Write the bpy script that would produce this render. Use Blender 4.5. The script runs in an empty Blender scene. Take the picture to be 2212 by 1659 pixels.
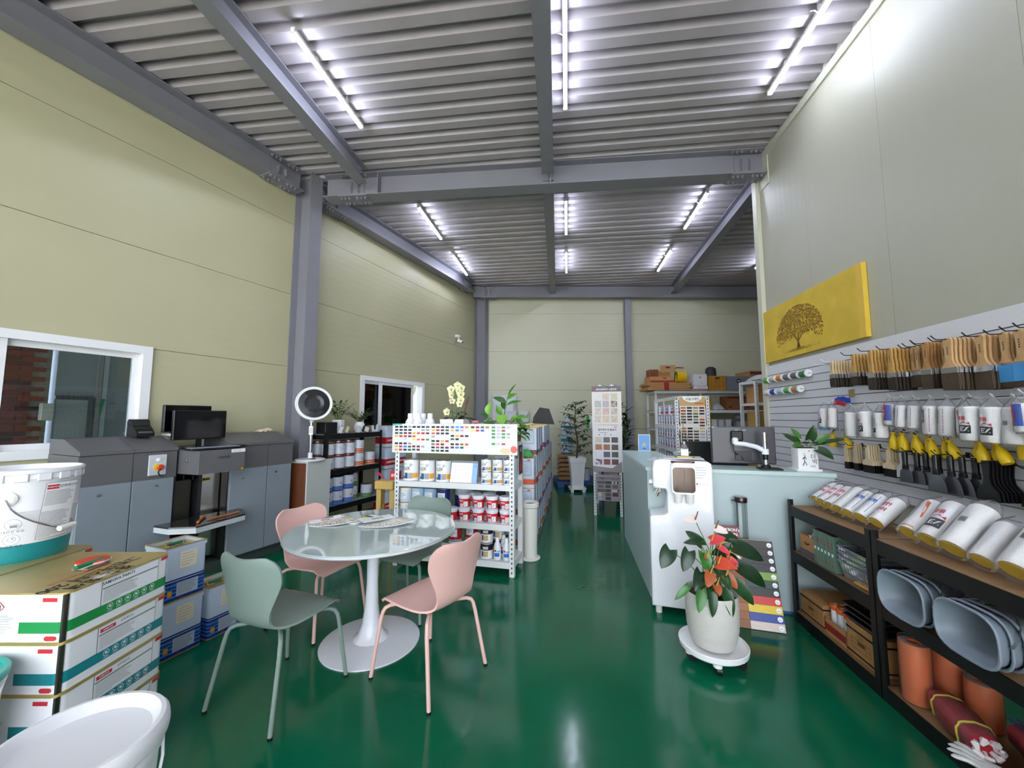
import bpy, bmesh, math, random
from mathutils import Matrix, Vector
random.seed(7)
SC = bpy.context.scene
COL = SC.collection
R = math.radians
PI = math.pi
# ---------------------------------------------------------------- camera, world, exposure
cd = bpy.data.cameras.new('camera'); cam = bpy.data.objects.new('camera', cd); COL.objects.link(cam)
cd.sensor_width = 36; cd.lens = 831 / 2212 * 36; cd.clip_start = .02
cam.location = (0, 0, 1.55); cam.rotation_euler = (PI / 2 + math.atan(70.5 / 831), 0, 0)
SC.camera = cam
W = bpy.data.worlds.new('sky'); SC.world = W; W.use_nodes = True
W.node_tree.nodes['Background'].inputs[0].default_value = (.86, .93, 1, 1)
W.node_tree.nodes['Background'].inputs[1].default_value = 6.2
sd = bpy.data.lights.new('sun', 'SUN'); sun = bpy.data.objects.new('sun', sd); COL.objects.link(sun)   # falls on the forecourt, never straight into the shop
sd.energy = 16; sd.angle = R(.6); sd.color = (1, .96, .9); sun.rotation_euler = Vector((.62, -.2, -.76)).to_track_quat('-Z', 'Y').to_euler()
SC.view_settings.view_transform = 'Standard'; SC.view_settings.look = 'None'
SC.view_settings.exposure = 0.5; SC.view_settings.gamma = 1; SC.view_settings.use_curve_mapping = False
TUBE_POWER = 58
# ---------------------------------------------------------------- materials
def lin(h):
    h = h.lstrip('#'); c = [int(h[i:i + 2], 16) / 255 for i in (0, 2, 4)]
    return tuple((x / 12.92 if x <= .04045 else ((x + .055) / 1.055) ** 2.4) for x in c) + (1,)
MC = {}
def mat(h, rough=.5, metal=0., var=0., scale=8., bump=0., bscale=60., coat=0., name=None, stretch=None, sub=0.):
    key = (h, rough, metal, var, scale, bump, bscale, coat, stretch, sub)
    if key in MC: return MC[key]
    m = bpy.data.materials.new(name or 'paint_' + h.lstrip('#')); m.use_nodes = True
    nt = m.node_tree; b = nt.nodes['Principled BSDF']; c = lin(h)
    b.inputs['Base Color'].default_value = c; b.inputs['Roughness'].default_value = rough; b.inputs['Metallic'].default_value = metal
    if coat: b.inputs['Coat Weight'].default_value = coat; b.inputs['Coat Roughness'].default_value = .06
    if sub: b.inputs['Subsurface Weight'].default_value = sub; b.inputs['Subsurface Scale'].default_value = .01
    if var or bump:
        tc = nt.nodes.new('ShaderNodeTexCoord'); mp = nt.nodes.new('ShaderNodeMapping')
        nt.links.new(tc.outputs['Object'], mp.inputs[0])
        if stretch: mp.inputs['Scale'].default_value = stretch
        if var:
            n = nt.nodes.new('ShaderNodeTexNoise'); n.inputs['Scale'].default_value = scale; n.inputs['Detail'].default_value = 4
            nt.links.new(mp.outputs[0], n.inputs[0])
            r = nt.nodes.new('ShaderNodeValToRGB'); r.color_ramp.elements[0].position = .3; r.color_ramp.elements[1].position = .7
            r.color_ramp.elements[0].color = tuple(x * (1 - var) for x in c[:3]) + (1,)
            r.color_ramp.elements[1].color = tuple(min(1, x * (1 + var)) for x in c[:3]) + (1,)
            nt.links.new(n.outputs['Fac'], r.inputs[0]); nt.links.new(r.outputs[0], b.inputs['Base Color'])
        if bump:
            n2 = nt.nodes.new('ShaderNodeTexNoise'); n2.inputs['Scale'].default_value = bscale; n2.inputs['Detail'].default_value = 3
            nt.links.new(mp.outputs[0], n2.inputs[0])
            bp = nt.nodes.new('ShaderNodeBump'); bp.inputs['Strength'].default_value = bump; bp.inputs['Distance'].default_value = .01
            nt.links.new(n2.outputs['Fac'], bp.inputs['Height']); nt.links.new(bp.outputs[0], b.inputs['Normal'])
    MC[key] = m
    return m
def glass(h='#ffffff', rough=0., alpha=.15, name='glass', ior=1.45):
    key = ('glass', h, rough, alpha)
    if key in MC: return MC[key]
    m = bpy.data.materials.new(name); m.use_nodes = True; nt = m.node_tree
    o = nt.nodes['Material Output']; b = nt.nodes['Principled BSDF']
    b.inputs['Base Color'].default_value = lin(h); b.inputs['Roughness'].default_value = rough; b.inputs['IOR'].default_value = ior
    t = nt.nodes.new('ShaderNodeBsdfTransparent'); t.inputs[0].default_value = lin(h)
    g = nt.nodes.new('ShaderNodeBsdfGlossy'); g.inputs['Roughness'].default_value = max(rough, .02)
    fr = nt.nodes.new('ShaderNodeFresnel'); fr.inputs[0].default_value = ior
    mx = nt.nodes.new('ShaderNodeMixShader'); mx2 = nt.nodes.new('ShaderNodeMixShader'); mx2.inputs[0].default_value = alpha
    nt.links.new(fr.outputs[0], mx.inputs[0]); nt.links.new(t.outputs[0], mx.inputs[1]); nt.links.new(g.outputs[0], mx.inputs[2])
    nt.links.new(mx.outputs[0], mx2.inputs[1]); nt.links.new(b.outputs[0], mx2.inputs[2]); nt.links.new(mx2.outputs[0], o.inputs[0])
    MC[key] = m
    return m
def emit(h, s):
    m = bpy.data.materials.new('lamp'); m.use_nodes = True; b = m.node_tree.nodes['Principled BSDF']
    b.inputs['Emission Color'].default_value = lin(h); b.inputs['Emission Strength'].default_value = s
    return m
WHITE = mat('#f2f2f4', .35); OFFW = mat('#e6e4e0', .45); BLACK = mat('#0c0c0e', .45); DARK = mat('#202024', .5)
STEEL = mat('#b8b8bc', .28, 1.); CHROME = mat('#dadadd', .12, 1.); GREYTXT = mat('#8a8c90', .6); INK = mat('#1a1a1c', .6)
RED = mat('#c8202c', .4); KRAFT = mat('#b08050', .8, var=.06, scale=20); CREAM = mat('#e9dfc6', .5)
CLEAR = glass('#ffffff', .08, .04, 'clear_film', 1.25)
BAG = glass('#fafafc', .25, .05, 'plastic_film', 1.22)
# ---------------------------------------------------------------- mesh builder
TXT = {}
def tmesh(s, bold):
    k = (s, bold)
    if k not in TXT:
        cu = bpy.data.curves.new('t', 'FONT'); cu.body = s; cu.size = 1; cu.align_x = 'CENTER'; cu.align_y = 'CENTER'
        cu.resolution_u = 2; cu.offset = bold
        o = bpy.data.objects.new('t', cu); me = bpy.data.meshes.new_from_object(o)
        TXT[k] = ([tuple(v.co[:2]) for v in me.vertices], [tuple(p.vertices) for p in me.polygons])
        bpy.data.objects.remove(o); bpy.data.curves.remove(cu); bpy.data.meshes.remove(me)
    return TXT[k]
I4 = Matrix()
def T(x=0, y=0, z=0, rz=0, rx=0, ry=0, s=1):
    return Matrix.Translation((x, y, z)) @ Matrix.Rotation(rz, 4, 'Z') @ Matrix.Rotation(ry, 4, 'Y') @ Matrix.Rotation(rx, 4, 'X') @ Matrix.Scale(s, 4)
class MB:
    def __init__(s): s.v = []; s.f = []; s.m = []
    def add(s, vs, fs, mi=0, t=None):
        k = len(s.v)
        s.v += [tuple(t @ Vector(p)) for p in vs] if t else [tuple(p) for p in vs]
        s.f += [tuple(k + i for i in f) for f in fs]
        s.m += [mi] * len(fs) if isinstance(mi, int) else mi
        return s
    def box(s, x0, y0, z0, x1, y1, z1, mi=0, t=None):
        return s.add([(x0, y0, z0), (x1, y0, z0), (x1, y1, z0), (x0, y1, z0), (x0, y0, z1), (x1, y0, z1), (x1, y1, z1), (x0, y1, z1)],
                     [(0, 3, 2, 1), (4, 5, 6, 7), (0, 1, 5, 4), (1, 2, 6, 5), (2, 3, 7, 6), (3, 0, 4, 7)], mi, t)
    def rbox(s, x0, y0, z0, x1, y1, z1, b=.005, mi=0, t=None, n=1):
        bm = bmesh.new(); bmesh.ops.create_cube(bm, size=1)
        for v in bm.verts: v.co = ((x0 + x1) / 2 + v.co.x * (x1 - x0), (y0 + y1) / 2 + v.co.y * (y1 - y0), (z0 + z1) / 2 + v.co.z * (z1 - z0))
        bmesh.ops.bevel(bm, geom=bm.edges[:], offset=b, segments=n, affect='EDGES', profile=.5)
        bm.verts.index_update()
        s.add([v.co[:] for v in bm.verts], [[v.index for v in f.verts] for f in bm.faces], mi, t); bm.free()
        return s
    def cbox(s, x0, y0, z0, x1, y1, z1, r=.01, n=3, mi=0, t=None, top=None):
        poly = []
        for cx, cy, a0 in ((x1 - r, y1 - r, 0), (x0 + r, y1 - r, 1), (x0 + r, y0 + r, 2), (x1 - r, y0 + r, 3)):
            for i in range(n + 1):
                a = (a0 + i / n) * PI / 2; poly.append((cx + r * math.cos(a), cy + r * math.sin(a)))
        return s.prism(poly, z0, z1, mi, mi if top is None else top, t)
    def prism(s, poly, z0, z1, mi=0, cap=None, t=None):
        n = len(poly); cap = mi if cap is None else cap
        vs = [(x, y, z0) for x, y in poly] + [(x, y, z1) for x, y in poly]
        fs = [(i, (i + 1) % n, n + (i + 1) % n, n + i) for i in range(n)] + [tuple(range(n - 1, -1, -1)), tuple(range(n, 2 * n))]
        return s.add(vs, fs, [mi] * n + [cap] * 2, t)
    def lathe(s, prof, n=24, mi=0, t=None, cap=True, a0=0, a1=2 * PI):
        full = abs(a1 - a0 - 2 * PI) < 1e-6; k = n if full else n + 1
        vs = []; fs = []; ms = []
        for p in prof:
            for i in range(k):
                a = a0 + (a1 - a0) * i / n; vs.append((p[0] * math.cos(a), p[0] * math.sin(a), p[1]))
        for j in range(len(prof) - 1):
            mm = prof[j][2] if len(prof[j]) > 2 else mi
            for i in range(n):
                i2 = (i + 1) % k; fs.append((j * k + i, j * k + i2, (j + 1) * k + i2, (j + 1) * k + i)); ms.append(mm)
        if cap and full:
            if prof[0][0] > 1e-4: fs.append(tuple(range(k - 1, -1, -1))); ms.append(prof[0][2] if len(prof[0]) > 2 else mi)
            if prof[-1][0] > 1e-4: fs.append(tuple((len(prof) - 1) * k + i for i in range(k))); ms.append(prof[-1][2] if len(prof[-1]) > 2 else mi)
        return s.add(vs, fs, ms, t)
    def cyl(s, x, y, z0, z1, r, n=16, mi=0, t=None, r2=None):
        m = Matrix.Translation((x, y, 0)); m = t @ m if t else m
        return s.lathe([(r, z0), (r if r2 is None else r2, z1)], n, mi, m)
    def rod(s, a, b, r, n=8, mi=0, r2=None): return s.tube([a, b], [r, r if r2 is None else r2], n, mi)
    def tube(s, pts, r, n=8, mi=0, t=None, cap=True, closed=False):
        pts = [Vector(p) for p in pts]; L = len(pts); rr = r if isinstance(r, (list, tuple)) else [r] * L
        vs = []; fs = []; u = None
        for i, p in enumerate(pts):
            if closed: d = pts[(i + 1) % L] - pts[i - 1]
            else: d = pts[min(i + 1, L - 1)] - pts[max(i - 1, 0)]
            d.normalize()
            if u is None: u = d.orthogonal().normalized()
            else: u = (u - d * u.dot(d)); u = u.normalized() if u.length > 1e-6 else d.orthogonal().normalized()
            w = d.cross(u)
            for k in range(n):
                a = 2 * PI * k / n; vs.append(p + (u * math.cos(a) + w * math.sin(a)) * rr[i])
        for i in range(L if closed else L - 1):
            i2 = (i + 1) % L
            for k in range(n):
                k2 = (k + 1) % n; fs.append((i * n + k, i * n + k2, i2 * n + k2, i2 * n + k))
        if cap and not closed: fs += [tuple(range(n - 1, -1, -1)), tuple((L - 1) * n + k for k in range(n))]
        return s.add(vs, fs, mi, t)
    def grid(s, fn, nu, nv, mi=0, t=None, closed=False, th=0.):
        vs = [fn(i / nu, j / nv) for j in range(nv + 1) for i in range(nu + (0 if closed else 1))]
        k = nu + (0 if closed else 1); fs = []; 
        for j in range(nv):
            for i in range(nu):
                i2 = (i + 1) % k; fs.append((j * k + i, j * k + i2, (j + 1) * k + i2, (j + 1) * k + i))
        return s.add(vs, fs, mi, t)
    def quad(s, a, b, c, d, mi=0, t=None): return s.add([a, b, c, d], [(0, 1, 2, 3)], mi, t)
    # flat print in a plane: x right, z up, at depth y (front faces -y)
    def rect(s, x0, z0, x1, z1, y=0, mi=0, fn=None, n=1):
        fn = fn or (lambda u, v, d: (u, d, v)); vs = []; fs = []
        for i in range(n + 1):
            u = x0 + (x1 - x0) * i / n; vs += [fn(u, z0, y), fn(u, z1, y)]
            if i: fs.append((2 * i - 2, 2 * i, 2 * i + 1, 2 * i - 1))
        return s.add(vs, fs, mi)
    def text(s, st, size, x, z, y=0, mi=0, fn=None, bold=0., rot=0, sx=1.):
        fn = fn or (lambda u, v, d: (u, d, v)); vv, ff = tmesh(st, bold); c, q = math.cos(rot), math.sin(rot)
        return s.add([fn(x + size * (sx * a * c - b * q), z + size * (sx * a * q + b * c), y) for a, b in vv], ff, mi)
    def lines(s, x0, z0, x1, z1, n, y=0, mi=0, fn=None, th=.3, k=1, seed=1):
        rnd = random.Random(seed); h = (z1 - z0) / n
        for i in range(n):
            zz = z1 - (i + .5) * h; e = x0 + (x1 - x0) * (rnd.uniform(.75, 1) if i < n - 1 else rnd.uniform(.4, .8))
            s.rect(x0, zz - h * th / 2, e, zz + h * th / 2, y, mi, fn, k)
        return s
    def build(s, name, mats, parent=None, loc=(0, 0, 0), rz=0, smooth=35, rot=None):
        me = bpy.data.meshes.new(name); me.from_pydata(s.v, [], s.f)
        mats = mats if isinstance(mats, (list, tuple)) else [mats]
        for m in mats: me.materials.append(m)
        if len(mats) > 1: me.polygons.foreach_set('material_index', s.m)
        if smooth:
            me.polygons.foreach_set('use_smooth', [True] * len(me.polygons)); me.set_sharp_from_angle(angle=R(smooth))
        o = bpy.data.objects.new(name, me); COL.objects.link(o)
        o.location = loc; o.rotation_euler = rot or (0, 0, rz)
        if parent: o.parent = parent
        if name.endswith('print'): o['kind'] = 'stuff'
        return o
def cylmap(r, a=0., y0=0.):     # print wrapped on an upright cylinder; print centre faces -y when a = 0
    def fn(u, v, d):
        t = u / r + a - PI / 2
        return ((r - d) * math.cos(t), (r - d) * math.sin(t) + y0, v)
    return fn
def tag(o, label=None, cat=None, group=None, kind=None):
    if label: o['label'] = label
    if cat: o['category'] = cat
    if group: o['group'] = group
    if kind: o['kind'] = kind
    return o
def thing(name, label, cat, loc=(0, 0, 0), rz=0, group=None, kind=None):
    o = bpy.data.objects.new(name, None); COL.objects.link(o); o.location = loc; o.rotation_euler = (0, 0, rz); o.empty_display_size = .05
    return tag(o, label, cat, group, kind)
def copy_tree(o, parent=None):
    c = o.copy(); COL.objects.link(c); c.parent = parent
    for ch in o.children: copy_tree(ch, c)
    return c
class Proto:                     # first use places the thing itself, later uses place copies
    def __init__(s, maker): s.mk = maker; s.o = None
    def put(s, label, loc, rz=0, group=None, rot=None):
        if s.o is None: s.o = o = s.mk()
        else: o = copy_tree(s.o)
        o['label'] = label; o.location = loc; o.rotation_euler = rot or (0, 0, rz)
        if group: o['group'] = group
        return o
ORD = ['first', 'second', 'third', 'fourth', 'fifth', 'sixth', 'seventh', 'eighth', 'ninth', 'tenth', 'eleventh', 'twelfth', 'thirteenth', 'fourteenth', 'fifteenth', 'sixteenth', 'seventeenth', 'eighteenth', 'nineteenth', 'twentieth']
# wall frames: s runs along the wall away from the camera, d out into the room
RT = math.atan2(-.99001, -.14098); LT = math.atan2(.91192, .41036)
def RW(s, d, z): return (2.55 + .14098 * s - .99001 * d, .99001 * s + .14098 * d, z)
def LW(s, d, z): return (-5.4 + .41036 * s + .91192 * d, .91192 * s - .41036 * d, z)
# ---------------------------------------------------------------- the room
ZC = 4.93; YB = 9.9; YF = -1.6
def floor_material():
    m = mat('#0f5a3a', .16, coat=0., name='green_epoxy'); nt = m.node_tree; b = nt.nodes['Principled BSDF']; b.inputs['Specular IOR Level'].default_value = .42
    tc = nt.nodes.new('ShaderNodeTexCoord')
    n1 = nt.nodes.new('ShaderNodeTexNoise'); n1.inputs['Scale'].default_value = 1.3; n1.inputs['Detail'].default_value = 6
    r = nt.nodes.new('ShaderNodeValToRGB'); r.color_ramp.elements[0].position = .35; r.color_ramp.elements[1].position = .68
    r.color_ramp.elements[0].color = lin('#05563a'); r.color_ramp.elements[1].color = lin('#066545')
    n2 = nt.nodes.new('ShaderNodeTexNoise'); n2.inputs['Scale'].default_value = 9; n2.inputs['Detail'].default_value = 5
    rr = nt.nodes.new('ShaderNodeMapRange'); rr.inputs[3].default_value = .09; rr.inputs[4].default_value = .17
    n3 = nt.nodes.new('ShaderNodeTexNoise'); n3.inputs['Scale'].default_value = 14; n3.inputs['Detail'].default_value = 2
    bp = nt.nodes.new('ShaderNodeBump'); bp.inputs['Strength'].default_value = .04; bp.inputs['Distance'].default_value = .012
    for n in (n1, n2, n3): nt.links.new(tc.outputs['Object'], n.inputs[0])
    nt.links.new(n1.outputs['Fac'], r.inputs[0]); nt.links.new(r.outputs[0], b.inputs['Base Color'])
    nt.links.new(n2.outputs['Fac'], rr.inputs[0]); nt.links.new(rr.outputs[0], b.inputs['Roughness'])
    nt.links.new(n3.outputs['Fac'], bp.inputs['Height']); nt.links.new(bp.outputs[0], b.inputs['Normal'])
    return m
def panel_material(h, axis, name):   # pressed-metal sandwich panel with fine ribs across one axis
    m = mat(h, .42, var=.03, scale=.9, name=name, stretch=(1, 1, 1.01)); nt = m.node_tree; b = nt.nodes['Principled BSDF']
    tc = nt.nodes.new('ShaderNodeTexCoord'); w = nt.nodes.new('ShaderNodeTexWave'); w.bands_direction = axis
    w.inputs['Scale'].default_value = 3.1; w.inputs['Distortion'].default_value = .3; w.inputs['Detail'].default_value = 1
    bp = nt.nodes.new('ShaderNodeBump'); bp.inputs['Strength'].default_value = .1; bp.inputs['Distance'].default_value = .006
    nt.links.new(tc.outputs['Object'], w.inputs[0]); nt.links.new(w.outputs['Fac'], bp.inputs['Height']); nt.links.new(bp.outputs[0], b.inputs['Normal'])
    return m
PANL = panel_material('#b6b292', 'Z', 'cream_panel'); PANR = panel_material('#b2b09e', 'X', 'grey_cream_panel')
PANB = panel_material('#bdbca4', 'Z', 'back_panel')
BEAM = mat('#82818a', .45, var=.05, scale=2, name='grey_steel_paint')
DECK = mat('#a8a2a5', .42, .0, var=.05, scale=3, name='deck_paint')
# floor
f = MB(); f.box(-7.5, YF - .1, -.12, 9, YB + .2, 0); tag(f.build('floor', floor_material(), smooth=0), 'glossy dark green epoxy floor', kind='structure')
# ceiling: corrugated deck, ribs across the room
c = MB(); sl = -.12; y = YF - 1.4; poly = []
while y < YB + 1.6:
    poly += [(y, ZC + .07), (y + .05, ZC + .07), (y + .075, ZC), (y + .175, ZC)]; y += .2
x0, x1 = -7.5, 9.0
vs = []; fs = []
for i, (yy, zz) in enumerate(poly):
    vs += [(x0, yy + sl * x0, zz), (x1, yy + sl * x1, zz)]
    if i: fs.append((2 * i - 2, 2 * i - 1, 2 * i + 1, 2 * i))
c.add(vs, fs); c.box(x0, YF - 1, ZC + .12, x1, YB + 1.2, ZC + .3)
tag(c.build('ceiling', DECK, smooth=0), 'grey corrugated steel deck ceiling', kind='structure')
# walls made of panels
def panel_wall(name, label, loc, rz, s0, s1, zs, m, holes=(), th=.08, sgn=1, vertical=None, core=None, g=.0025):
    w = tag(thing(name, None, None, loc, rz), label, kind='structure')
    cols = [(s0, s1)] if not vertical else [(a, min(a + vertical, s1)) for a in [s0 + i * vertical for i in range(int((s1 - s0) / vertical + .999))]]
    for a, b in cols:
        for z0, z1 in zip(zs[:-1], zs[1:]):
            mb = MB()
            xs = sorted({a, b, *[h[0] for h in holes if a < h[0] < b], *[h[1] for h in holes if a < h[1] < b]})
            zz = sorted({z0, z1, *[h[2] for h in holes if z0 < h[2] < z1], *[h[3] for h in holes if z0 < h[3] < z1]})
            for p, q in zip(xs[:-1], xs[1:]):
                for u, v in zip(zz[:-1], zz[1:]):
                    if any(h[0] <= p and q <= h[1] and h[2] <= u and v <= h[3] for h in holes): continue
                    mb.box(p + (g if p == a else 0), 0, u + (g if u == z0 else 0), q - (g if q == b else 0), th, v - (g if v == z1 else 0))
            if mb.v: mb.build('panel', m, w, smooth=0)
    bk = MB()
    xs = sorted({s0, s1, *[h[0] for h in holes], *[h[1] for h in holes]}); zz = sorted({zs[0], zs[-1], *[h[2] for h in holes], *[h[3] for h in holes]})
    for p, q in zip(xs[:-1], xs[1:]):
        for u, v in zip(zz[:-1], zz[1:]):
            if any(h[0] <= p and q <= h[1] and h[2] <= u and v <= h[3] for h in holes): continue
            bk.box(p, .02, u, q, th - .002, v)
    bk.build('panel_core', core or DARK, w, smooth=0)
    return w
ZS = [0, .235, 1.235, 2.235, 3.235, 4.235, 5.2]
WIN1 = (2.2, 4.24, 1.2, 2.25); WIN2 = (7.0, 8.7, 1.2, 2.24)
panel_wall('wall_left', 'cream sandwich panel wall with horizontal joints', (-5.4, 0, 0), LT, -2.2, 11.5, ZS, PANL, (WIN1, WIN2))
panel_wall('wall_back', 'cream panel wall at the far end', (-1.3, YB, 0), 0, -.2, 9.9, ZS, PANB)
# right wall: local x runs toward the camera, so s = -x
panel_wall('wall_right', 'grey cream panel wall of vertical panels', (2.55, 0, 0), RT, -4.9, 1.9, [0, 5.2], PANR, vertical=.97, core=mat('#6d6c60', .6), g=.0012)
panel_wall('wall_right_far', 'panel wall closing the far storage bay', (8.6, 4.6, 0), -PI / 2, -5.5, .3, ZS, PANB)
panel_wall('wall_middle', 'panel wall behind the brush wall', RW(4.92, -.1, 0), 0, 0, 5.6, ZS, PANB)
# storefront behind the camera: frame posts and wide panes
w = tag(thing('wall_front', None, None), 'wide glazed shop front', kind='structure')
mb = MB(); xa, xb = -6.2, 2.45
mb.box(xa, YF - .1, 4.5, xb, YF, 5.2); mb.box(xa, YF - .1, 0, xb, YF, .12)
for i in range(6): x = xa + (xb - xa) * i / 5; mb.box(x - .05, YF - .1, .12, x + .05, YF, 4.5)
mb.build('frame', BEAM, w, smooth=0)
for i in range(5):
    a = xa + (xb - xa) * i / 5 + .05; b = xa + (xb - xa) * (i + 1) / 5 - .05
    g = MB(); g.box(a, YF - .055, .12, b, YF - .045, 4.5); g.build('pane', glass(), w, smooth=0)
# outside ground
g = MB(); g.box(-40, -40, -.2, 40, 40, -.13); tag(g.build('ground', mat('#cbc9c2', .9, var=.06, scale=2), smooth=0), 'grey concrete ground outside', kind='structure')
# ---------------------------------------------------------------- steel frame
HEX = None
def bolt_mesh():
    global HEX
    if HEX is None:
        m = MB(); m.lathe([(.021, 0), (.021, .004)], 12); m.lathe([(.016, .004), (.016, .018), (.013, .02)], 6); m.lathe([(.008, .02), (.008, .032)], 8)
        o = m.build('bolt', BEAM, smooth=0); HEX = o.data; bpy.data.objects.remove(o)
    return HEX
def bolts(parent, pts, axis):
    rot = {'-z': (PI, 0, 0), '-y': (PI / 2, 0, 0), '+x': (0, PI / 2, 0), '+y': (-PI / 2, 0, 0), '+z': (0, 0, 0)}[axis]
    for p in pts:
        o = bpy.data.objects.new('bolt', bolt_mesh()); COL.objects.link(o); o.parent = parent; o.location = p; o.rotation_euler = rot
def ibeam(name, label, a, b, z0, z1, fw, ft=.012, wt=.009):
    a = Vector((a[0], a[1], 0)); b = Vector((b[0], b[1], 0)); L = (b - a).length; rz = math.atan2(b.y - a.y, b.x - a.x)
    e = tag(thing(name, None, None, (a.x, a.y, 0), rz), label, kind='structure')
    m = MB(); m.box(0, -fw / 2, z0, L, fw / 2, z0 + ft); m.build('flange', BEAM, e, smooth=0)
    m = MB(); m.box(0, -fw / 2, z1 - ft, L, fw / 2, z1); m.build('flange', BEAM, e, smooth=0)
    m = MB(); m.box(0, -wt / 2, z0 + ft, L, wt / 2, z1 - ft); m.build('web', BEAM, e, smooth=0)
    return e, L
ZB = 4.6
def splice(e, x, fw, z0, z1, side=-1, n=3):   # bolted splice round the point x of a beam
    hw = .2
    m = MB(); m.box(x - hw, -fw / 2 - .003, z0 - .012, x + hw, fw / 2 + .003, z0); m.build('splice_plate', BEAM, e, smooth=0)
    y0, y1 = (-.02, -.004) if side < 0 else (.004, .02)
    m = MB(); m.box(x - .13, y0, z0 + .06, x + .13, y1, z1 - .04); m.build('splice_plate', BEAM, e, smooth=0)
    m = MB(); m.box(x - hw, -fw / 2 - .003, z1 - .026, x + hw, fw / 2 + .003, z1 - .012); m.build('splice_plate', BEAM, e, smooth=0)
    xs = [x - .17, x - .115, x - .06, x + .06, x + .115, x + .17]
    bolts(e, [(q, yy, z0 - .012) for q in xs for yy in (-fw * .3, fw * .3)], '-z')
    bolts(e, [(q, side * fw * .36, z1 - .026) for q in xs], '-z')
    k = 5; bolts(e, [(q, y0 if side < 0 else y1, z0 + .1 + (z1 - z0 - .2) * i / (k - 1)) for q in (x - .05, x + .05) for i in range(k)], '-y' if side < 0 else '+y')
e, L = ibeam('steel_beam', 'wide grey steel beam crossing the room above the counter', (-2.62, 5.22), (3.26, 4.66), ZB, ZC - .01, .22)
splice(e, .42, .22, ZB, ZC); splice(e, L - .28, .22, ZB, ZC)
m = MB()
for x in (.78, 3.15): m.box(x - .006, -.105, ZB + .012, x + .006, -.004, ZC - .02)
m.build('stiffener', BEAM, e, smooth=0)
e, L = ibeam('steel_beam', 'grey steel beam along the top of the far wall', (-1.0, 9.72), (8.5, 9.72), ZB, ZC - .01, .2)
splice(e, .4, .2, ZB, ZC)
def lp(s, d): p = LW(s, d, 0); return (p[0], p[1])
e, L = ibeam('steel_beam', 'dark grey edge beam above the near cream wall', lp(-1.8, .13), lp(5.66, .13), ZB + .05, ZC - .01, .22); splice(e, L - .28, .22, ZB + .05, ZC, -1)
e, L = ibeam('steel_beam', 'grey edge beam above the sliding window', lp(5.92, .13), lp(10.4, .13), ZB + .05, ZC - .01, .22); splice(e, .3, .22, ZB + .05, ZC, -1); splice(e, L - .25, .22, ZB + .05, ZC, -1)
S2 = 4.7
def sec(label, c0, sl, ya, yb):
    e, L = ibeam('steel_beam', label, (c0 + sl * ya, ya), (c0 + sl * yb, yb), S2, ZC - .01, .15)
    if yb < 6: bolts(e, [(L - .07, -.006, S2 + z) for z in (.07, .12, .17)], '-y')
    return e
sec('slender grey joist beside the front tube lamp by the cream wall', -2.74, .14, -1.5, 4.98)
sec('slender grey joist in the middle of the near ceiling bay', -.1, .1185, -1.5, 4.76)
sec('slender grey joist in the middle of the far ceiling bay', -.1, .1185, 4.9, 9.66)
sec('slender grey joist slanting over the storage bay', 2.64, .157, 4.85, 9.66)
def hcol(label, loc, rz, z1, fw=.17, dp=.3):
    e = tag(thing('steel_column', None, None, loc, rz), label, kind='structure')
    for y in (-dp, -.014): m = MB(); m.box(-fw / 2, y, 0, fw / 2, y + .014, z1); m.build('flange', BEAM, e, smooth=0)
    m = MB(); m.box(-.005, -dp + .014, 0, .005, -.014, z1); m.build('web', BEAM, e, smooth=0)
hcol('grey steel column standing by the pedestal fan', LW(5.79, .005, 0), LT, ZC, .19, .31)
hcol('grey steel column in the far corner behind the orchid', (-.93, 9.88, 0), LT, ZC, .17, .3)
hcol('thin grey steel column in the middle of the far wall', (3.0, 9.88, 0), 0, ZB, .15, .12)
# right wall: corner trim at its far end and angle trim under the ceiling
TRIM = mat('#c9c8b4', .45)
m = MB(); m.box(4.84, -.05, 0, 4.94, .1, ZC); m.box(4.6, -.012, 4.45, 4.84, 0, ZC)
tag(m.build('trim_1', TRIM, None, (2.55, 0, 0), RT, smooth=0), 'pale corner flashing at the end of the brush wall', kind='structure')
o = bpy.data.objects['trim_1']; o.data.transform(Matrix.Scale(-1, 4, (1, 0, 0))); o.data.flip_normals()
m = MB(); m.box(-4.7, -.02, ZC - .11, 1.8, 0, ZC - .02); tag(m.build('trim_2', TRIM, None, (2.55, 0, 0), RT, smooth=0), 'pale angle trim along the ceiling edge', kind='structure')
# ---------------------------------------------------------------- tube lamps
TUBE = emit('#e2e9ff', TUBE_POWER)
def tube_lamp():
    e = thing('tube_lamp', '', 'tube lamp')
    m = MB(); m.box(-.018, 0, 0, .018, 1.1, .03); m.box(-.02, -.012, -.02, .02, .0, .032); m.box(-.02, 1.1, -.02, .02, 1.112, .032)
    m.build('housing', WHITE, e, smooth=0)
    m = MB(); m.box(-.016, .002, -.022, .016, 1.098, 0); m.build('tube', TUBE, e, smooth=0)
    for q in (.3, .8): m = MB(); m.box(-.006, q, .03, .006, q + .03, ZC + .07 - 4.86); m.build('hanger', WHITE, e, smooth=0)
    m = MB(); m.tube([(-.02, .31, .01), (-.05, .3, .02), (-.06, .33, .05), (-.03, .34, .06)], .004, 6)
    m.build('lead', WHITE, e)
    return e
TL = Proto(tube_lamp)
for c0, sl, ys, who in ((-2.33, .1456, (3.05, 5.83, 7.66, .3), 'above the cream wall side'), (.02, .143, (2.78, 5.64, 7.5, .3), 'over the middle of the room'),
                        (2.13, .14, (2.59, 5.43, 7.41, .3), 'toward the counter side')):
    for i, y in enumerate(ys):
        TL.put('lit tube lamp under the deck %s, %s' % (who, ('near bay', 'far bay first', 'far bay second', 'over the entrance')[i]), (c0 + sl * y, y, 4.86), -math.atan(sl), 'tube lamps')
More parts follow.
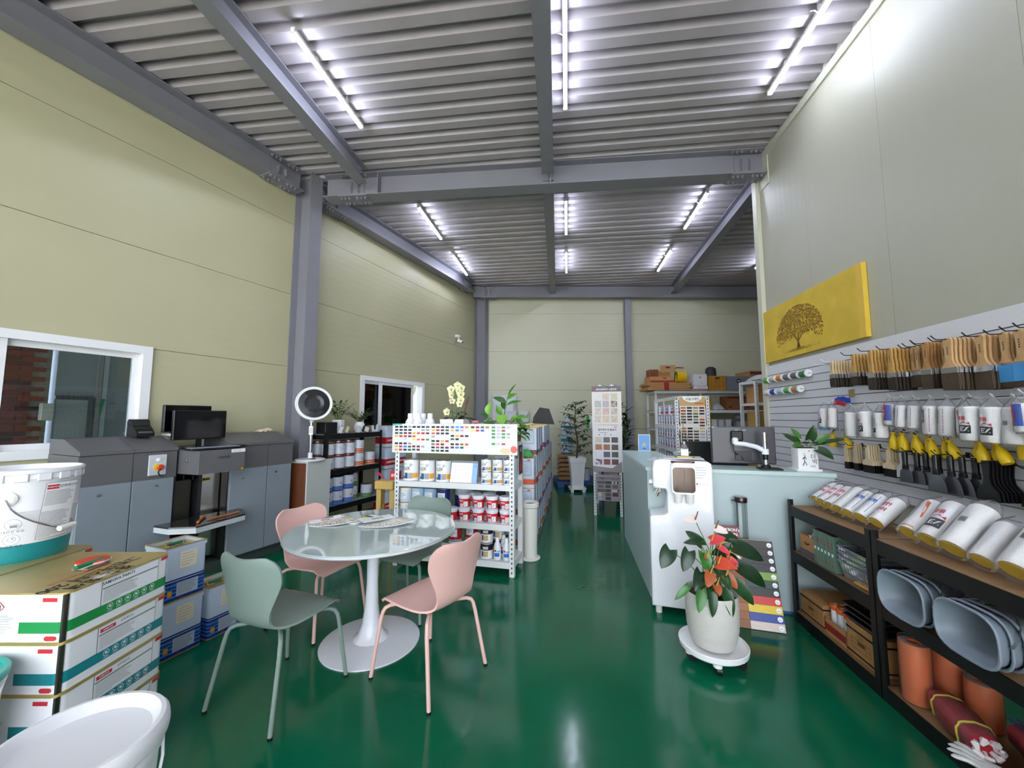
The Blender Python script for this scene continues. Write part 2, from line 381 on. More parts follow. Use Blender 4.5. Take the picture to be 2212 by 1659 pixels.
TL.put('lit tube lamp half hidden behind the corner of the brush wall', (5.29, 7.25, 4.86), -math.atan(.14), 'tube lamps')
# ---------------------------------------------------------------- windows on the cream wall and what stands outside
PVC = mat('#e9e9ec', .3)
def frame_ring(m, x0, z0, x1, z1, w, y0, y1, mi=0):
    m.box(x0, y0, z0, x1, y1, z0 + w, mi); m.box(x0, y0, z1 - w, x1, y1, z1, mi)
    m.box(x0, y0, z0 + w, x0 + w, y1, z1 - w, mi); m.box(x1 - w, y0, z0 + w, x1, y1, z1 - w, mi)
PANE = glass('#c4ccd4', 0., 0.0, 'window_glass', 1.5)
def window(name, label, loc, rz, x0, x1, z0, z1, sashes):
    e = tag(thing(name, None, None, loc, rz), label, kind='structure')
    m = MB(); frame_ring(m, x0, z0, x1, z1, .075, -.03, .1); m.build('window_frame', PVC, e, smooth=0)
    for a, b, yy, gl in sashes:
        m = MB(); frame_ring(m, a, z0 + .07, b, z1 - .07, .055, yy, yy + .035); s = m.build('sash', PVC, e, smooth=0)
        m = MB(); m.box(a + .055, yy + .014, z0 + .125, b - .055, yy + .02, z1 - .125); m.build('pane', gl, s, smooth=0)
window('window_1', 'white framed window showing a brick wall outside', (-5.4, 0, 0), LT, *WIN1, [(2.27, 3.33, .0, PANE), (3.27, 4.17, .04, PANE)])
SCRN = mat('#08090b', .3, name='insect_screen')
window('window_2', 'small sliding window with a gap on its far side', (-5.4, 0, 0), LT, *WIN2, [(7.07, 7.55, .045, PANE), (7.46, 8.38, .0, glass('#20242a', 0, 0, 'dark_glass'))])
# yard behind the wall
wl = thing('brick_wall', 'dark red brick wall outside the near window', 'wall', LW(3.25, -2.6, 0), LT)
m = MB(); m.box(-1, .02, 0, 1.05, .2, 3.3); m.build('mortar', mat('#8d8478', .9, var=.2, scale=30), wl, smooth=0)
BR = [mat('#8a3a26', .85, var=.2, scale=25), mat('#73301f', .85, var=.2, scale=25), mat('#4a2a22', .85, var=.2, scale=25)]
bd = []
for k in range(3): b = MB(); b.box(0, 0, 0, .21, .05, .052); o = b.build('brick', BR[k], smooth=0); bd.append(o.data); bpy.data.objects.remove(o)
rnd = random.Random(3)
for r in range(26):
    for c in range(6):
        x = -.32 + c * .222 + (.111 if r % 2 else 0)
        if x > .84: continue
        o = bpy.data.objects.new('brick', bd[rnd.choice((0, 0, 0, 1, 1, 2))]); COL.objects.link(o); o.parent = wl; o.location = (x, 0, 1.0 + r * .0625)
sh = thing('grey_shed', 'grey metal shed with a door outside the near window', 'shed', LW(4.36, -2.65, 0), LT)
SHG = mat('#9299a4', .55, var=.05, scale=3)
m = MB(); m.box(0, 0, 0, .38, .2, 3.3); m.build('wall_sheet', SHG, sh, smooth=0)
m = MB(); m.box(.38, -.04, 0, .43, .2, 3.3); m.build('corner_post', mat('#8f8e90', .5), sh, smooth=0)
m = MB(); m.box(.44, -.03, 0, .49, .2, 3.3); m.build('corner_post', mat('#b4bcc8', .5), sh, smooth=0)
m = MB(); m.box(.49, .02, 0, 3.2, .2, 3.3); m.build('wall_sheet', SHG, sh, smooth=0)
m = MB(); m.box(.02, -.03, .2, .31, .0, 1.78); m.build('door', mat('#a5a8b0', .5), sh, smooth=0)
m = MB(); m.box(0, -.045, 1.78, .34, .0, 1.83); m.box(.31, -.045, .2, .34, 0, 1.78); m.build('door_frame', mat('#55565e', .5), sh, smooth=0)
m = MB(); m.prism([(.42, 1.5), (.425, 1.8), (.47, 1.8)], -.01, .0, t=Matrix(((1, 0, 0, 0), (0, 0, -1, -.06), (0, 1, 0, 0), (0, 0, 0, 1)))); m.build('flag', mat('#177a5c', .6), sh, smooth=0)
m = MB(); m.rbox(-.12, -.09, 1.5, -.01, -.003, 1.72, .008); tag(m.build('meter_box', mat('#c8c6c0', .5), None, LW(4.34, -2.6, 0), LT), 'pale meter box on the brick wall outside', 'box')
ev = MB(); ev.box(-2.2, -1.95, 3.5, 7.2, .25, 3.56); tag(ev.build('yard_shade_cover', mat('#50525a', .7), None, LW(2.2, -2.6, 0), LT, smooth=0), 'unseen dark cover added to shade the side yard', kind='structure')  # unseen cover, added to block sky light so the yard stays dim
ac = thing('outdoor_unit', 'white louvred outdoor air unit beyond the small window', 'air conditioner', LW(9.0, -1.5, .9), LT)
m = MB(); m.box(-.7, 0, -.9, 1.6, .5, 1.9); m.build('casing', mat('#dcdce2', .5), ac, smooth=0)
for i in range(7): m = MB(); m.box(-.05, -.12, .5 + i * .13, .28, 0, .56 + i * .13); m.build('louvre', WHITE, ac, smooth=0)
m = MB(); m.box(.3, -.15, -.9, .42, 0, 1.3); m.build('post', WHITE, ac, smooth=0)
m = MB(); m.cyl(0, 0, .0, .5, .55, 32, t=T(.1, -.1, 1.5, rx=PI / 2)); m.build('duct', mat('#cfcfd2', .4), ac)
# ---------------------------------------------------------------- tinting machine
MG = mat('#5f5e60', .5, var=.03, scale=30); MW = mat('#828b94', .5, var=.03, scale=4); ST = mat('#9a9894', .22, 1.); MSEAM = mat('#2c2c2e', .6)
tm = thing('tinting_machine', 'long grey and white paint tinting machine under the near window', 'machine', LW(3.6, 0, 0), LT)
D = -.6
def wing(x0, x1, seams, locks):
    m = MB(); m.box(x0 + .01, D + .01, .1, x1 - .01, -.03, 1.0); b = m.build('cabinet', MW, tm, smooth=0)
    xs = [x0 + .01] + seams + [x1 - .01]
    for a, c in zip(xs[:-1], xs[1:]):
        m = MB(); m.rbox(a + .003, D - .004, .11, c - .003, D + .012, .995, .003); m.build('door', MW, b, smooth=0)
    for lx, lz in locks:
        m = MB(); m.lathe([(.012, 0), (.012, .006), (.008, .007)], 14, t=T(lx, D - .004, lz, rx=PI / 2)); m.build('lock', STEEL, b)
    m = MB(); poly = [(D, 1.0), (D, 1.235), (-.03, 1.235), (-.03, 1.0)]
    m.add([(x, y, z) for x in (x0, x1) for y, z in poly], [(0, 1, 2, 3), (7, 6, 5, 4), (0, 4, 5, 1), (1, 5, 6, 2), (2, 6, 7, 3), (3, 7, 4, 0)])
    h = m.build('hood', MG, tm, smooth=0)
    for a, c in zip(xs[:-1], xs[1:]):
        m = MB(); pl = [(D - .012, 1.24), (D - .012, 1.27), (-.3, 1.365), (-.04, 1.365), (-.04, 1.24)]; n = 5
        a2, c2 = (x0 if a == xs[0] else a + .002), (x1 if c == xs[-1] else c - .002)
        m.add([(x, y, z) for x in (a2, c2) for y, z in pl], [tuple(range(n)), tuple(range(2 * n - 1, n - 1, -1))] + [(i, i + n, (i + 1) % n + n, (i + 1) % n) for i in range(n)])
        m.build('lid', MG, h, smooth=0)
        m = MB(); m.box(c2 - .0015, D - .0015, 1.005, c2 + .0015, D, 1.235)
        if c != xs[-1]: m.build('seam', MSEAM, h, smooth=0)
wing(0, .64, [.33], [(.13, .92), (.5, .94)])
wing(1.1, 1.8, [1.5], [(1.24, .9), (1.6, .92)])
m = MB(); m.box(.02, D + .05, 0, 1.78, -.06, .1); m.build('plinth', mat('#3a4442', .5), tm, smooth=0)
# niche between the wings with steel walls and the can lift
m = MB(); m.box(.63, -.1, .1, 1.11, -.05, 1.0); m.box(.6, D + .02, .1, .64, -.05, 1.0); m.box(1.1, D + .02, .1, 1.13, -.05, 1.0); m.build('niche', mat('#3c3a38', .3, .8), tm, smooth=0)
m = MB(); m.rbox(.7, -.42, .5, .86, -.36, .93, .004); m.build('lift_door', mat('#5c5a52', .3, .7), tm, smooth=0)
m = MB(); m.box(.88, -.5, .12, .91, -.1, 1.0); m.box(.66, -.5, .12, .69, -.1, 1.0); m.build('guide_rail', mat('#45454a', .3, .6), tm, smooth=0)
m = MB(); m.box(.92, -.46, .15, 1.09, -.44, .99); m.build('steel_panel', mat('#e2ddda', .18, 1.), tm, smooth=0)
m = MB(); m.cyl(.78, -.44, .94, .99, .012, 10); m.cyl(.85, -.46, .93, .99, .008, 8); m.build('nozzle', BLACK, tm)
m = MB(); m.rect(.93, .9, 1.0, .935, -.462, 0); m.rect(.935, .908, .955, .928, -.463, 1); m.rect(.96, .91, .995, .926, -.463, 1); m.build('warning_sticker', [mat('#d8b400', .5), INK], tm, smooth=0)
# head with keyboard shelf
m = MB(); m.prism([(.66, -.58), (.69, -.86), (1.09, -.86), (1.12, -.58), (1.12, -.2), (.66, -.2)], 1.02, 1.235); hd = m.build('head', MG, tm, smooth=0)
m = MB(); m.text('corob', .042, .9, 1.165, -.8615, 0, bold=.012); m.build('brand_print', BLACK, hd, smooth=0)
m = MB(); m.rect(.96, 1.2, 1.09, 1.232, -.8615, 0); m.lines(.97, 1.205, 1.08, 1.228, 3, -.8622, 1); m.build('paper_strip', [WHITE, GREYTXT], hd, smooth=0)
m = MB(); m.add([(1.045, -.862, 1.022), (1.09, -.862, 1.022), (1.0675, -.862, 1.066)], [(0, 1, 2)], 0); m.add([(1.052, -.8627, 1.026), (1.083, -.8627, 1.026), (1.0675, -.8627, 1.057)], [(0, 1, 2)], 1)
m.lathe([(.005, 0), (.005, .001)], 10, 0, T(1.0675, -.863, 1.036, rx=PI / 2)); m.build('warning_triangle', [INK, mat('#f0b818', .5)], hd, smooth=0)
m = MB(); m.rect(1.02, .985, 1.09, 1.012, -.6, 0); m.lines(1.026, .99, 1.085, 1.008, 1, -.601, 1, th=.3); m.build('label_tag', [WHITE, INK], hd, smooth=0)
m = MB(); m.lathe([(.014, 0), (.014, .008), (.009, .01)], 14, t=T(.672, -.7, 1.14, rz=-PI / 2 + .1, rx=PI / 2)); m.build('key_switch', STEEL, hd)
# emergency stop
m = MB(); m.rbox(.43, D - .012, 1.03, .56, D, 1.21, .004); es = m.build('switch_plate', mat('#c4c8cc', .5), tm, smooth=0)
m = MB(); m.lathe([(.03, 0), (.03, .006)], 24, t=T(.497, D - .012, 1.1, rx=PI / 2)); m.build('yellow_ring', mat('#e8c81e', .5), es)
m = MB(); m.lathe([(.012, 0), (.012, .012), (.024, .016), (.026, .028), (.02, .034), (0, .036)], 20, t=T(.502, D - .018, 1.1, rx=PI / 2)); m.build('stop_button', mat('#d8421e', .35), es)
m = MB(); m.lathe([(.017, 0), (.017, .006), (.012, .008), (0, .009)], 20, t=T(.497, D - .012, 1.165, rx=PI / 2)); m.build('white_button', WHITE, es)
m = MB(); m.tube([(.5, D - .05, 1.09), (.485, D - .05, 1.06), (.5, D - .04, 1.03), (.52, D - .045, 1.02)], .005, 6); m.build('cord', BLACK, es)
# drip tray
m = MB(); tp = [(.5, D + .02), (.52, D - .2), (.64, D - .38), (1.1, D - .3), (1.22, D - .06), (1.2, D + .02)]
m.prism(tp, .575, .59, 0); m.prism(tp, .53, .575, 1); m.build('tray', [mat('#6f6e6c', .12, .9), mat('#c9ced2', .4)], tm, smooth=0)
m = MB(); m.rod((.7, D - .28, .603), (.86, D - .08, .603), .011, 6); m.build('stir_stick', mat('#b5682a', .7), None, LW(3.6, 0, 0), LT)
tag(bpy.data.objects['stir_stick'], 'wide brown wooden stirring stick on the steel tray', 'stick', 'stirring sticks')
m = MB(); m.rod((.8, D - .24, .6), (1.1, D - .2, .6), .007, 6); tag(m.build('stir_stick', mat('#b5682a', .7), None, LW(3.6, 0, 0), LT), 'thin brown wooden stirring stick across the steel tray', 'stick', 'stirring sticks')
# things on the machine
def lput(name, label, cat, s, d, z, rz=0): return thing(name, label, cat, LW(s, d, z), LT + rz)
def monitor(e, w, h, z0, dark, stand=True, tilt=0):
    m = MB(); m.rbox(-w / 2, -.02, z0, w / 2, .02, z0 + h, .006); m.build('casing', dark, e, smooth=0)
    m = MB(); m.rect(-w / 2 + .008, z0 + .014, w / 2 - .008, z0 + h - .008, -.0206); m.build('screen', mat('#020203', .08), e, smooth=0)
    if stand:
        m = MB(); m.box(-.02, -.005, 0, .02, .02, z0 + .04); m.build('stand_neck', BLACK, e, smooth=0)
        m = MB(); m.rbox(-.1, -.08, 0, .1, .1, .012, .004); m.build('stand_base', BLACK, e, smooth=0)
e = lput('monitor', 'black monitor with a blank screen in front of another on the tinting machine', 'monitor', 4.46, .5, 1.236); monitor(e, .46, .285, .09, BLACK)
e = lput('monitor', 'black monitor standing behind the blank screen against the cream wall', 'monitor', 4.47, .25, 1.385, .12); monitor(e, .44, .27, .01, mat('#121216', .4))
m = MB(); m.rbox(-.19, -.2, 0, .19, .06, .02, .004); m.box(-.17, .03, -.124, -.15, .06, 0); m.box(.15, .03, -.124, .17, .06, 0)
tag(m.build('monitor_shelf', WHITE, None, LW(4.47, .265, 1.362), LT, smooth=0), 'white shelf under the two monitors on the tinting machine', 'shelf')
kb = lput('keyboard', 'black keyboard with grey keys on the tinting machine head', 'keyboard', 4.46, .76, 1.238, -.06)
m = MB(); m.rbox(-.21, -.07, 0, .21, .07, .018, .004); m.build('base', BLACK, kb, smooth=0)
for r in range(5):
    m = MB()
    for c in range(15): m.box(-.202 + c * .0272, -.06 + r * .0245, .018, -.179 + c * .0272, -.04 + r * .0245, .024)
    o = m.build('key_row', mat('#8b8f9c', .5), kb, smooth=0); o['kind'] = 'stuff'
m = MB(); m.rbox(-.05, -.03, 0, .03, .03, .025, .008); m.tube([(.03, 0, .015), (.07, .02, .012), (.05, .05, .012), (.0, .05, .01)], .004, 6); tag(m.build('cable_adapter', BLACK, None, LW(4.74, .72, 1.238), LT), 'small black adapter with a coiled lead beside the keyboard', 'adapter')
pr = lput('label_printer', 'small black label printer with a rounded back beside the window', 'printer', 4.08, .3, 1.367)
m = MB(); pl = [(-.1, 0), (-.1, .03), (-.06, .07), (-.01, .1), (0, .14), (.02, .155), (.06, .16), (.085, .14), (.085, 0)]; n = len(pl)
m.add([(x, y, z) for x in (-.065, .065) for y, z in pl], [tuple(range(n)), tuple(range(2 * n - 1, n - 1, -1))] + [(i, i + n, (i + 1) % n + n, (i + 1) % n) for i in range(n)]); m.build('body', mat('#0a0a0b', .3), pr, smooth=0)
m = MB(); m.rbox(-.05, -.085, .055, .05, -.045, .07, .003, t=T(rx=.3)); m.build('paper_slot', mat('#5a5a60', .3), pr, smooth=0)
m = MB(); m.cyl(0, 0, -.066, .066, .035, 20, t=T(0, .045, .125, ry=PI / 2)); m.build('roll_cover', mat('#0d0d0f', .25), pr)
m = MB()
m.grid(lambda u, v: ((u - .5) * .17, (v - .5) * .09 * (1 - .4 * abs(2 * u - 1)), .03 * math.sin(PI * u) * math.sin(PI * v) + .006 * math.sin(19 * u + 7 * v)), 12, 6)
m.grid(lambda u, v: ((u - .4) * .13 + .05, (v - .5) * .07, .012 + .034 * math.sin(PI * u) * math.sin(PI * v) + .006 * math.sin(23 * u - 9 * v)), 10, 6)
tag(m.build('work_gloves', mat('#e0cdb6', .9, bump=.3, bscale=90), None, LW(5.28, .2, 1.369), LT), 'pair of folded cream work gloves on the tinting machine lid', 'gloves')
# ---------------------------------------------------------------- tins and pails in the corner by the camera
TW = mat('#e9e9ef', .28, coat=.3); TGOLD = mat('#bfa868', .3, .55, var=.05, scale=6); TRED = mat('#c22a34', .5)
def flat_tin(stripe, wx, wy, h, front):
    def mk():
        e = thing('square_tin', '', 'paint tin'); r = .03
        m = MB(); m.cbox(-wx / 2, -wy / 2, .006, wx / 2, wy / 2, h - .006, r, 4, 0, top=1)
        m.cbox(-wx / 2 - .003, -wy / 2 - .003, 0, wx / 2 + .003, wy / 2 + .003, .006, r, 4, 1); m.build('body', [TW, TGOLD], e)
        m = MB(); m.cbox(-wx / 2 - .003, -wy / 2 - .003, h - .006, wx / 2 + .003, wy / 2 + .003, h, r, 4, 0); m.build('rim', TGOLD, e)
        m = MB(); m.cbox(-wx / 2 - .0008, -wy / 2 - .0008, h * .2, wx / 2 + .0008, wy / 2 + .0008, h * .42, r, 4, 0); m.build('stripe', stripe, e)
        m = MB()                                  # print on the long +x face
        X = wx / 2 + .0018
        fn = lambda u, v, d: (X - d, u, v)
        m.rect(-wy * .22, h * .42, wy * .36, h * .95, .0008, 4, fn); m.rect(-wy * .215, h * .42, wy * .355, h * .945, .0005, 0, fn)
        if front: m.text('SAMHWA PAINTS', .017, -wy * .06, h * .88, 0, 1, fn, .01)
        else: m.rect(-wy * .2, h * .82, -wy * .06, h * .9, 0, 2, fn); m.text('SAMHWA', .009, -wy * .13, h * .86, -.0003, 0, fn, .02); m.text('삼화페인트', .012, wy * .05, h * .87, 0, 1, fn)
        m.rect(-wy * .21, h * .755, wy * .35, h * .79, 0, 3, fn)
        m.lines(-wy * .2, h * .46, wy * .15, h * .74, 9, 0, 3, fn, .3)
        for i in range(6):
            c = (-wy * .13 + i * wy * .085, h * .33)
            for q in range(14):
                a, b = q / 14 * 2 * PI, (q + 1) / 14 * 2 * PI; ro, ri = .0125, .0105
                m.add([fn(c[0] + ro * math.cos(a), c[1] + ro * math.sin(a), 0), fn(c[0] + ro * math.cos(b), c[1] + ro * math.sin(b), 0), fn(c[0] + ri * math.cos(b), c[1] + ri * math.sin(b), 0), fn(c[0] + ri * math.cos(a), c[1] + ri * math.sin(a), 0)], [(0, 1, 2, 3)], 0)
            m.rect(c[0] - .005, c[1] - .004, c[0] + .005, c[1] + .005, 0, 0, fn); m.rect(c[0] - .01, c[1] - .0175, c[0] + .01, c[1] - .0155, 0, 0, fn)
        m.add([fn(wy * .38, h * .87, 0), fn(wy * .46, h * .87, 0), fn(wy * .47, h * .95, 0), fn(wy * .39, h * .95, 0)], [(0, 1, 2, 3)], 2)
        Y = -wy / 2 - .0018; g = lambda u, v, d: (u, Y + d, v)     # hazard side
        for dx in (-.06, -.025):
            x = wx * .0 + dx; m.add([g(x - .018, h * .72, 0), g(x, h * .62, 0), g(x + .018, h * .72, 0), g(x, h * .82, 0)], [(0, 1, 2, 3)], 2); m.add([g(x - .015, h * .72, -.0004), g(x, h * .637, -.0004), g(x + .015, h * .72, -.0004), g(x, h * .803, -.0004)], [(0, 1, 2, 3)], 0)
            m.rect(x - .005, h * .68, x + .005, h * .76, -.0008, 1, g)
        m.rect(-wx * .12, h * .19, wx * .12, h * .43, 0, 0, g); m.lines(-wx * .18, h * .2, wx * .08, h * .56, 11, -.0004, 3, g, .25)
        m.rect(wx * .3, h * .82, wx * .42, h * .9, 0, 2, g); m.cbox(wx * .34, h * .06, 0, wx * .44, h * .15, .0005, .008, 3, 2, Matrix(((1, 0, 0, 0), (0, 0, -1, Y), (0, 1, 0, 0), (0, 0, 0, 1))))
        m.build('print', [TW, INK, TRED, GREYTXT, mat('#55565a', .6)], e, smooth=0)
        m = MB(); m.box(wx / 2 - .012, -wy / 2 - .004, .006, wx / 2 - .004, -wy / 2 + .004, h - .006, t=None); m.rod((wx / 2 - .009, -wy / 2 + .009, .006), (wx / 2 - .009, -wy / 2 + .009, h - .006), .006); m.build('seam', mat('#6a6660', .25, .9), e, smooth=0)
        return e
    return Proto(mk)
SG, STL = mat('#148a44', .35), mat('#17808a', .35)
FW, FD, FH = .44, .43, .18
pg = flat_tin(SG, FW, FD, FH, True); pt = flat_tin(STL, FW, FD, FH, False)
cx, cy = -1.645 - FW / 2, 1.485 + FD / 2
top = pg.put('flat square tin with a green stripe and gold top, uppermost of the corner stack', (cx, cy, 4 * FH), 0, 'flat square tins')
for i in range(4):
    pt.put('flat square tin with a teal stripe, %s from the top of the corner stack' % ('second', 'third', 'fourth', 'lowest')[i], (cx, cy, (3 - i) * FH), 0, 'flat square tins')
m = MB(); m.lathe([(.052, 0, 1), (.052, .012, 1), (.054, .014, 0), (.054, .018, 0), (.045, .019, 0), (0, .019, 0)], 32, t=T(.0, .07, FH)); m.build('cap', [mat('#d8401e', .4), WHITE], top)
def handle(e, x, y, z, s=1., ang=PI / 2):
    t = T(x, y, z, ang)
    m = MB(); m.tube([(-.055 * s, .0, .006), (-.075 * s, .012 * s, .012), (-.068 * s, .028 * s, .016), (.068 * s, .028 * s, .016), (.075 * s, .012 * s, .012), (.055 * s, 0, .006)], .003, 6, 1, t); 
    m.tube([(-.055 * s, .028 * s, .016), (.055 * s, .028 * s, .016)], .0095 * s, 10, 0, t); m.rbox(-.045 * s, -.014 * s, .001, .045 * s, .01 * s, .01, .003, 1, t); m.build('handle', [mat('#157a52', .4), CHROME], e)
handle(top, .06, .03, FH)
m = MB(); fn = lambda u, v, d: (-v, u, FH + .0012 + d)
def ft(u, v, d): return (.2 - v, -u, FH + .0012 + d)     # lettering read from the far side
def ft2(u, v, d): return (.13 + v, -.02 - u * -1, FH + .0012 + d)
g2 = lambda u, v, d: (.115 + v * 1., -.03 - (-u), FH + .001 + d)
fx = lambda u, v, d: (.135 - v * -1., -.03 - u * 1., FH + .001 + d)
fu = lambda u, v, d: (.13 + v, -.04 - u, FH + .001)
m.text('그린마스터 200', .06, 0, -.005, 0, 0, fu, .02); m.text('중도-회색', .06, .03, .055, 0, 0, fu, .02); m.text('친환경 우레탄 바닥방수재', .022, 0, -.055, 0, 1, fu, .01)
m.rect(.0, 0, 0, 0); m.add([(.17, -.1, FH + .001), (.2, -.1, FH + .001), (.2, -.02, FH + .001), (.17, -.02, FH + .001)], [(0, 1, 2, 3)], 2)
m.build('top_print', [INK, TRED, mat('#d8d2c8', .6)], top, smooth=0)
bx, by = cx - FW - .03, cy + .1
for i in range(5): pt.put('flat square tin with a teal stripe under the big white pail, %s from the floor' % ORD[i], (bx, by, i * FH), 0, 'flat square tins')
# big white pail with bail
pl_ = thing('paint_pail', 'large white pail with wire bail and teal foot on the corner tins', 'pail', (bx + .02, by + .07, 5 * FH))
pl_.scale = (1.12, 1.12, 1.1)
m = MB(); m.lathe([(.13, 0, 1), (.134, .012, 1), (.139, .07, 1), (.1395, .072, 0), (.146, .15, 0), (.15, .2, 0), (.153, .206, 0), (.151, .213, 0), (.155, .33, 0), (.158, .335, 0), (.156, .34, 0), (.157, .36, 0)], 48, cap=False); m.lathe([(.13, .0), (0, .0)], 48, 1, cap=False); m.build('body', [TW, mat('#138890', .35)], pl_)
m = MB(); m.lathe([(.156, .352), (.163, .356), (.165, .364), (.163, .371), (.157, .373), (.152, .37), (.148, .345), (.14, .34), (0, .338)], 48); 
for i in range(16):
    a = i / 16 * 2 * PI; m.rbox(-.02, -.004, .325, .02, .003, .355, .003, t=T(.158 * math.cos(a), .158 * math.sin(a), 0, a + PI / 2))
m.build('lid', TW, pl_)
AE = -.98                                  # bail ear faces the camera
m = MB(); m.lathe([(.03, -.004), (.03, .006), (.022, .012), (.008, .013), (0, .01)], 20, t=T(.153 * math.cos(AE), .153 * math.sin(AE), .26, AE + PI / 2, rx=PI / 2)); m.build('bail_ear', OFFW, pl_)
m = MB(); er = .168
A0 = Vector((er * math.cos(AE), er * math.sin(AE), .26)); A1 = Vector((er * math.cos(AE + PI), er * math.sin(AE + PI), .26))
q = [A0, Vector((.16, -.12, .2)), Vector((.2, .0, .13)), Vector((.19, .06, .11))]; m.tube([A0 * (1 - t) ** 2 + Vector((.13, -.14, .18)) * 2 * t * (1 - t) + Vector((.175, .0, .115)) * t * t for t in [i / 8 for i in range(9)]] + [Vector((.165, .05, .12)), A1 * .99], .0035, 8); m.build('bail', STEEL, pl_)
m = MB(); m.tube([(.178, -.02, .118), (.172, .04, .122)], .011, 10); m.build('grip', OFFW, pl_)
m = MB(); fn = cylmap(.156, AE + PI / 2 + .85)
for z0, z1 in ((.085, .2), (.215, .315)):
    pass
fl = lambda u, v, d: cylmap(.14 + .045 * v / .33 + .001, AE + PI / 2 + .82)(u, v, d)
m.rect(-.045, .085, .06, .315, .0, 2, fl, 8); m.rect(-.0435, .0865, .0585, .3135, -.0006, 0, fl, 8)
m.rect(-.04, .288, -.005, .306, -.0012, 3, fl, 2); m.text('삼화페인트', .014, .028, .297, -.0012, 1, fl); m.text('SAMHWA', .008, -.0225, .297, -.0018, 0, fl, .02)
m.lines(-.04, .22, .055, .282, 11, -.0012, 2, fl, .35, 6); m.lines(-.042, .09, .05, .198, 20, -.0012, 2, fl, .35, 6)
def ring(m, x, z, r, mi, fn, d=-.001, w=.0012, n=24):
    for q in range(n):
        a, b = q / n * 2 * PI, (q + 1) / n * 2 * PI
        m.add([fn(x + r * math.cos(a), z + r * math.sin(a), d), fn(x + r * math.cos(b), z + r * math.sin(b), d), fn(x + (r - w) * math.cos(b), z + (r - w) * math.sin(b), d), fn(x + (r - w) * math.cos(a), z + (r - w) * math.sin(a), d)], [(0, 1, 2, 3)], mi)
f2 = lambda u, v, d: cylmap(.14 + .045 * v / .33 + .001, AE + PI / 2)(u, v, d)
for x, tx in ((.025, '내한성 우수'), (-.035, '내수성 우수')): ring(m, x, .16, .022, 2, f2); m.text(tx, .012, x, .131, -.001, 1, f2); m.rect(x - .012, .162, x + .012, .163, -.001, 2, f2); m.rect(x - .008, .148, x + .01, .158, -.001, 2, f2)
for x, tx in ((.022, '작업성 우수'), (-.037, '부착성 우수')):
    ring(m, x, .1, .022, 2, f2); ring(m, x, .102, .011, 2, f2, n=12); m.text(tx, .012, x, .072, -.001, 1, f2); m.rect(x, .103, x + .005, .106, -.001, 1, f2)
m.build('print', [TW, INK, GREYTXT, TRED], pl_, smooth=0)
def plain_pail(lidm, rec):
    def mk():
        e = thing('plastic_pail', '', 'pail')
        m = MB(); m.lathe([(.135, 0), (.138, .01), (.152, .3), (.16, .302), (.16, .315), (.153, .317), (.154, .335)], 40); m.build('body', mat('#e4e4e8', .4), e)
        m = MB()
        if rec: m.lathe([(.157, .325), (.168, .33), (.17, .345), (.168, .362), (.16, .372), (.15, .373), (.142, .366), (.138, .35), (.134, .346), (0, .344)], 48)
        else: m.lathe([(.156, .318), (.164, .32), (.166, .338), (.162, .345), (.15, .345), (.146, .338), (.13, .336), (.12, .342), (0, .343)], 48)
        m.build('lid', lidm, e)
        m = MB(); m.tube([(.158 * math.cos(a), -.158 * abs(math.sin(a)) * .98 - .006, .31 - .2 * math.sin(a)) for a in [i / 12 * PI for i in range(13)]], .0035, 6); m.build('bail', WHITE, e)
        return e
    return Proto(mk)
pw = plain_pail(mat('#dcdce0', .45), True); pq = plain_pail(mat('#12a79c', .35), False)
pw.put('white plastic pail with a deep recessed lid, upper of two beside the camera', (-1.05, 1.0, .405), .9, 'white plastic pails')
pw.put('white plastic pail supporting another white pail beside the camera', (-1.05, 1.0, .03), .6, 'white plastic pails')
m = MB(); m.box(-1.24, .81, 0, -.86, 1.19, .03); tag(m.build('floor_board', KRAFT, smooth=0), 'thin board under the two white plastic pails', 'board')
pq.put('white pail with a turquoise lid in front of the corner tins', (-1.86, 1.3, .348), .7, 'turquoise lidded pails')
pq.put('white pail with a turquoise lid carrying another turquoise lidded pail', (-1.86, 1.3, 0), .4, 'turquoise lidded pails')
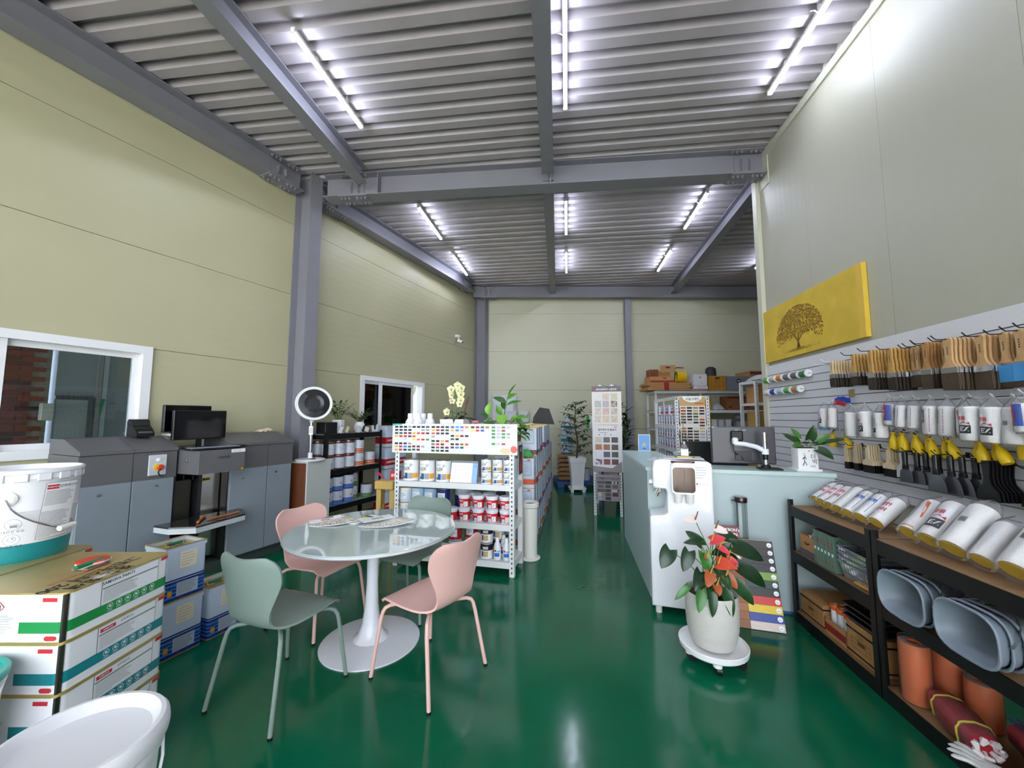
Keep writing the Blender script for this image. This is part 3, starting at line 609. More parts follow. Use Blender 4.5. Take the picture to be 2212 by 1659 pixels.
# upright blue and white tins
NAVY, SKY = mat('#16327c', .35), mat('#3f7fd0', .35); TB = mat('#c3cfe2', .3, coat=.2)
def tin_rim(m, w, h, q):              # raised rim round a sunken lid
    for a, b, c, d in ((-w, -w, w, -w + .004), (-w, w - .004, w, w), (-w, -w, -w + .004, w), (w - .004, -w, w, w)): m.box(a, b, h - q, c, d, h - .004, 0); k = .0015; m.box(a - k, b - k, h - .005, c + k, d + k, h, 1)
def tall_tin():
    e = thing('square_tin', '', 'paint tin'); w, h = .119, .35
    m = MB(); m.cbox(-w, -w, .006, w, w, h - .028, .018, 3, 0, top=1); m.cbox(-w - .002, -w - .002, 0, w + .002, w + .002, .006, .018, 3, 1); tin_rim(m, w, h, .028); m.build('body', [TB, TGOLD], e)
    m = MB()
    for a, b, c in ((0, .12, 0), (.125, .135, 0), (.02, .03, 1), (.045, .056, 1), (.07, .078, 1), (.09, .105, 1)):
        k = .0009 if c == 0 else .0014; m.cbox(-w - k, -w - k, .007 + a, w + k, w + k, .007 + b, .018, 3, c)
    m.build('stripes', [NAVY, SKY], e)
    m = MB(); g = lambda u, v, d: (u, -w - .002 + d, v)
    m.rect(-.04, .2, .06, .31, 0, 0, g); m.lines(-.03, .21, .05, .3, 5, -.0004, 1, g, .12); m.rect(-.05, .03, .075, .115, -.0004, 2, g); m.lines(-.045, .036, .07, .11, 11, -.0008, 1, g, .4); m.rect(-.03, .012, -.005, .018, -.0004, 3, g)
    m.rect(-.1, .04, -.075, .075, -.0006, 4, g); ring(m, -.1, .11, .01, 5, g); ring(m, -.085, .105, .008, 5, g); ring(m, -.07, .115, .008, 5, g); m.rect(-.0885, .075, -.0865, .1, -.0008, 5, g)
    m.build('print', [CREAM, GREYTXT, mat('#b8c4d8', .5), TRED, mat('#d8952a', .5), INK], e, smooth=0)
    m = MB(); m.lathe([(.03, 0), (.03, .01), (.032, .014), (.028, .018), (0, .016)], 24, t=T(-.02, .05, h - .028)); m.build('cap', TGOLD, e)
    handle(e, .0, .0, h - .028, .8, 0)
    return e
tt = Proto(tall_tin); rr = LT + .05
def tinpos(px, py): c, s = math.cos(rr), math.sin(rr); return (px - .119 * c - .119 * s, py - .119 * s + .119 * c)
x, y = tinpos(-2.134, 2.777)
tt.put('tall square tin with navy stripes, upper of two behind the gold topped tins', (x, y, .35), rr, 'tall navy striped tins')
tt.put('tall square tin with navy stripes standing under its twin', (x, y, 0), rr, 'tall navy striped tins')
x, y = tinpos(-2.03, 3.03); tt.put('tall square tin with navy stripes standing alone by the green chair', (x, y, 0), rr, 'tall navy striped tins')
# ---------------------------------------------------------------- round table with four chairs
tb = thing('round_table', 'round white pedestal table with a glass top among four chairs', 'table', (-1.0, 2.87, 0))
TWH = mat('#e2e2ea', .2, coat=.4)
m = MB(); m.lathe([(.33, 0), (.33, .008), (.3, .014), (.12, .03), (.085, .06), (.06, .13), (.045, .25), (.038, .4), (.04, .55), (.05, .66), (.075, .7)], 56); m.build('pedestal', TWH, tb, (.02, -.06, 0))
m = MB(); m.lathe([(.0, .7), (.5, .7), (.575, .722), (.583, .732), (.583, .737), (0, .737)], 72); m.build('tabletop', TWH, tb, smooth=18)
TG = mat('#b9c7c4', .03, coat=1., name='frosted_glass_top')
m = MB(); m.lathe([(.578, .737), (.582, .739), (.582, .744), (.579, .746), (0, .746)], 72); m.build('glass_sheet', TG, tb, smooth=18)
def chair(pl):
    def mk():
        e = thing('shell_chair', '', 'chair'); bm = bmesh.new()
        prof = [(.225, .418), (.2, .437), (.12, .445), (.02, .438), (-.08, .43), (-.15, .434), (-.2, .455), (-.228, .5), (-.24, .56), (-.252, .64), (-.266, .72), (-.28, .79), (-.287, .825)]
        wid = [.17, .196, .213, .212, .195, .172, .156, .15, .163, .198, .225, .215, .15]
        # smooth resample
        def cr(a, i, t):
            p0, p1, p2, p3 = (a[max(0, min(len(a) - 1, i + k))] for k in (-1, 0, 1, 2))
            return .5 * ((2 * p1) + (-p0 + p2) * t + (2 * p0 - 5 * p1 + 4 * p2 - p3) * t * t + (-p0 + 3 * p1 - 3 * p2 + p3) * t ** 3)
        NV, NU = 40, 14; rows = []
        ys = [p[0] for p in prof]; zs = [p[1] for p in prof]
        for j in range(NV + 1):
            q = j / NV * (len(prof) - 1); i = min(int(q), len(prof) - 2); t = q - i
            y, z, w = cr(ys, i, t), cr(zs, i, t), cr(wid, i, t)
            v = j / NV; back = max(0, min(1, (v - .5) / .3)); row = []
            for k in range(NU + 1):
                u = 2 * k / NU - 1; c = u * u
                row.append(bm.verts.new((u * w, y + back * .045 * c * (w / .22), z + (1 - back) * .012 * c - (.016 * c if v < .12 else 0) + (.012 * (math.cos(u * PI * 1.0)) * -.6 * (v > .93)))))
            rows.append(row)
        for j in range(NV):
            for k in range(NU): bm.faces.new((rows[j][k], rows[j][k + 1], rows[j + 1][k + 1], rows[j + 1][k]))
        bmesh.ops.recalc_face_normals(bm, faces=bm.faces[:])
        bmesh.ops.solidify(bm, geom=bm.faces[:], thickness=.012)
        me = bpy.data.meshes.new('shell'); bm.to_mesh(me); bm.free(); me.materials.append(pl)
        me.polygons.foreach_set('use_smooth', [True] * len(me.polygons)); me.set_sharp_from_angle(angle=R(50))
        o = bpy.data.objects.new('shell', me); COL.objects.link(o); o.parent = e
        for sx in (-1, 1):
            for sy in (1, -1):
                m = MB(); fy = .23 if sy > 0 else -.255
                m.tube([(sx * .02, sy * .05, .412), (sx * .12, sy * .125, .412), (sx * .165, sy * .16, .41), (sx * .188, sy * .178, .398), (sx * .198, sy * .188, .375), (sx * .205, sy * .195, .34), (sx * .24, fy, .012)], .0115, 10)
                lg = m.build('leg', pl, e)
                m = MB(); m.cyl(sx * .24, fy, 0, .014, .0125, 10); m.build('foot_cap', BLACK, lg)
        m = MB(); m.rbox(-.12, -.11, .405, .12, .11, .425, .004); m.build('seat_bracket', pl, e)
        return e
    return Proto(mk)
PINK = mat('#dfb3ab', .5, bump=.03, bscale=400); SAGE = mat('#7c8c84', .5, bump=.03, bscale=400)
cp, cg = chair(PINK), chair(SAGE)
cg.put('sage green shell chair with its back to the camera', (-1.30, 2.31, 0), R(-20.5), 'shell chairs')
cp.put('pink shell chair pulled out on the aisle side of the table', (-.5125, 2.49, 0), R(56), 'shell chairs')
cp.put('pink shell chair tucked behind the table beside the tinting machine', (-1.47, 3.07, 0), R(-113), 'shell chairs')
cg.put('sage green shell chair between the table and the white rack', (-.82, 3.3, 0), R(158), 'shell chairs')
# colour fan decks on the table
def fan_deck(label, loc, a0, a1, n, L, w, cols, cover=None, seed=1):
    e = thing('colour_fan_deck', label, 'colour cards', loc); rnd = random.Random(seed)
    for i in range(n):
        a = a0 + (a1 - a0) * i / (n - 1); t = T(0, 0, .0012 * i, rz=a)
        m = MB(); m.box(-.01, -w / 2, 0, L, w / 2, .001, 0, t)
        if not (cover and i >= n - cover[0]):
            for k in range(6):
                x0 = L * (.3 + .11 * k); m.quad((x0, -w * .42, .0015), (x0 + L * .085, -w * .42, .0015), (x0 + L * .085, w * .42, .0015), (x0, w * .42, .0015), 1 + rnd.randrange(len(cols)), t)
        ms = [WHITE] + cols
        m.build('card', ms, e, smooth=0)
    if cover:
        a = a1 if cover[0] else a0
        m = MB(); t = T(0, 0, .0012 * n + .001, rz=a); vv, ff = tmesh(cover[1], .02); S = cover[3]
        m.add([(t @ Vector((L * .45 - S * p[0], -w * .05 - S * p[1], 0)))[:] for p in vv], ff); m.build('cover_print', cover[2], e, smooth=0)
    return e
TANS = [mat(h, .6) for h in ('#b59a6e', '#9a927c', '#c6b48c', '#8c8078', '#a8885c', '#b0aca0', '#d8cfae', '#776c60')]
PALE = [mat(h, .6) for h in ('#cdb98e', '#c9c8a4', '#b6c6cc', '#d8c4b8', '#a99c86', '#d6c878', '#9ab0a8', '#e0d8c0', '#c0a8a0')]
fan_deck('open fan of colour cards marked 1200 near the pink chair', (-1.40, 3.16, .747), R(-105), R(-38), 12, .27, .055, TANS, None, 3)
fan_deck('open fan of pale colour cards in the middle of the table', (-.97, 3.1, .747), R(-125), R(-20), 15, .25, .055, PALE, None, 8)
m = MB(); m.box(-.045, -.13, 0, .045, .13, .004); o = tag(m.build('colour_card', WHITE, None, (-1.165, 3.09, .747), R(-25), smooth=0), 'white colour card with yellow stripes between the two fans', 'colour card')
m = MB(); z = .0055
for y0, y1, k in ((.06, .09, 0), (.03, .055, 1), (.015, .028, 2)): m.add([(-.044, y0, z), (.044, y0, z), (.044, y1, z), (-.044, y1, z)], [(0, 1, 2, 3)], k)
vv, ff = tmesh('600', .0); m.add([(-p[0] * .045, -.06 - p[1] * .045, z) for p in vv], ff, 3); m.build('print', [INK, mat('#d8d23a', .6), mat('#b8c078', .6), RED], o, smooth=0)
m = MB(); m.box(-.09, -.045, 0, .16, .045, .003); o = tag(m.build('colour_card', WHITE, None, (-1.47, 3.06, .747), R(35), smooth=0), 'white cover card printed 1200 at the table edge', 'colour card')
m = MB(); vv, ff = tmesh('1200', .02); m.add([(.05 - p[0] * .06, -p[1] * .06, .0042) for p in vv], ff); m.build('print', RED, o, smooth=0)
m = MB(); m.box(-.12, -.06, 0, .12, .06, .003); o = tag(m.build('colour_card', mat('#dfe1e4', .4), None, (-1.03, 3.02, .773), R(40), smooth=0), 'grey card printed 950 lying on the middle fan', 'colour card')
m = MB(); vv, ff = tmesh('950', .02); m.add([(-p[0] * .06, -p[1] * .06, .0042) for p in vv], ff); m.build('print', mat('#8a7a3a', .6), o, smooth=0)
# ---------------------------------------------------------------- paint cans
def can(name, cat, r, h, bands, label=None, lid=STEEL, bail=False, taper=0., rim=True, body_mats=(TW,)):
    """bands: (z0, z1, material index) fractions; body_mats list"""
    def mk():
        e = thing(name, '', cat); zs = sorted({0., 1., *[b[0] for b in bands], *[b[1] for b in bands]}); pr = []
        for a, b in zip(zs[:-1], zs[1:]):
            mi = 0
            for q in bands:
                if q[0] <= a and b <= q[1]: mi = q[2]
            rr_ = lambda z: r * (1 - taper * (1 - z))
            pr += [(rr_(a), a * h, mi), (rr_(b), b * h, mi)]
        m = MB(); m.lathe(pr, 24); m.build('body', list(body_mats), e)
        m = MB()
        if rim: m.lathe([(r * 1.0, h - .002), (r * 1.03, h - .001), (r * 1.03, h + .004), (r * .96, h + .004), (r * .93, h - .001), (r * .8, h - .002), (r * .78, h + .001), (0, h + .001)], 24)
        else: m.lathe([(r * 1.02, h * .8), (r * 1.06, h * .8), (r * 1.07, h * .82), (r * 1.06, h * .985), (r * 1.0, h), (r * .93, h), (r * .9, h - .008), (0, h - .008)], 24)
        m.build('lid', lid, e)
        if label:
            m = MB(); ms = label(m, cylmap(r + .0012), r, h); m.build('label_print', ms, e, smooth=0)
        if bail:
            m = MB(); m.tube([(-r * 1.03, 0, h * .8)] + [(-r * 1.05 * math.cos(a), -r * (1.04) * abs(math.sin(a)) - .002, h * .8 - h * .35 * math.sin(a)) for a in [i / 10 * PI for i in range(1, 10)]] + [(r * 1.03, 0, h * .8)], .002, 5); m.build('bail', STEEL, e)
        return e
    return Proto(mk)
BL = mat('#cdd3df', .3, coat=.3); BRN = mat('#6d2a18', .4); ORG = mat('#d9871f', .4); DRD = mat('#b03a1c', .4); BLU = mat('#1f5cc0', .35); GRN = mat('#4c8a2a', .4); BLU2 = mat('#123c90', .35); GRN2 = mat('#2c641c', .4)
def lab_a(m, fn, r, h):
    m.rect(-r * .1, h * .2, r * .75, h * .8, 0, 0, fn, 5); m.text('SAMHWA', r * .22, r * .3, h * .72, -.0008, 1, fn, .02); m.lines(0, h * .35, r * .65, h * .62, 4, -.0008, 2, fn, .35, 3); m.rect(r * .1, h * .22, r * .25, h * .3, -.0008, 1, fn, 2)
    m.add([fn(r * .75, h * .08, -.0004), fn(r * 1.15, h * .08, -.0004), fn(r * 1.15, h * .5, -.0004)], [(0, 1, 2)], 3)
    return [WHITE, INK, GREYTXT, BRN]
can_a = can('paint_can', 'paint can', .085, .185, ((0, .07, 1), (.86, 1, 1)), lab_a, bail=True, body_mats=(BL, BRN))
def lab_b(m, fn, r, h):
    m.rect(0, h * .42, r * .8, h * .84, 0, 0, fn, 5); m.lines(r * .06, h * .46, r * .7, h * .74, 4, -.0008, 2, fn, .35, 3); m.text('UT', r * .2, r * .2, h * .9, -.0008, 1, fn); m.rect(-r * .5, h * .5, -r * .35, h * .62, -.0004, 3, fn, 2); m.rect(-r * .3, h * .4, -r * .15, h * .5, -.0004, 4, fn, 2)
    return [WHITE, INK, GREYTXT, RED, ORG]
can_b = can('paint_can', 'paint can', .083, .185, ((0, .05, 1), (.09, .17, 2), (.17, .22, 1), (.25, .32, 2), (.32, .36, 1)), lab_b, body_mats=(BL, ORG, DRD))
can_c = can('paint_can', 'paint can', .083, .185, ((0, .1, 1), (.12, .2, 2), (.22, .32, 1)), lab_b, body_mats=(BL, BLU, BLU2), lid=mat('#55585e', .3, .8))
can_d = can('paint_can', 'paint can', .083, .185, ((0, .1, 1), (.12, .2, 2), (.22, .32, 1)), lab_b, body_mats=(BL, GRN, GRN2), lid=mat('#55585e', .3, .8))
# ---------------------------------------------------------------- boltless racks
def rack(name, label, cat, loc, rz, w, d, zs, zt, m_, dm, pw=.045, lip=.05, holes=True, midp=()):
    e = thing(name, label, cat, loc, rz)
    for x in [0, w - pw] + [q - pw / 2 for q in midp]:
        for y in (0, d - pw):
            m = MB(); m.box(x, y, 0, x + pw, y + .003, zt); m.box(x, y, 0, x + .003, y + pw, zt) if x < w / 2 else m.box(x + pw - .003, y, 0, x + pw, y + pw, zt)
            if y: m.box(x, y + pw - .003, 0, x + pw, y + pw, zt)
            p = m.build('post', m_, e, smooth=0)
            if holes and (y == 0):
                h = MB(); k = int(zt / .045)
                for i in range(k): h.rect(x + pw * .38, .03 + i * .045, x + pw * .62, .05 + i * .045, -.0006)
                o = h.build('slot_row', mat('#26262a', .7), p, smooth=0); o['kind'] = 'stuff'
    for z in zs:
        m = MB(); m.box(0.004, .004, z - .012, w - .004, d - .004, z); m.build('shelf_board', dm, e, smooth=0)
        m = MB(); m.box(.004, .001, z - lip, w - .004, .01, z + .002); m.build('shelf_beam', m_, e, smooth=0)
        m = MB(); m.box(.004, d - .01, z - lip, w - .004, d - .001, z + .002); m.build('shelf_beam', m_, e, smooth=0)
        for x in (.004, w - .012): m = MB(); m.box(x, .01, z - lip, x + .008, d - .01, z - .002); m.build('side_beam', m_, e, smooth=0)
    return e
BKM = mat('#101113', .45, .2); RW_ = mat('#dfe0e0', .4)
rk = rack('black_rack', 'black steel rack of paint cans below the small window', 'rack', LW(5.95, .5, 0), LT, 1.05, .42, (.33, .82, 1.31), 1.34, BKM, mat('#8d8d8a', .6), lip=.07)
def lc(proto, label, s, d, z, group, rz=0): return proto.put(label, LW(s, d, z + .002), LT + rz + .35, group)
G1 = 'cans on the black rack'; cols = [6.08, 6.26, 6.44, 6.62, 6.8]
cnt = 0
for j, d in enumerate((.4, .2)):
    for i, s in enumerate((6.07, 6.25, 6.43, 6.61)):
        for lv in range(2):
            pr, nm = (can_b, 'ringed in orange') if (i == 3) else (can_a, 'with a brown rim')
            lc(pr, 'white can %s, %s from the fan, %s tier, %s row, middle shelf' % (nm, ORD[i], ('lower', 'upper')[lv], ('front', 'rear')[j]), s, d, .82 + lv * .192, G1)
lc(can_b, 'white paint can ringed in orange at the far end of the middle shelf, front', 6.86, .38, .82, G1)
for i, (s, d) in enumerate(((6.06, .4), (6.24, .4), (6.45, .38))):
    for lv in range(2): lc(can_c, 'white paint can ringed in blue, %s from the cabinet, %s tier of the low shelf' % (ORD[i], ('lower', 'upper')[lv]), s, d, .33 + lv * .192, G1)
for i, (s, d, n) in enumerate(((6.62, .28, 2), (6.82, .38, 1), (6.3, .18, 2))):
    for lv in range(n): lc(can_d, 'white can ringed in green, %s, %s tier, low shelf' % (('behind the blue cans', 'at the far end', 'at the rear of the blue cans')[i], ('lower', 'upper')[lv]), s, d, .33 + lv * .192, G1)
# square tins with a red curved band
TR = mat('#b3202a', .35)
def sq_tin(band_m, zb0, zb1, txt=None, w=.119, h=.35, tagm=RED, top=TGOLD, curve=False):
    def mk():
        e = thing('square_tin', '', 'paint tin')
        m = MB(); m.cbox(-w, -w, .005, w, w, h - .018, .016, 2, 0, top=1); m.cbox(-w - .002, -w - .002, 0, w + .002, w + .002, .005, .016, 2, 1); tin_rim(m, w, h, .018); m.build('body', [TB, top], e)
        m = MB(); m.cbox(-w - .001, -w - .001, h * zb0, w + .001, w + .001, h * zb1, .016, 2); m.build('band', band_m, e)
        m = MB(); g = lambda u, v, d: (u, -w - .0022 + d, v); g2_ = lambda u, v, d: (w + .0022 - d, u, v)
        for q in (g, g2_):
            if txt: m.text(txt, .05, 0, h * (zb0 + zb1) / 2, 0, 0, q, .015)
            else:
                m.rect(-w * .7, h * .42, w * .7, h * .9, 0, 1, q); m.rect(-w * .66, h * .435, w * .66, h * .885, -.0003, 0, q); m.lines(-w * .55, h * .47, w * .5, h * .8, 6, -.0006, 1, q, .2)
            m.rect(w * .3, h * .92, w * .6, h * .955, -.0006, 2, q)
        m.build('label_print', [WHITE if txt else TB, GREYTXT, tagm], e, smooth=0)
        m = MB(); m.lathe([(w * .24, 0), (w * .24, .014), (0, .014)], 16, t=T(-w * .2, w * .4, h - .018)); m.build('cap', top, e)
        return e
    return Proto(mk)
tin_red = sq_tin(TR, .16, .46, 'SAMHWA')
for i, (s, d) in enumerate(((6.97 + .27, .36), (7.5, .36))):
    for lv in range(4):
        tin_red.put('square tin with a wide red band, %s stack past the black rack, %s up' % (ORD[i], ORD[lv]), LW(s, d, lv * .351), LT + .02, 'red banded square tins')
# ---------------------------------------------------------------- cabinet with pedestal fan
fc = thing('low_cabinet', 'low cabinet with white front and brown wooden side under the fan', 'cabinet', (-2.47, 4.72, 0), R(76))
m = MB(); m.box(.0, .018, 0.0, .4, .3, .995); m.build('body', mat('#6b3a20', .5, var=.15, scale=6, stretch=(6, 6, 1)), fc, smooth=0)
m = MB(); m.box(-.004, 0, .02, .4, .018, .985); m.build('door', mat('#c8cac6', .5), fc, smooth=0)
m = MB(); m.box(-.002, -.0, .985, .402, .3, 1.0); m.build('top', mat('#c8cac6', .5), fc, smooth=0)
fn_ = thing('pedestal_fan', 'white air circulator fan with a round black grille on the low cabinet', 'fan', (-2.54, 4.9, 1.0), R(20))
m = MB(); m.lathe([(.17, 0), (.175, .006), (.175, .016), (.165, .024), (0, .03)], 40); m.build('base', mat('#d2d4da', .3), fn_)
m = MB(); m.lathe([(.05, .0285), (.045, .034), (0, .035)], 24, t=T(.03, -.07, -.004)); m.build('base_button', BLACK, fn_)
m = MB(); m.cyl(0, 0, .025, .1, .026, 20); m.build('collar', WHITE, fn_)
m = MB(); m.cyl(0, 0, .1, .5, .021, 20); m.build('pole', mat('#a9abb2', .25, .7), fn_)
m = MB(); m.rbox(-.024, -.03, .32, .024, -.018, .43, .004); 
rm = m.build('remote_control', WHITE, fn_)
m = MB()
for i in range(3):
    for x in (-.01, .01): m.rect(x - .004, .35 + i * .022, x + .004, .362 + i * .022, -.0305)
o = m.build('button_print', INK, rm, smooth=0); o['kind'] = 'stuff'
m = MB(); m.cyl(0, 0, .48, .54, .024, 20); m.build('neck', WHITE, fn_)
hd = MB(); t = T(.02, -.05, .71, rz=.28, rx=PI / 2 - .12)
hd.lathe([(.03, -.16), (.1, -.15), (.17, -.1), (.2, -.04), (.212, .02), (.212, .05), (.205, .055), (.2, .05)], 48, t=t); hd.build('housing', WHITE, fn_)
m = MB(); m.lathe([(.2, .045), (.17, .052), (.11, .06)], 48, t=t, cap=False)
g = m.build('grille', mat('#26272a', .35, .3), fn_)
m = MB()
for i in range(96):
    a = i / 96 * 2 * PI; m.tube([(t @ Vector((math.cos(a) * q, math.sin(a) * q, z)))[:] for q, z in ((.112, .0615), (.155, .057), (.197, .048))], .0014, 3)
o = m.build('grille_rib', mat('#4a4b50', .35, .4), g, smooth=0); o['kind'] = 'stuff'
m = MB(); m.lathe([(.112, .056), (.11, .064), (.104, .062), (.06, .054), (0, .05)], 40, t=t); m.build('hub_cap', mat('#3a3b3e', .25, .5), g)
m = MB(); m.lathe([(.213, .048), (.207, .056), (.199, .05)], 48, t=t, cap=False); m.build('front_ring', WHITE, fn_)
bb = MB(); bb.rbox(-.12, -.08, 0, .08, .1, .16, .006); tag(bb.build('black_box', mat('#131316', .5), None, LW(6.12, .34, 1.313), LT), 'black plastic box behind the fan at the end of the rack', 'box')
# ---------------------------------------------------------------- plants
LEAF = [mat('#2e5a22', .35, var=.25, scale=12), mat('#3d7028', .35, var=.25, scale=12), mat('#1d4019', .4, var=.25, scale=12)]
LIME = mat('#7ea83a', .35, var=.2, scale=10); SOIL = mat('#3a2a1e', .95, bump=.6, bscale=80); STEM = mat('#5d7a3a', .5)
def leaf(m, base, d, L, w, mi=0, up=(0, 0, 1), curl=.25, heart=False, n=5):
    d = Vector(d).normalized(); up = Vector(up); s = d.cross(up); s = s.normalized() if s.length > 1e-3 else Vector((1, 0, 0)); nrm = s.cross(d)
    vs = []; fs = []; b = Vector(base)
    for i in range(n + 1):
        t = i / n; ww = w * (max(.02, 1.62 * (1 - t) ** .75 * (t + .1) ** .42) if heart else (math.sin(PI * t ** .8) if 0 < t < 1 else .02)) * .5
        c = b + d * (L * (t - .12 * curl * t * t)) - nrm * (L * curl * t * t); bk = d * (L * .16 * (1 - t) ** 3) if heart else d * 0
        vs += [c - s * ww + nrm * ww * .35 - bk, c, c + s * ww + nrm * ww * .35 - bk]
        if i: k = 3 * i; fs += [(k - 3, k - 2, k + 1, k), (k - 2, k - 1, k + 2, k + 1)]
    m.add(vs, fs, mi)
def leaf_obj(parent, mats, *a, **k): m = MB(); leaf(m, *a, **k); return m.build('leaf', mats, parent, smooth=60)
def frond_plant(label, loc, pot, zs, n, H, spread, ln, lw, seed, cat='plant', name='potted_plant', mats=None, heart=False, leaves=9):
    rnd = random.Random(seed); e = thing(name, label, cat, loc); mats = mats or LEAF
    if pot: pot(e)
    for i in range(n):
        a = rnd.uniform(0, 2 * PI); sp = spread * rnd.uniform(.3, 1); h = H * rnd.uniform(.65, 1)
        pts = [Vector((.03 * math.cos(a), .03 * math.sin(a), zs)) + Vector((sp * math.cos(a) * t ** 1.5, sp * math.sin(a) * t ** 1.5, h * (t - .15 * t * t))) for t in [k / 6 for k in range(7)]]
        m = MB(); m.tube(pts, [.006 * (1 - k / 9) for k in range(7)], 5); st = m.build('stem', STEM, e)
        for k in range(leaves):
            t = .25 + .75 * k / leaves; q = min(5, int(t * 6)); p = pts[q].lerp(pts[q + 1], t * 6 - q); dv = (pts[q + 1] - pts[q]).normalized()
            b = a + PI / 2 * (1 if k % 2 else -1) * rnd.uniform(.5, 1.1); d = dv * .5 + Vector((math.cos(b), math.sin(b), rnd.uniform(-.1, .5)))
            leaf_obj(st, [rnd.choice(mats)], p, d, ln * rnd.uniform(.75, 1.1), lw * rnd.uniform(.8, 1.1), 0, heart=heart, n=4)
        leaf_obj(st, [rnd.choice(mats)], pts[-1], pts[-1] - pts[-2], ln, lw, n=4)
    return e
def sqpot(e):
    m = MB(); m.cbox(-.065, -.065, 0, .065, .065, .19, .012, 3); m.build('pot', WHITE, e); m = MB(); m.box(-.055, -.055, .186, .055, .055, .193); m.build('soil', SOIL, e, smooth=0)
def rdpot(e):
    m = MB(); m.lathe([(.06, 0), (.075, .03), (.082, .08), (.07, .13), (.058, .15), (.056, .155), (.052, .15), (.052, .135), (0, .135)], 28); m.build('pot', WHITE, e); m = MB(); m.lathe([(.051, .138), (0, .142)], 20); m.build('soil', SOIL, e)
p = frond_plant('glossy dark green potted plant in a square white pot behind the fan', LW(6.32, .3, 1.315), sqpot, .19, 9, .32, .2, .075, .032, 5)
p = frond_plant('bushy potted plant with long fingers of leaves in a round white pot', LW(6.72, .3, 1.315), rdpot, .14, 10, .24, .2, .1, .026, 9)
m = MB(); m.cyl(.0, .0, 0, .1, .02, 12); m.build('trunk', mat('#5a3a26', .8), p, (0, 0, .13))
# small brochures on the rack edge
for i, (s, d, h, lean, c, wd) in enumerate(((6.2, .47, .09, .3, '#d8d8dc', .05), (6.27, .45, .1, -.35, '#9aa0a8', .06), (6.33, .45, .09, .4, '#d6cfa8', .05), (6.52, .46, .1, .3, '#c0c8d0', .05), (6.58, .46, .08, -.3, '#e6e6e8', .06), (6.64, .45, .09, .5, '#2a2c32', .05), (6.7, .46, .07, .35, '#e2ddd2', .07), (6.86, .45, .09, -.3, '#e8e8ea', .06), (6.94, .44, .11, .25, '#dfe3e8', .05))):
    m = MB(); m.box(-wd / 2, -.004, 0, wd / 2, .004, h, t=T(ry=lean)); zz = 1.314 + abs(math.sin(lean)) * wd / 2
    tag(m.build('sample_card', mat(c, .5), None, LW(s, d, zz), LT + (i * 37 % 10 - 5) * .06, smooth=0), 'small %s sample card leaning on the rack top, %s from the fan' % ('dark' if c == '#2a2c32' else ('yellowish' if c == '#d6cfa8' else 'pale'), ORD[i]), 'card', 'sample cards on the rack top')
m = MB(); m.rbox(-.05, -.02, 0, .05, .02, .1, .004); tag(m.build('card_box', mat('#7d7468', .5), None, LW(6.9, .34, 1.314), LT), 'small taupe box on the rack below the window', 'box')
# security camera
sc = thing('security_camera', 'white security camera on the wall by the far corner', 'security camera', LW(9.9, .0, 3.36), LT)
m = MB(); m.rbox(-.05, -.1, .06, .05, 0, .12, .01); m.build('junction_box', WHITE, sc); m = MB(); m.rod((0, -.06, .06), (0, -.1, .0), .015); m.build('bracket', WHITE, sc)
m = MB(); m.lathe([(.03, -.07), (.035, -.06), (.035, .06), (.03, .07)], 16, t=T(0, -.12, -.04, rx=PI / 2 + .35)); m.build('housing', WHITE, sc)
m = MB(); m.lathe([(.026, .0701), (0, .071)], 16, t=T(0, -.12, -.04, rx=PI / 2 + .35)); m.build('lens', BLACK, sc)
# ---------------------------------------------------------------- white rack behind the table
RA = math.atan2(-.31, 1.26); RO = (-1.25, 4.17)
def RK(x, y, z): return (RO[0] + x * math.cos(RA) - y * math.sin(RA), RO[1] + x * math.sin(RA) + y * math.cos(RA), z)
rack('white_rack', 'white steel rack of paint cans behind the round table', 'rack', RK(0, 0, 0), RA, 1.31, .42, (.13, .485, .87, 1.27), 1.28, RW_, RW_, pw=.05, lip=.055)
# colour chart hung across its top
ch = thing('colour_chart', 'wide white colour chart of small swatches across the white rack top', 'colour chart', RK(0, -.008, 0), RA)
m = MB(); t = Matrix(((1, 0, -.0, 0), (0, 1, 0, 0), (-.018, 0, 1, 0), (0, 0, 0, 1)))
m.box(-.03, -.008, 1.17, 1.345, -.002, 1.475); m.build('board', mat('#dedee6', .35), ch, smooth=0)
SW = {'k': '#101016', 'n': '#12122e', 'g': '#9a9aa0', 'y': '#e0a830', 'r': '#c03038', 'd': '#6a1a22', 'e': '#1e5a34', 'o': '#c8603a', 't': '#0e2c30', 'b': '#3a7cc8', 'w': '#e8dcc8', 'Y': '#e8d82a', 'O': '#f07838', 'R': '#e03048', 'E': '#2aa048', 'z': '#9a6a2e', 'v': '#4a5a8a', 'c': '#48a0e0', 'p': '#e89ab0', 'B': '#2a4ec0', 'G': '#2c9050', 'q': '#b8b8be', 'm': '#b04040', 'x': None, '.': '#dcd8d6'}
blocks = [(.0, ['kkkg', 'nnnn', 'tedd', 'yrrd'], 0), (.0, ['kkdg', 'yrbe', 'yrne'], .175), (.205, ['kkne', 'wwgg', 'yord', 'oxxx', 'YORE'], 0), (.205, ['ddgx', 'edxx'], .205), (.425, ['kknn', 'yrde', 'odtn', 'gxxx'], 0), (.425, ['knyr', 'zrdx', 'kmdd', 'eett'], .145), (.64, ['vcbO', 'ybpx'], 0), (.64, ['kydn', 'ekxx'], .09), (.64, ['kdzo', 'dbex'], .175), (.86, ['kdez', 'YrBx', '...x'], 0), (.86, ['....', '....', '....', '.x.x'], .15), (1.08, ['GqGq', 'Gqmx', 'GqGg', 'GqEq', 'xxxx', 'Gqmx'], 0)]
swp = {k: MB() for k in SW}
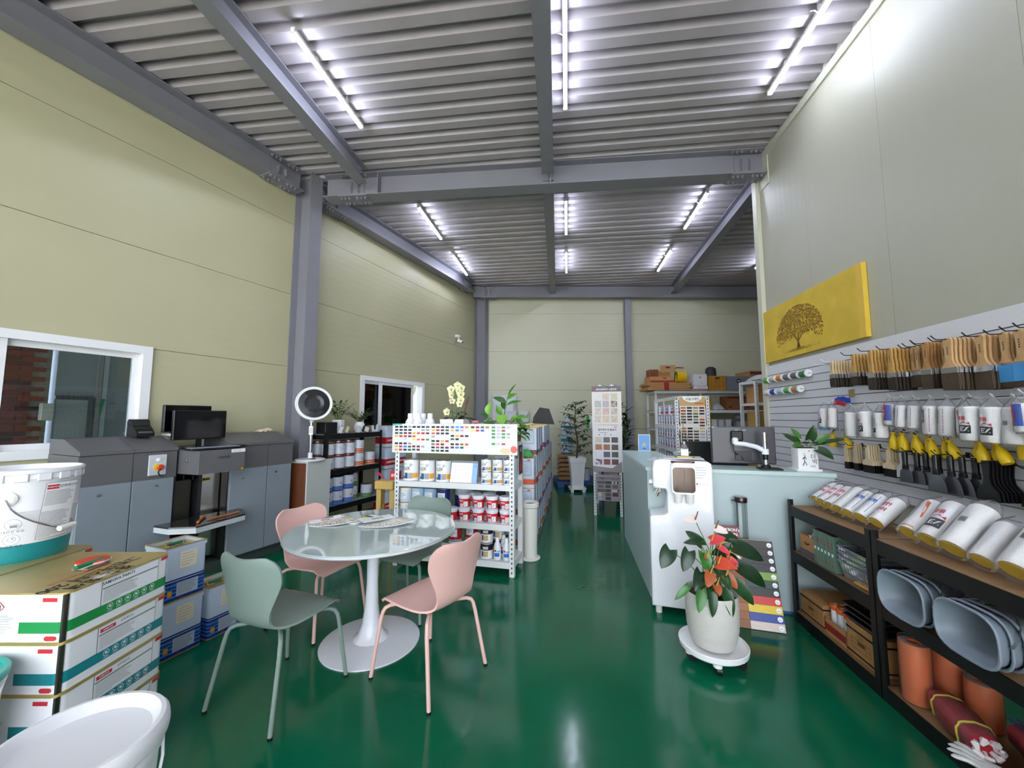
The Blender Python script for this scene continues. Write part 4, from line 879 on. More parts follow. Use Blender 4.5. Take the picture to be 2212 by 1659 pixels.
for x0, rows, dz in blocks:
    for r, row in enumerate(rows):
        for c, k in enumerate(row):
            if SW[k]: a = .0 + x0 + c * .052; z = 1.452 - dz - r * .033; swp[k].rect(a, z - .02, a + .038, z, -.0095)
for k, mb in swp.items():
    if mb.v: o = mb.build('swatch', mat(SW[k], .4), ch, smooth=0); o['kind'] = 'stuff'
m = MB(); gf = lambda u, v, d: (u, d, v)
ring(m, .11, 1.315, .014, 0, gf, -.0095); m.rect(.125, 1.31, .135, 1.32, -.0095, 0)
m.add([(1.22 + .05 * math.cos(a), -.0095, 1.2 + .03 * math.sin(a) + .008) for a in [i / 12 * 2 * PI for i in range(12)]], [tuple(range(12))], 1); m.add([(1.31 + .035 * math.cos(a), -.0099, 1.225 + .035 * math.sin(a)) for a in [i / 12 * 2 * PI for i in range(12)]], [tuple(range(12))], 2)
m.add([(-.028 + q, -.0095, zz) for q, zz in ((0, 1.475), (.12, 1.475), (.1, 1.46), (.05, 1.462), (.0, 1.452))], [(4, 3, 2, 1, 0)], 3); m.build('print', [GREYTXT, mat('#e8c8a0', .5), mat('#e06a60', .5), mat('#3ab0a8', .5)], ch, smooth=0)
# shelf 1: LUX cans and calendar
def lab_lux(m, fn, r, h):
    m.text('LUX', r * .55, -r * .35, h * .6, -.0006, 0, fn, .012); m.text('SAMHWA', r * .16, -r * .5, h * .8, -.0006, 1, fn); m.lines(-r * .7, h * .48, r * .3, h * .54, 2, -.0006, 2, fn, .3, 3)
    m.rect(-r * .8, h * .1, -r * .1, h * .38, -.0006, 3, fn, 4); m.rect(-r * .05, h * .1, r * .55, h * .38, -.0006, 4, fn, 3); m.rect(r * .6, h * .12, r * 1.3, h * .36, -.0006, 5, fn, 4); m.rect(-r * .8, h * .22, -r * .5, h * .38, -.0012, 6, fn, 2); m.lines(r * .1, h * .68, r * .5, h * .84, 4, -.0006, 1, fn, .5, 2)
    return [mat('#23262c', .5), GREYTXT, mat('#d8a03a', .5), mat('#2a5a8c', .4), mat('#a6a0a0', .4), mat('#e8a428', .4), mat('#c8ccd2', .4)]
lux = can('paint_can', 'paint can', .083, .215, (), lab_lux, body_mats=(mat('#ececee', .3, coat=.3),)); luxs = can('paint_can', 'paint can', .052, .118, (), lab_lux, body_mats=(mat('#ececee', .3, coat=.3),))
def rc(pr, label, x, y, z, group, rz=0): return pr.put(label, RK(x, y, z + .002), RA + rz, group)
for i, x in enumerate((.135, .325, .515)): rc(lux, 'large white LUX paint can, %s from the calendar on the white rack' % ('third', 'second', 'first')[i], x, .11, .87, 'large LUX cans', .12)
for i, x in enumerate((1.0, 1.12, 1.235)):
    for lv in range(2): rc(luxs, 'small white LUX paint can, %s from the calendar, %s tier' % (ORD[i], ('lower', 'upper')[lv]), x, .07, .87 + lv * .1245, 'small LUX cans', .1)
cal = thing('desk_calendar', 'white and blue desk calendar between the LUX cans', 'calendar', RK(.755, .05, .872), RA)
m = MB(); m.box(-.145, -.003, 0, .145, 0, .2, t=T(rx=-.25)); m.build('page', WHITE, cal, smooth=0)
m = MB(); m.box(-.145, .095, 0, .145, .098, .2, t=T(0, 0, 0, rx=.22)); m.build('back_board', mat('#8d9299', .6), cal, smooth=0)
m = MB(); cs, sn = math.cos(-.25), math.sin(-.25); fc_ = lambda u, v, d: (u, cs * (-.0034 + d) - sn * v, sn * (-.0034 + d) + cs * v)
m.rect(.09, .002, .145, .2, 0, 0, fc_); m.text('04', .03, .118, .165, -.0005, 2, fc_)
for r in range(5):
    for c in range(7): m.rect(-.13 + c * .031, .035 + r * .03, -.124 + c * .031, .04 + r * .03, 0, 1, fc_)
m.build('print', [mat('#8fb4e8', .5), GREYTXT, mat('#5a86c8', .5)], cal, smooth=0)
# shelf 2: red and white tubs, older cans
def lab_red(m, fn, r, h):
    m.rect(r * .1, h * .12, r * .85, h * .5, -.0006, 0, fn, 4); m.lines(r * .2, h * .18, r * .5, h * .44, 3, -.0012, 1, fn, .3, 2); m.rect(-r * .55, h * .1, -r * .0, h * .36, -.0006, 3, fn, 3); m.rect(-r * .8, h * .1, -r * .58, h * .36, -.0006, 4, fn, 2); m.text('페인트', r * .28, -r * .35, h * .55, -.0008, 0, fn, .02)
    return [WHITE, INK, GREYTXT, mat('#cfc8cc', .5), mat('#2a3c8a', .4)]
tub = can('plastic_tub', 'paint tub', .06, .13, ((.06, .7, 1),), lab_red, lid=mat('#e6e6f0', .35), rim=False, taper=.08, body_mats=(mat('#e6e6f0', .35), mat('#d0242c', .35)))
for i, x in enumerate((.76, .912, 1.06, 1.2)):
    for lv in range(2): rc(tub, 'red and white paint tub, %s from the sage chair, %s tier, front row' % (ORD[i], ('lower', 'upper')[lv]), x, .085, .487 + lv * .132, 'red and white paint tubs', .1)
for i, (x, y) in enumerate(((.636, .05), (.836, .2), (.986, .2))):
    for lv in range(1 if i == 0 else 2): rc(tub, 'red and white paint tub, %s, %s tier' % (('beside the navy can', 'first of the rear row', 'second of the rear row')[i], ('lower', 'upper')[lv]), x, y, .487 + lv * .132, 'red and white paint tubs', -.2)
def lab_c(m, fn, r, h): m.rect(-r * .6, h * .25, r * .6, h * .75, 0, 0, fn, 5); m.lines(-r * .5, h * .32, r * .45, h * .68, 4, -.0008, 1, fn, .35, 3); return [mat('#dfe6ee', .5), GREYTXT]
old = [(can('paint_can', 'paint can', .07, .15, ((.8, 1, 1),), lab_c, body_mats=(BL, CREAM)), 'cream rimmed'), (can('paint_can', 'paint can', .07, .15, (), lab_c, body_mats=(mat('#a9c4da', .35),)), 'pale blue'),
       (can('paint_can', 'paint can', .07, .15, (), lab_c, body_mats=(mat('#9fb8d2', .35),)), 'blue grey'), (can('paint_can', 'paint can', .07, .15, (), lab_c, body_mats=(mat('#1c2a66', .35),)), 'navy')]
for i, (pr, nm) in enumerate(old):
    for lv in range(2): rc(pr, '%s paint can behind the sage chair on the white rack, %s' % (nm, ('underneath', 'on top')[lv]), .085 + i * .147 * .985, .1, .487 + lv * .156, 'cans behind the sage chair')
def lab_p(m, fn, r, h): m.text('PAINTS', r * .5, 0, h * .5, -.0006, 0, fn, .02); m.rect(-r * .2, h * .8, r * .2, h * .86, -.0006, 1, fn, 2); return [INK, RED]
rc(can('paint_pail', 'pail', .1, .3, (), lab_p, bail=True, taper=.08, body_mats=(mat('#9c9ca4', .4),), lid=mat('#9c9ca4', .4)), 'grey pail lettered PAINTS at the back of the white rack', .44, .3, .487, None)
rc(can('paint_pail', 'pail', .1, .31, ((.0, .7, 1),), None, bail=True, taper=.08, body_mats=(BL, mat('#1d2f6e', .4)), lid=BL), 'navy pail with wire bail at the back of the white rack', .665, .31, .618, None).location.z = .489
for k, (x, h) in enumerate(((1.08, .26), (1.19, .22))):
    m = MB(); m.rbox(-.045, -.04, 0, .045, .04, h, .003); o = tag(m.build('carton', mat('#2c2430', .6), None, RK(x, .34, .487), RA), 'dark narrow carton at the back of the white rack, %s' % ('inner one', 'outer one')[k], 'carton')
    m = MB(); m.rect(-.025, h * .5, .03, h * .85, -.041); m.build('label_print', OFFW, o, smooth=0)
# bottom shelf
def lab_k(m, fn, r, h): m.rect(-r * .7, h * .12, r * .8, h * .55, -.0006, 0, fn, 5); m.rect(-r * .2, h * .15, r * .5, h * .5, -.0012, 1, fn, 3); m.rect(-r * .6, h * .15, -r * .25, h * .5, -.0012, 2, fn, 2); m.rect(-r * .4, h * .62, r * .5, h * .8, -.0006, 3, fn, 4); return [WHITE, mat('#c8a468', .5), mat('#3a4c78', .5), mat('#bfc0c4', .5)]
bk = can('paint_can', 'paint can', .062, .15, ((.55, .95, 1),), lab_k, body_mats=(mat('#e6e6e8', .35), BLACK), lid=BLACK)
for i, (x, y, n) in enumerate(((1.0, .1, 2), (1.08, .24, 2))):
    for lv in range(n): rc(bk, 'black and white paint can on the bottom shelf, %s stack, %s' % (('front', 'rear')[i], ('underneath', 'on top')[lv]), x, y, .132 + lv * .157, 'black and white cans')
def bottle():
    e = thing('plastic_bottle', '', 'bottle'); m = MB(); m.lathe([(.034, 0), (.036, .006), (.036, .12), (.03, .15), (.018, .172), (.016, .18)], 20); m.build('body', mat('#e4e6ec', .35), e)
    m = MB(); m.lathe([(.019, .176), (.019, .186), (.016, .21), (.014, .212), (0, .212)], 16); m.build('cap', WHITE, e)
    m = MB(); fn = cylmap(.0368); m.rect(-.04, .03, .04, .105, 0, 0, fn, 8); m.rect(-.035, .035, .02, .07, -.0005, 1, fn, 5); m.rect(-.01, .075, .03, .095, -.0005, 2, fn, 4); m.rect(-.035, .08, -.015, .1, -.0005, 3, fn, 3); m.build('label_print', [WHITE, mat('#2f6cc0', .4), mat('#9fc0e0', .4), RED], e, smooth=0)
    return e
bt = Proto(bottle)
for i, (x, y) in enumerate(((1.12, .07), (1.215, .07), (1.16, .17), (1.235, .18), (1.2, .28))): rc(bt, 'white plastic bottle with a blue label, bottom shelf, %s' % ('front beside the cans', 'front beside the post', 'second row inner', 'second row outer', 'last row')[i], x, y, .132, 'white bottles on the bottom shelf', .3)
redc = can('paint_can', 'paint can', .07, .15, ((.05, .8, 1),), lab_c, body_mats=(BL, mat('#a81f28', .35)), lid=mat('#4a4442', .4, .6))
for i, (x, y, lv) in enumerate(((.66, .1, 0), (.66, .1, 1), (.8, .2, 0), (.8, .2, 1))): rc(redc, 'red paint can with a dark lid on the bottom shelf, %s %s' % (('front', 'front', 'rear', 'rear')[i], ('underneath', 'on top')[lv]), x, y, .132 + lv * .156, 'red cans on the bottom shelf')
for lv in range(2): rc(old[3][0], 'navy paint can on the bottom shelf behind the red cans, %s' % ('underneath', 'on top')[lv], .93, .32, .132 + lv * .156, 'cans behind the sage chair')
# on top: bottles, orchid, flowers, climbing plant
def jug():
    e = thing('plastic_bottle', '', 'bottle'); m = MB(); m.lathe([(.05, 0), (.055, .01), (.055, .2), (.05, .225), (.034, .25), (.028, .26), (.026, .275)], 24); m.build('body', mat('#e8e8ee', .4), e)
    m = MB(); m.lathe([(.03, .268), (.03, .285), (.027, .31), (.026, .312), (0, .312)], 20); m.build('cap', WHITE, e); m = MB(); m.lathe([(.0555, .03), (.0555, .19)], 24, cap=False); m.build('label', mat('#7aa0d4', .4), e); return e
jg = Proto(jug)
for i, (x, y) in enumerate(((.06, .2), (.18, .15), (.3, .2), (.16, .32))): rc(jg, 'white bottle with a tall cap above the colour chart, %s' % ('by the window side', 'in the middle', 'toward the orchid', 'hidden behind')[i], x, y, 1.272, 'white bottles above the chart')
orc = thing('orchid', 'pale yellow orchid in a square white planter above the colour chart', 'orchid', RK(.59, .22, 1.272), RA)
m = MB(); m.add([(sx * a, sy * b, z) for a, b, z in ((.115, .08, 0), (.135, .1, .25)) for sx, sy in ((-1, -1), (1, -1), (1, 1), (-1, 1))], [(3, 2, 1, 0), (0, 1, 5, 4), (1, 2, 6, 5), (2, 3, 7, 6), (3, 0, 4, 7)]); m.build('planter', WHITE, orc, smooth=0)
m = MB(); m.box(-.13, -.095, .2, .13, .095, .245); m.build('soil', SOIL, orc, smooth=0)
rnd = random.Random(4)
for i in range(8): a = rnd.uniform(0, 2 * PI); leaf_obj(orc, [LEAF[2]], (.04 * math.cos(a), .03 * math.sin(a), .24), (math.cos(a), math.sin(a), .7), .22, .05, curl=.8)
for i in range(40): a = rnd.uniform(0, 2 * PI); leaf_obj(orc, [rnd.choice(LEAF)], (rnd.uniform(-.02, .12), rnd.uniform(-.08, .08), rnd.uniform(.25, .33)), (math.cos(a), math.sin(a), rnd.uniform(-.2, .6)), .05, .03, n=3)
PET = mat('#e6e3b4', .6, sub=.2); LIP = mat('#b88a6a', .6)
def flower(e, p, s, yaw):
    m = MB(); t = T(*p, rz=yaw)
    for k in range(5):
        a = PI / 2 + k * 2 * PI / 5; w = s * (.75 if k in (1, 4) else .5); q = MB(); leaf(q, (0, 0, 0), (math.cos(a), -.25, math.sin(a)), s * .6, w, up=(0, -1, 0), curl=-.15, n=4); m.add(q.v, q.f, 0, t)
    m.lathe([(s * .12, -.004), (s * .08, .01), (0, .014)], 8, 1, t @ T(0, -.01, -.006, rx=PI / 2)); m.build('flower', [PET, LIP], e, smooth=60)
for x0, pts in ((-.03, [(-.05, .0, .58), (-.035, 0, .52), (-.09, 0, .33)]), (.02, [(.03, 0, .62), (.075, 0, .59), (.065, 0, .52), (.07, 0, .46), (.05, 0, .56), (.06, 0, .42)])):
    m = MB(); sp = [(x0, 0, .24), (x0 - .01, 0, .4), (x0, 0, .55), (x0 + .04 if x0 > 0 else x0 - .04, 0, .62)]; m.tube(sp, .004, 6); m.build('flower_stem', STEM, orc)
    for p in pts: flower(orc, p, .085, rnd.uniform(-.4, .4))
flower(orc, (-.04, 0, .45), .07, .5)
m = MB(); m.tube([(.1, 0, .24), (.12, .0, .4), (.16, 0, .5), (.12, 0, .35)], .004, 6, 0); m.build('flower_stem', mat('#6a3428', .6), orc)
fb = thing('flower_basket', 'small wicker basket of pink and white roses above the colour chart', 'flower basket', RK(.85, .17, 1.272), RA)
m = MB(); m.lathe([(.05, 0), (.065, .03), (.075, .09), (.072, .092), (.06, .06), (0, .05)], 20, cap=False); m.build('basket', mat('#a8683a', .8, bump=.5, bscale=120), fb)
def rose(e, p, r, c):
    m = MB()
    for ring_ in range(3):
        for k in range(5):
            a = k * 2 * PI / 5 + ring_ * .6; rr2 = r * (1 - .28 * ring_); leafp = MB(); leaf(leafp, (0, 0, -r * .3), (math.cos(a) * (.9 - .3 * ring_), math.sin(a) * (.9 - .3 * ring_), .6 + .3 * ring_), rr2 * 1.3, rr2 * 1.5, curl=-.3, n=4); m.add(leafp.v, leafp.f, 0, T(*p))
    m.build('rose', c, e, smooth=60)
RC = [mat('#e4a0a4', .7), mat('#f0dcd6', .7), mat('#e9c4be', .7), mat('#f2efe8', .7), mat('#d8707c', .7)]
for i, p in enumerate([(0, -.03, .2, 0, .05), (.0, -.07, .14, 1, .045), (-.07, -.03, .13, 0, .035), (.075, -.03, .15, 0, .035), (-.055, -.06, .1, 4, .03), (.065, -.06, .1, 2, .035), (.02, .04, .18, 3, .04), (-.05, .03, .16, 3, .035), (.09, -.02, .2, 3, .022), (.11, 0, .22, 3, .02), (.12, -.02, .19, 3, .02), (.1, .03, .17, 1, .03)]): rose(fb, p[:3], p[4], RC[p[3]])
for i in range(10): a = rnd.uniform(0, 2 * PI); leaf_obj(fb, [rnd.choice(LEAF)], (.04 * math.cos(a), .04 * math.sin(a), .1), (math.cos(a), math.sin(a), .5), .09, .04, n=3)
rp = thing('rubber_plant', 'broad leaved green plant rising above the corner of the colour chart', 'plant', RK(1.12, .22, 1.272), RA)
m = MB(); m.lathe([(.07, 0), (.09, .12), (.092, .13), (.085, .125), (0, .115)], 24); m.build('pot', OFFW, rp)
st = [[(0, 0, .1), (.02, 0, .25), (.05, 0, .42), (.07, 0, .5)], [(0, 0, .1), (-.08, -.02, .2), (-.14, -.04, .3)], [(0, 0, .1), (.1, -.02, .2), (.16, -.03, .26)], [(0, 0, .1), (-.04, -.06, .16), (-.06, -.1, .2)]]
for s_ in st: m = MB(); m.tube(s_, .006, 6); m.build('stem', STEM, rp)
LG = [mat('#4f8a2c', .35, var=.2, scale=14), mat('#6fa338', .35, var=.2, scale=14), LEAF[1], LEAF[0]]
for p, d, L, w, k in (((.05, 0, .42), (-.7, -.1, .45), .17, .075, 3), ((.07, 0, .5), (.45, 0, .9), .16, .03, 2), ((.06, 0, .46), (.7, -.1, .55), .13, .07, 0), ((.05, 0, .4), (.8, -.1, .35), .18, .05, 2), ((-.14, -.04, .3), (.1, -.1, 1), .14, .08, 1), ((-.14, -.04, .28), (-.9, -.1, .5), .1, .05, 3), ((-.12, -.04, .27), (-.5, -.3, -.8), .15, .06, 2), ((.02, -.08, .3), (.1, -.3, -.4), .13, .12, 1), ((.0, -.05, .3), (-.2, -.4, .8), .12, .07, 0), ((.16, -.03, .26), (.8, -.2, .2), .15, .06, 0), ((.16, -.03, .26), (.6, -.2, -.4), .13, .06, 2), ((.1, -.03, .22), (.5, -.4, .5), .14, .06, 1), ((-.06, -.1, .2), (-.5, -.4, .2), .12, .06, 3), ((-.06, -.1, .2), (.1, -.6, .2), .12, .06, 0), ((-.02, -.04, .2), (.3, -.5, .7), .12, .06, 2), ((-.1, -.05, .2), (-.8, -.2, -.2), .12, .07, 3), ((.05, -.02, .2), (-.3, -.3, .9), .14, .06, 0), ((.03, .02, .35), (-.3, .2, .8), .13, .06, 3)):
    leaf_obj(rp, [LG[k]], p, d, L, w, up=(0, -.7, .7), n=6)
# trailing plant on the rack end and tall planter beside it
iv = thing('trailing_plant', 'trailing green plant on the aisle end of the white rack', 'plant', RK(1.25, .36, 1.285), RA)
m = MB(); m.lathe([(.045, 0), (.055, .07), (.05, .065), (0, .06)], 20); m.build('pot', mat('#6a4a38', .7), iv)
rnd = random.Random(12)
for i in range(26):
    a = rnd.uniform(-1.2, 1.6); q = rnd.uniform(.03, .12); leaf_obj(iv, [rnd.choice(LG)], (q * math.cos(a), -q * .5 + .02, .07 + rnd.uniform(-.02, .12)), (math.cos(a), -.5, rnd.uniform(-.5, .6)), rnd.uniform(.08, .13), .05, n=4)
ps = thing('rack_poster', 'dark poster with red flames on the end of the white rack', 'poster', RK(1.313, .2, .95), RA + PI / 2)
m = MB(); m.box(0, -.004, 0, .15, 0, .3); m.build('sheet', mat('#2a1414', .4), ps, smooth=0)
m = MB(); m.add([(.02, -.0046, .02), (.13, -.0046, .04), (.09, -.0046, .12), (.12, -.0046, .2), (.05, -.0046, .15), (.03, -.0046, .1)], [(0, 1, 2, 3, 4, 5)], 0); m.text('상도', .05, .075, .25, -.0046, 1, None, .02); m.build('print', [mat('#d84030', .5), OFFW], ps, smooth=0)
tp_ = thing('tall_planter', 'tall pale round planter with bare soil beside the white rack', 'planter', (.2, 4.36, 0))
m = MB(); m.lathe([(.1, 0), (.11, .01), (.11, .02), (.075, .03), (.085, .55), (.098, .56), (.1, .6), (.092, .61), (.085, .6), (.08, .58), (0, .575)], 28); m.build('pot', mat('#d4d2ca', .6), tp_); m = MB(); m.lathe([(.081, .582), (0, .59)], 20); m.build('soil', SOIL, tp_)
# cream plastic trestle with a red scraper and box
ts = thing('plastic_trestle', 'cream yellow plastic step stool beside the white rack', 'stool', (-1.52, 4.78, 0), R(-10))
TY = mat('#c9a85e', .45)
m = MB(); m.rbox(-.12, -.1, .68, .12, .1, .78, .01); m.build('top', TY, ts)
for x in (-.085, .085):
    m = MB(); pr_ = [(-.05, 0), (.05, 0), (.045, .68), (-.045, .68)]
    for a, b in ((-.05, -.022), (.022, .05)): m.box(x - .03, a, 0, x + .03, b, .68)
    m.box(x - .03, -.022, 0, x + .03, .022, .12); m.box(x - .03, -.022, .5, x + .03, .022, .68); m.build('leg', TY, ts, smooth=0)
m = MB(); m.rbox(-.05, -.012, -.01, .05, .012, .01, .004, 1); m.box(.05, -.008, -.006, .075, .008, .006, 0); m.box(.075, -.02, -.001, .13, .02, .001, 0)
o = m.build('scraper', [STEEL, mat('#d82a3a', .35)], None, (-1.6, 4.74, .85), rot=(0, .5, R(-25))); tag(o, 'red handled scraper lying on the cream stool', 'scraper')
m = MB(); m.rbox(-.05, -.05, 0, .05, .05, .1, .003); o = tag(m.build('carton', RED, None, (-1.44, 4.84, .782), R(-10)), 'small red carton on the cream stool', 'carton'); m = MB(); m.text('삼화', .04, 0, .05, -.0508, 0, None, .02); m.build('label_print', WHITE, o, smooth=0)
# ---------------------------------------------------------------- counter
CA = math.atan2(-.405, 1.35); CO = (1.2, 3.47)
def CT(x, y, z): return (CO[0] + x * math.cos(CA) - y * math.sin(CA), CO[1] + x * math.sin(CA) + y * math.cos(CA), z)
MINT = mat('#b3c4c6', .35, var=.02, scale=2); MINT2 = mat('#bdd2d0', .3)
ct = thing('counter', 'pale mint service counter with a corner turning toward the back', 'counter', CT(0, 0, 0), CA)
LA = math.atan2(1.7, .27) - CA                      # direction of the side leg, local
ul = (math.cos(LA), math.sin(LA)); LL = 1.72
m = MB(); m.box(0, 0, 0, 1.39, .03, 1.075); m.build('front_panel', MINT, ct, smooth=0)
m = MB(); nx, ny = ul[1], -ul[0]; m.prism([(0, 0), (LL * ul[0], LL * ul[1]), (LL * ul[0] + .03 * nx, LL * ul[1] + .03 * ny), (.03 * nx, .03)], 0, 1.075); m.build('side_panel', MINT, ct, smooth=0)
m = MB(); W_ = .42; m.prism([(-.012, -.015), (1.4, -.015), (1.4, .33), (W_ * nx + .33 * ul[0] / ul[1] * 1., .33), (W_ * nx + LL * ul[0], LL * ul[1]), (LL * ul[0] - .01, LL * ul[1])], 1.075, 1.105); m.build('countertop', MINT2, ct, smooth=0)
m = MB(); m.box(.02, .3, 0, 1.38, .32, 1.07); m.box(1.37, .03, 0, 1.39, .3, 1.07); m.build('inner_panel', MINT, ct, smooth=0)
m = MB(); m.box(0.01, -.004, 0, 1.38, 0, .02); m.build('toe_strip', mat('#3a6a9a', .4), ct, smooth=0)
# water dispenser beside the counter (its side faces the room)
wd = thing('water_dispenser', 'white floor standing water dispenser in front of the mint counter', 'water dispenser', CT(0.0, -.3, 0), CA)
DW = mat('#f0f0f6', .25, coat=.3)
m = MB(); pf = [(0, .06), (.0, .74), (.01, .755), (.1, .765), (.125, .775), (.135, .79), (.135, .95), (.125, .97), (.045, .975), (.03, .99), (.03, 1.13), (.04, 1.185), (.06, 1.2), (.1, 1.208), (.44, 1.195), (.465, 1.18), (.47, 1.15), (.47, .08), (.45, .06)]
n = len(pf); bm = bmesh.new(); vs = [[bm.verts.new((x, y, z)) for x, z in pf] for y in (0, .27)]
bm.faces.new(vs[0]); bm.faces.new(vs[1][::-1])
for i in range(n): bm.faces.new((vs[0][i], vs[1][i], vs[1][(i + 1) % n], vs[0][(i + 1) % n]))
bmesh.ops.recalc_face_normals(bm, faces=bm.faces[:]); bmesh.ops.bevel(bm, geom=[e for e in bm.edges if abs(e.verts[0].co.y - e.verts[1].co.y) < 1e-6], offset=.012, segments=3, affect='EDGES', profile=.5)
me = bpy.data.meshes.new('body'); bm.to_mesh(me); bm.free(); me.materials.append(DW); me.polygons.foreach_set('use_smooth', [True] * len(me.polygons)); me.set_sharp_from_angle(angle=R(40))
o = bpy.data.objects.new('body', me); COL.objects.link(o); o.parent = wd
for y in (.07, .2):
    m = MB(); m.tube([(.09, y, .985), (.085, y, .94), (.07, y, .925), (.06, y, .9)], .012, 10); m.build('tap', CHROME, wd)
m = MB(); m.rbox(.0, .05, 1.0, .03, .1, 1.03, .006); m.build('lever', WHITE, wd); m = MB(); m.rbox(.01, .15, .995, .035, .2, 1.02, .006); m.build('lever', WHITE, wd)
for x, y in ((.05, .05), (.42, .05), (.05, .22), (.42, .22)): m = MB(); m.cyl(x, y, 0, .06, .025, 14); m.build('foot', OFFW, wd)
m = MB(); m.box(.12, .03, 1.209, .42, .24, 1.215); m.build('top_plate', mat('#c9cace', .3), wd, smooth=0)
# cup dispenser stuck on the side of the water dispenser
cd_ = thing('cup_dispenser', 'white paper cup dispenser with a smoked window on the water dispenser', 'cup dispenser', CT(.165, -.3, 0), CA)
m = MB(); m.cbox(0, .95, .002, .175, 1.19, .075, .03, 4, 0, Matrix(((1, 0, 0, 0), (0, 0, -1, 0), (0, 1, 0, 0), (0, 0, 0, 1)))); m.build('shell', DW, cd_)
m = MB(); m.cbox(.008, .965, .075, .167, 1.155, .082, .025, 4, 0, Matrix(((1, 0, 0, 0), (0, 0, -1, 0), (0, 1, 0, 0), (0, 0, 0, 1)))); m.build('window', mat('#4a3a32', .15, .6, coat=.5), cd_)
m = MB(); m.cbox(.0, -.078, 1.19, .175, .0, 1.2, .03, 4); m.build('top_cap', mat('#4a2420', .1, .5), cd_)
m = MB(); m.rod((.09, -.0835, .99), (.09, -.0835, 1.15), .0015); m.build('door_seam', mat('#8a7468', .3), cd_)
def cup():
    e = thing('paper_cup', '', 'cup'); m = MB(); m.lathe([(.026, 0), (.034, .07), (.036, .072), (.033, .07), (.025, .004), (0, .003)], 24); m.build('body', OFFW, e)
    m = MB(); fn = cylmap(.0325); m.rect(-.02, .048, -.004, .055, .001, 0, fn, 2); m.lines(-.014, .035, .016, .042, 1, .002, 1, fn, .3, 3); m.build('print', [RED, GREYTXT], e, smooth=0); return e
cp_ = Proto(cup)
for i, x in enumerate((.045, .13)): cp_.put('white paper cup hanging under the cup dispenser, %s tap side' % ('on the', 'away from the')[i], CT(.165 + x, -.34, .881), CA, 'paper cups')
m = MB(); m.rect(.34, 1.01, .44, 1.18, -.0015, 0); m.rect(.345, 1.03, .435, 1.175, -.002, 1); m.lines(.35, 1.06, .43, 1.16, 5, -.0025, 2, None, .15); m.rect(.35, 1.015, .36, 1.03, -.0025, 3)
tag(m.build('notice', [OFFW, WHITE, GREYTXT, RED], None, CT(0, -.3, 0), CA, smooth=0), 'white paper notice on the side of the water dispenser', 'notice')
df = thing('reed_diffuser', 'clear bottle diffuser with black reeds on the water dispenser', 'diffuser', CT(.29, -.16, 1.216), CA)
m = MB(); m.cbox(-.032, -.02, .008, .032, .02, .075, .01, 3); m.lathe([(.03, .075), (.022, .095), (.012, .105), (.012, .115)], 16); m.build('bottle', glass('#f6f8f8', .02, .15, 'bottle_glass'), df)
m = MB(); m.rect(-.028, .012, .028, .065, -.0212); m.build('label', WHITE, df, smooth=0); m = MB(); m.cyl(0, 0, .11, .125, .013, 14); m.build('collar', mat('#d8c4b8', .25, .8), df)
for a, b in ((-.04, .02), (-.015, -.02), (.02, .02), (.035, -.01)): m = MB(); m.rod((a * .1, b * .1, .03), (a, b, .2), .0022, 6); m.build('reed', BLACK, df)
m = MB(); m.tube([(0, 0, .1), (.002, 0, .2), (-.004, 0, .3), (0, 0, .36)], .002, 5); sp = m.build('sprig', STEM, df)
rnd = random.Random(21)
for i in range(16): a = rnd.uniform(0, 2 * PI); leaf_obj(sp, [mat('#a8bba0', .6)], (0, 0, .18 + i * .011), (math.cos(a), math.sin(a), .4), .025, .018, n=3)
m = MB(); m.cbox(-.075, -.035, .0, .075, .035, .007, .02, 3); tag(m.build('brass_tray', mat('#b09a5a', .3, .8), None, CT(.29, -.16, 1.216), CA), 'small brass tray under the reed diffuser', 'tray'); df.location.z += .0
m = MB(); m.lathe([(.055, 0), (.07, .03), (.076, .035), (.07, .032), (0, .006)], 24); tag(m.build('glass_bowl', mat('#a9bdb4', .2), None, CT(.28, -.06, 1.216), CA), 'pale green bowl behind the reed diffuser', 'bowl')
# things on the counter
tc_ = thing('table_tent', 'blue and white table tent card with a yellow figure on the counter', 'sign', (1.72, 5.05, 1.106), R(-20))
for sg in (-1, 1):
    m = MB(); m.box(-.075, -.002, 0, .075, .002, .22, t=T(0, sg * .055, 0, rx=-sg * .24 * -1)); m.build('panel', mat('#d4d6d8', .4) if sg < 0 else mat('#55585c', .5), tc_, smooth=0)
m = MB(); cs, sn = math.cos(-.24), math.sin(-.24); ff_ = lambda u, v, d: (u, -.0575 + d - sn * v, cs * v)
m.rect(-.065, .01, .065, .21, -.0008, 0, ff_); m.add([ff_(u, v, -.0015) for u, v in ((-.03, .06), (.0, .12), (.03, .06), (.0, .08))], [(0, 1, 2, 3)], 1); m.rect(-.02, .03, .02, .04, -.0015, 2, ff_); m.build('print', [mat('#6a9fd8', .5), mat('#e8c83a', .5), mat('#1a3a6a', .5)], tc_, smooth=0)
m = MB(); m.rbox(-.06, -.04, 0, .06, .04, .012, .004); m.box(-.02, .0, .012, .04, .03, .03); tag(m.build('card_holder', WHITE, None, (1.45, 3.95, 1.106), R(10)), 'clear white card holder on the counter behind the water dispenser', 'holder')
m = MB(); m.lathe([(.015, 0), (.02, .01), (.014, .03), (.02, .045), (.012, .06), (0, .065)], 16); tag(m.build('gold_ornament', mat('#c79a34', .25, .9), None, (1.52, 3.75, 1.15)), 'small gold ornament behind the water dispenser', 'ornament'); bpy.data.objects['gold_ornament'].location.z = 1.106
e = thing('monitor', 'wide black monitor seen over the counter behind the diffuser', 'monitor', (2.08, 3.98, .78), R(172)); monitor(e, .6, .34, .2, mat('#141416', .4))
m = MB(); m.rbox(1.55, 3.75, .72, 2.9, 4.3, .755, .004); dk = m.build('desk_top', mat('#8b8f90', .5)); m = MB()
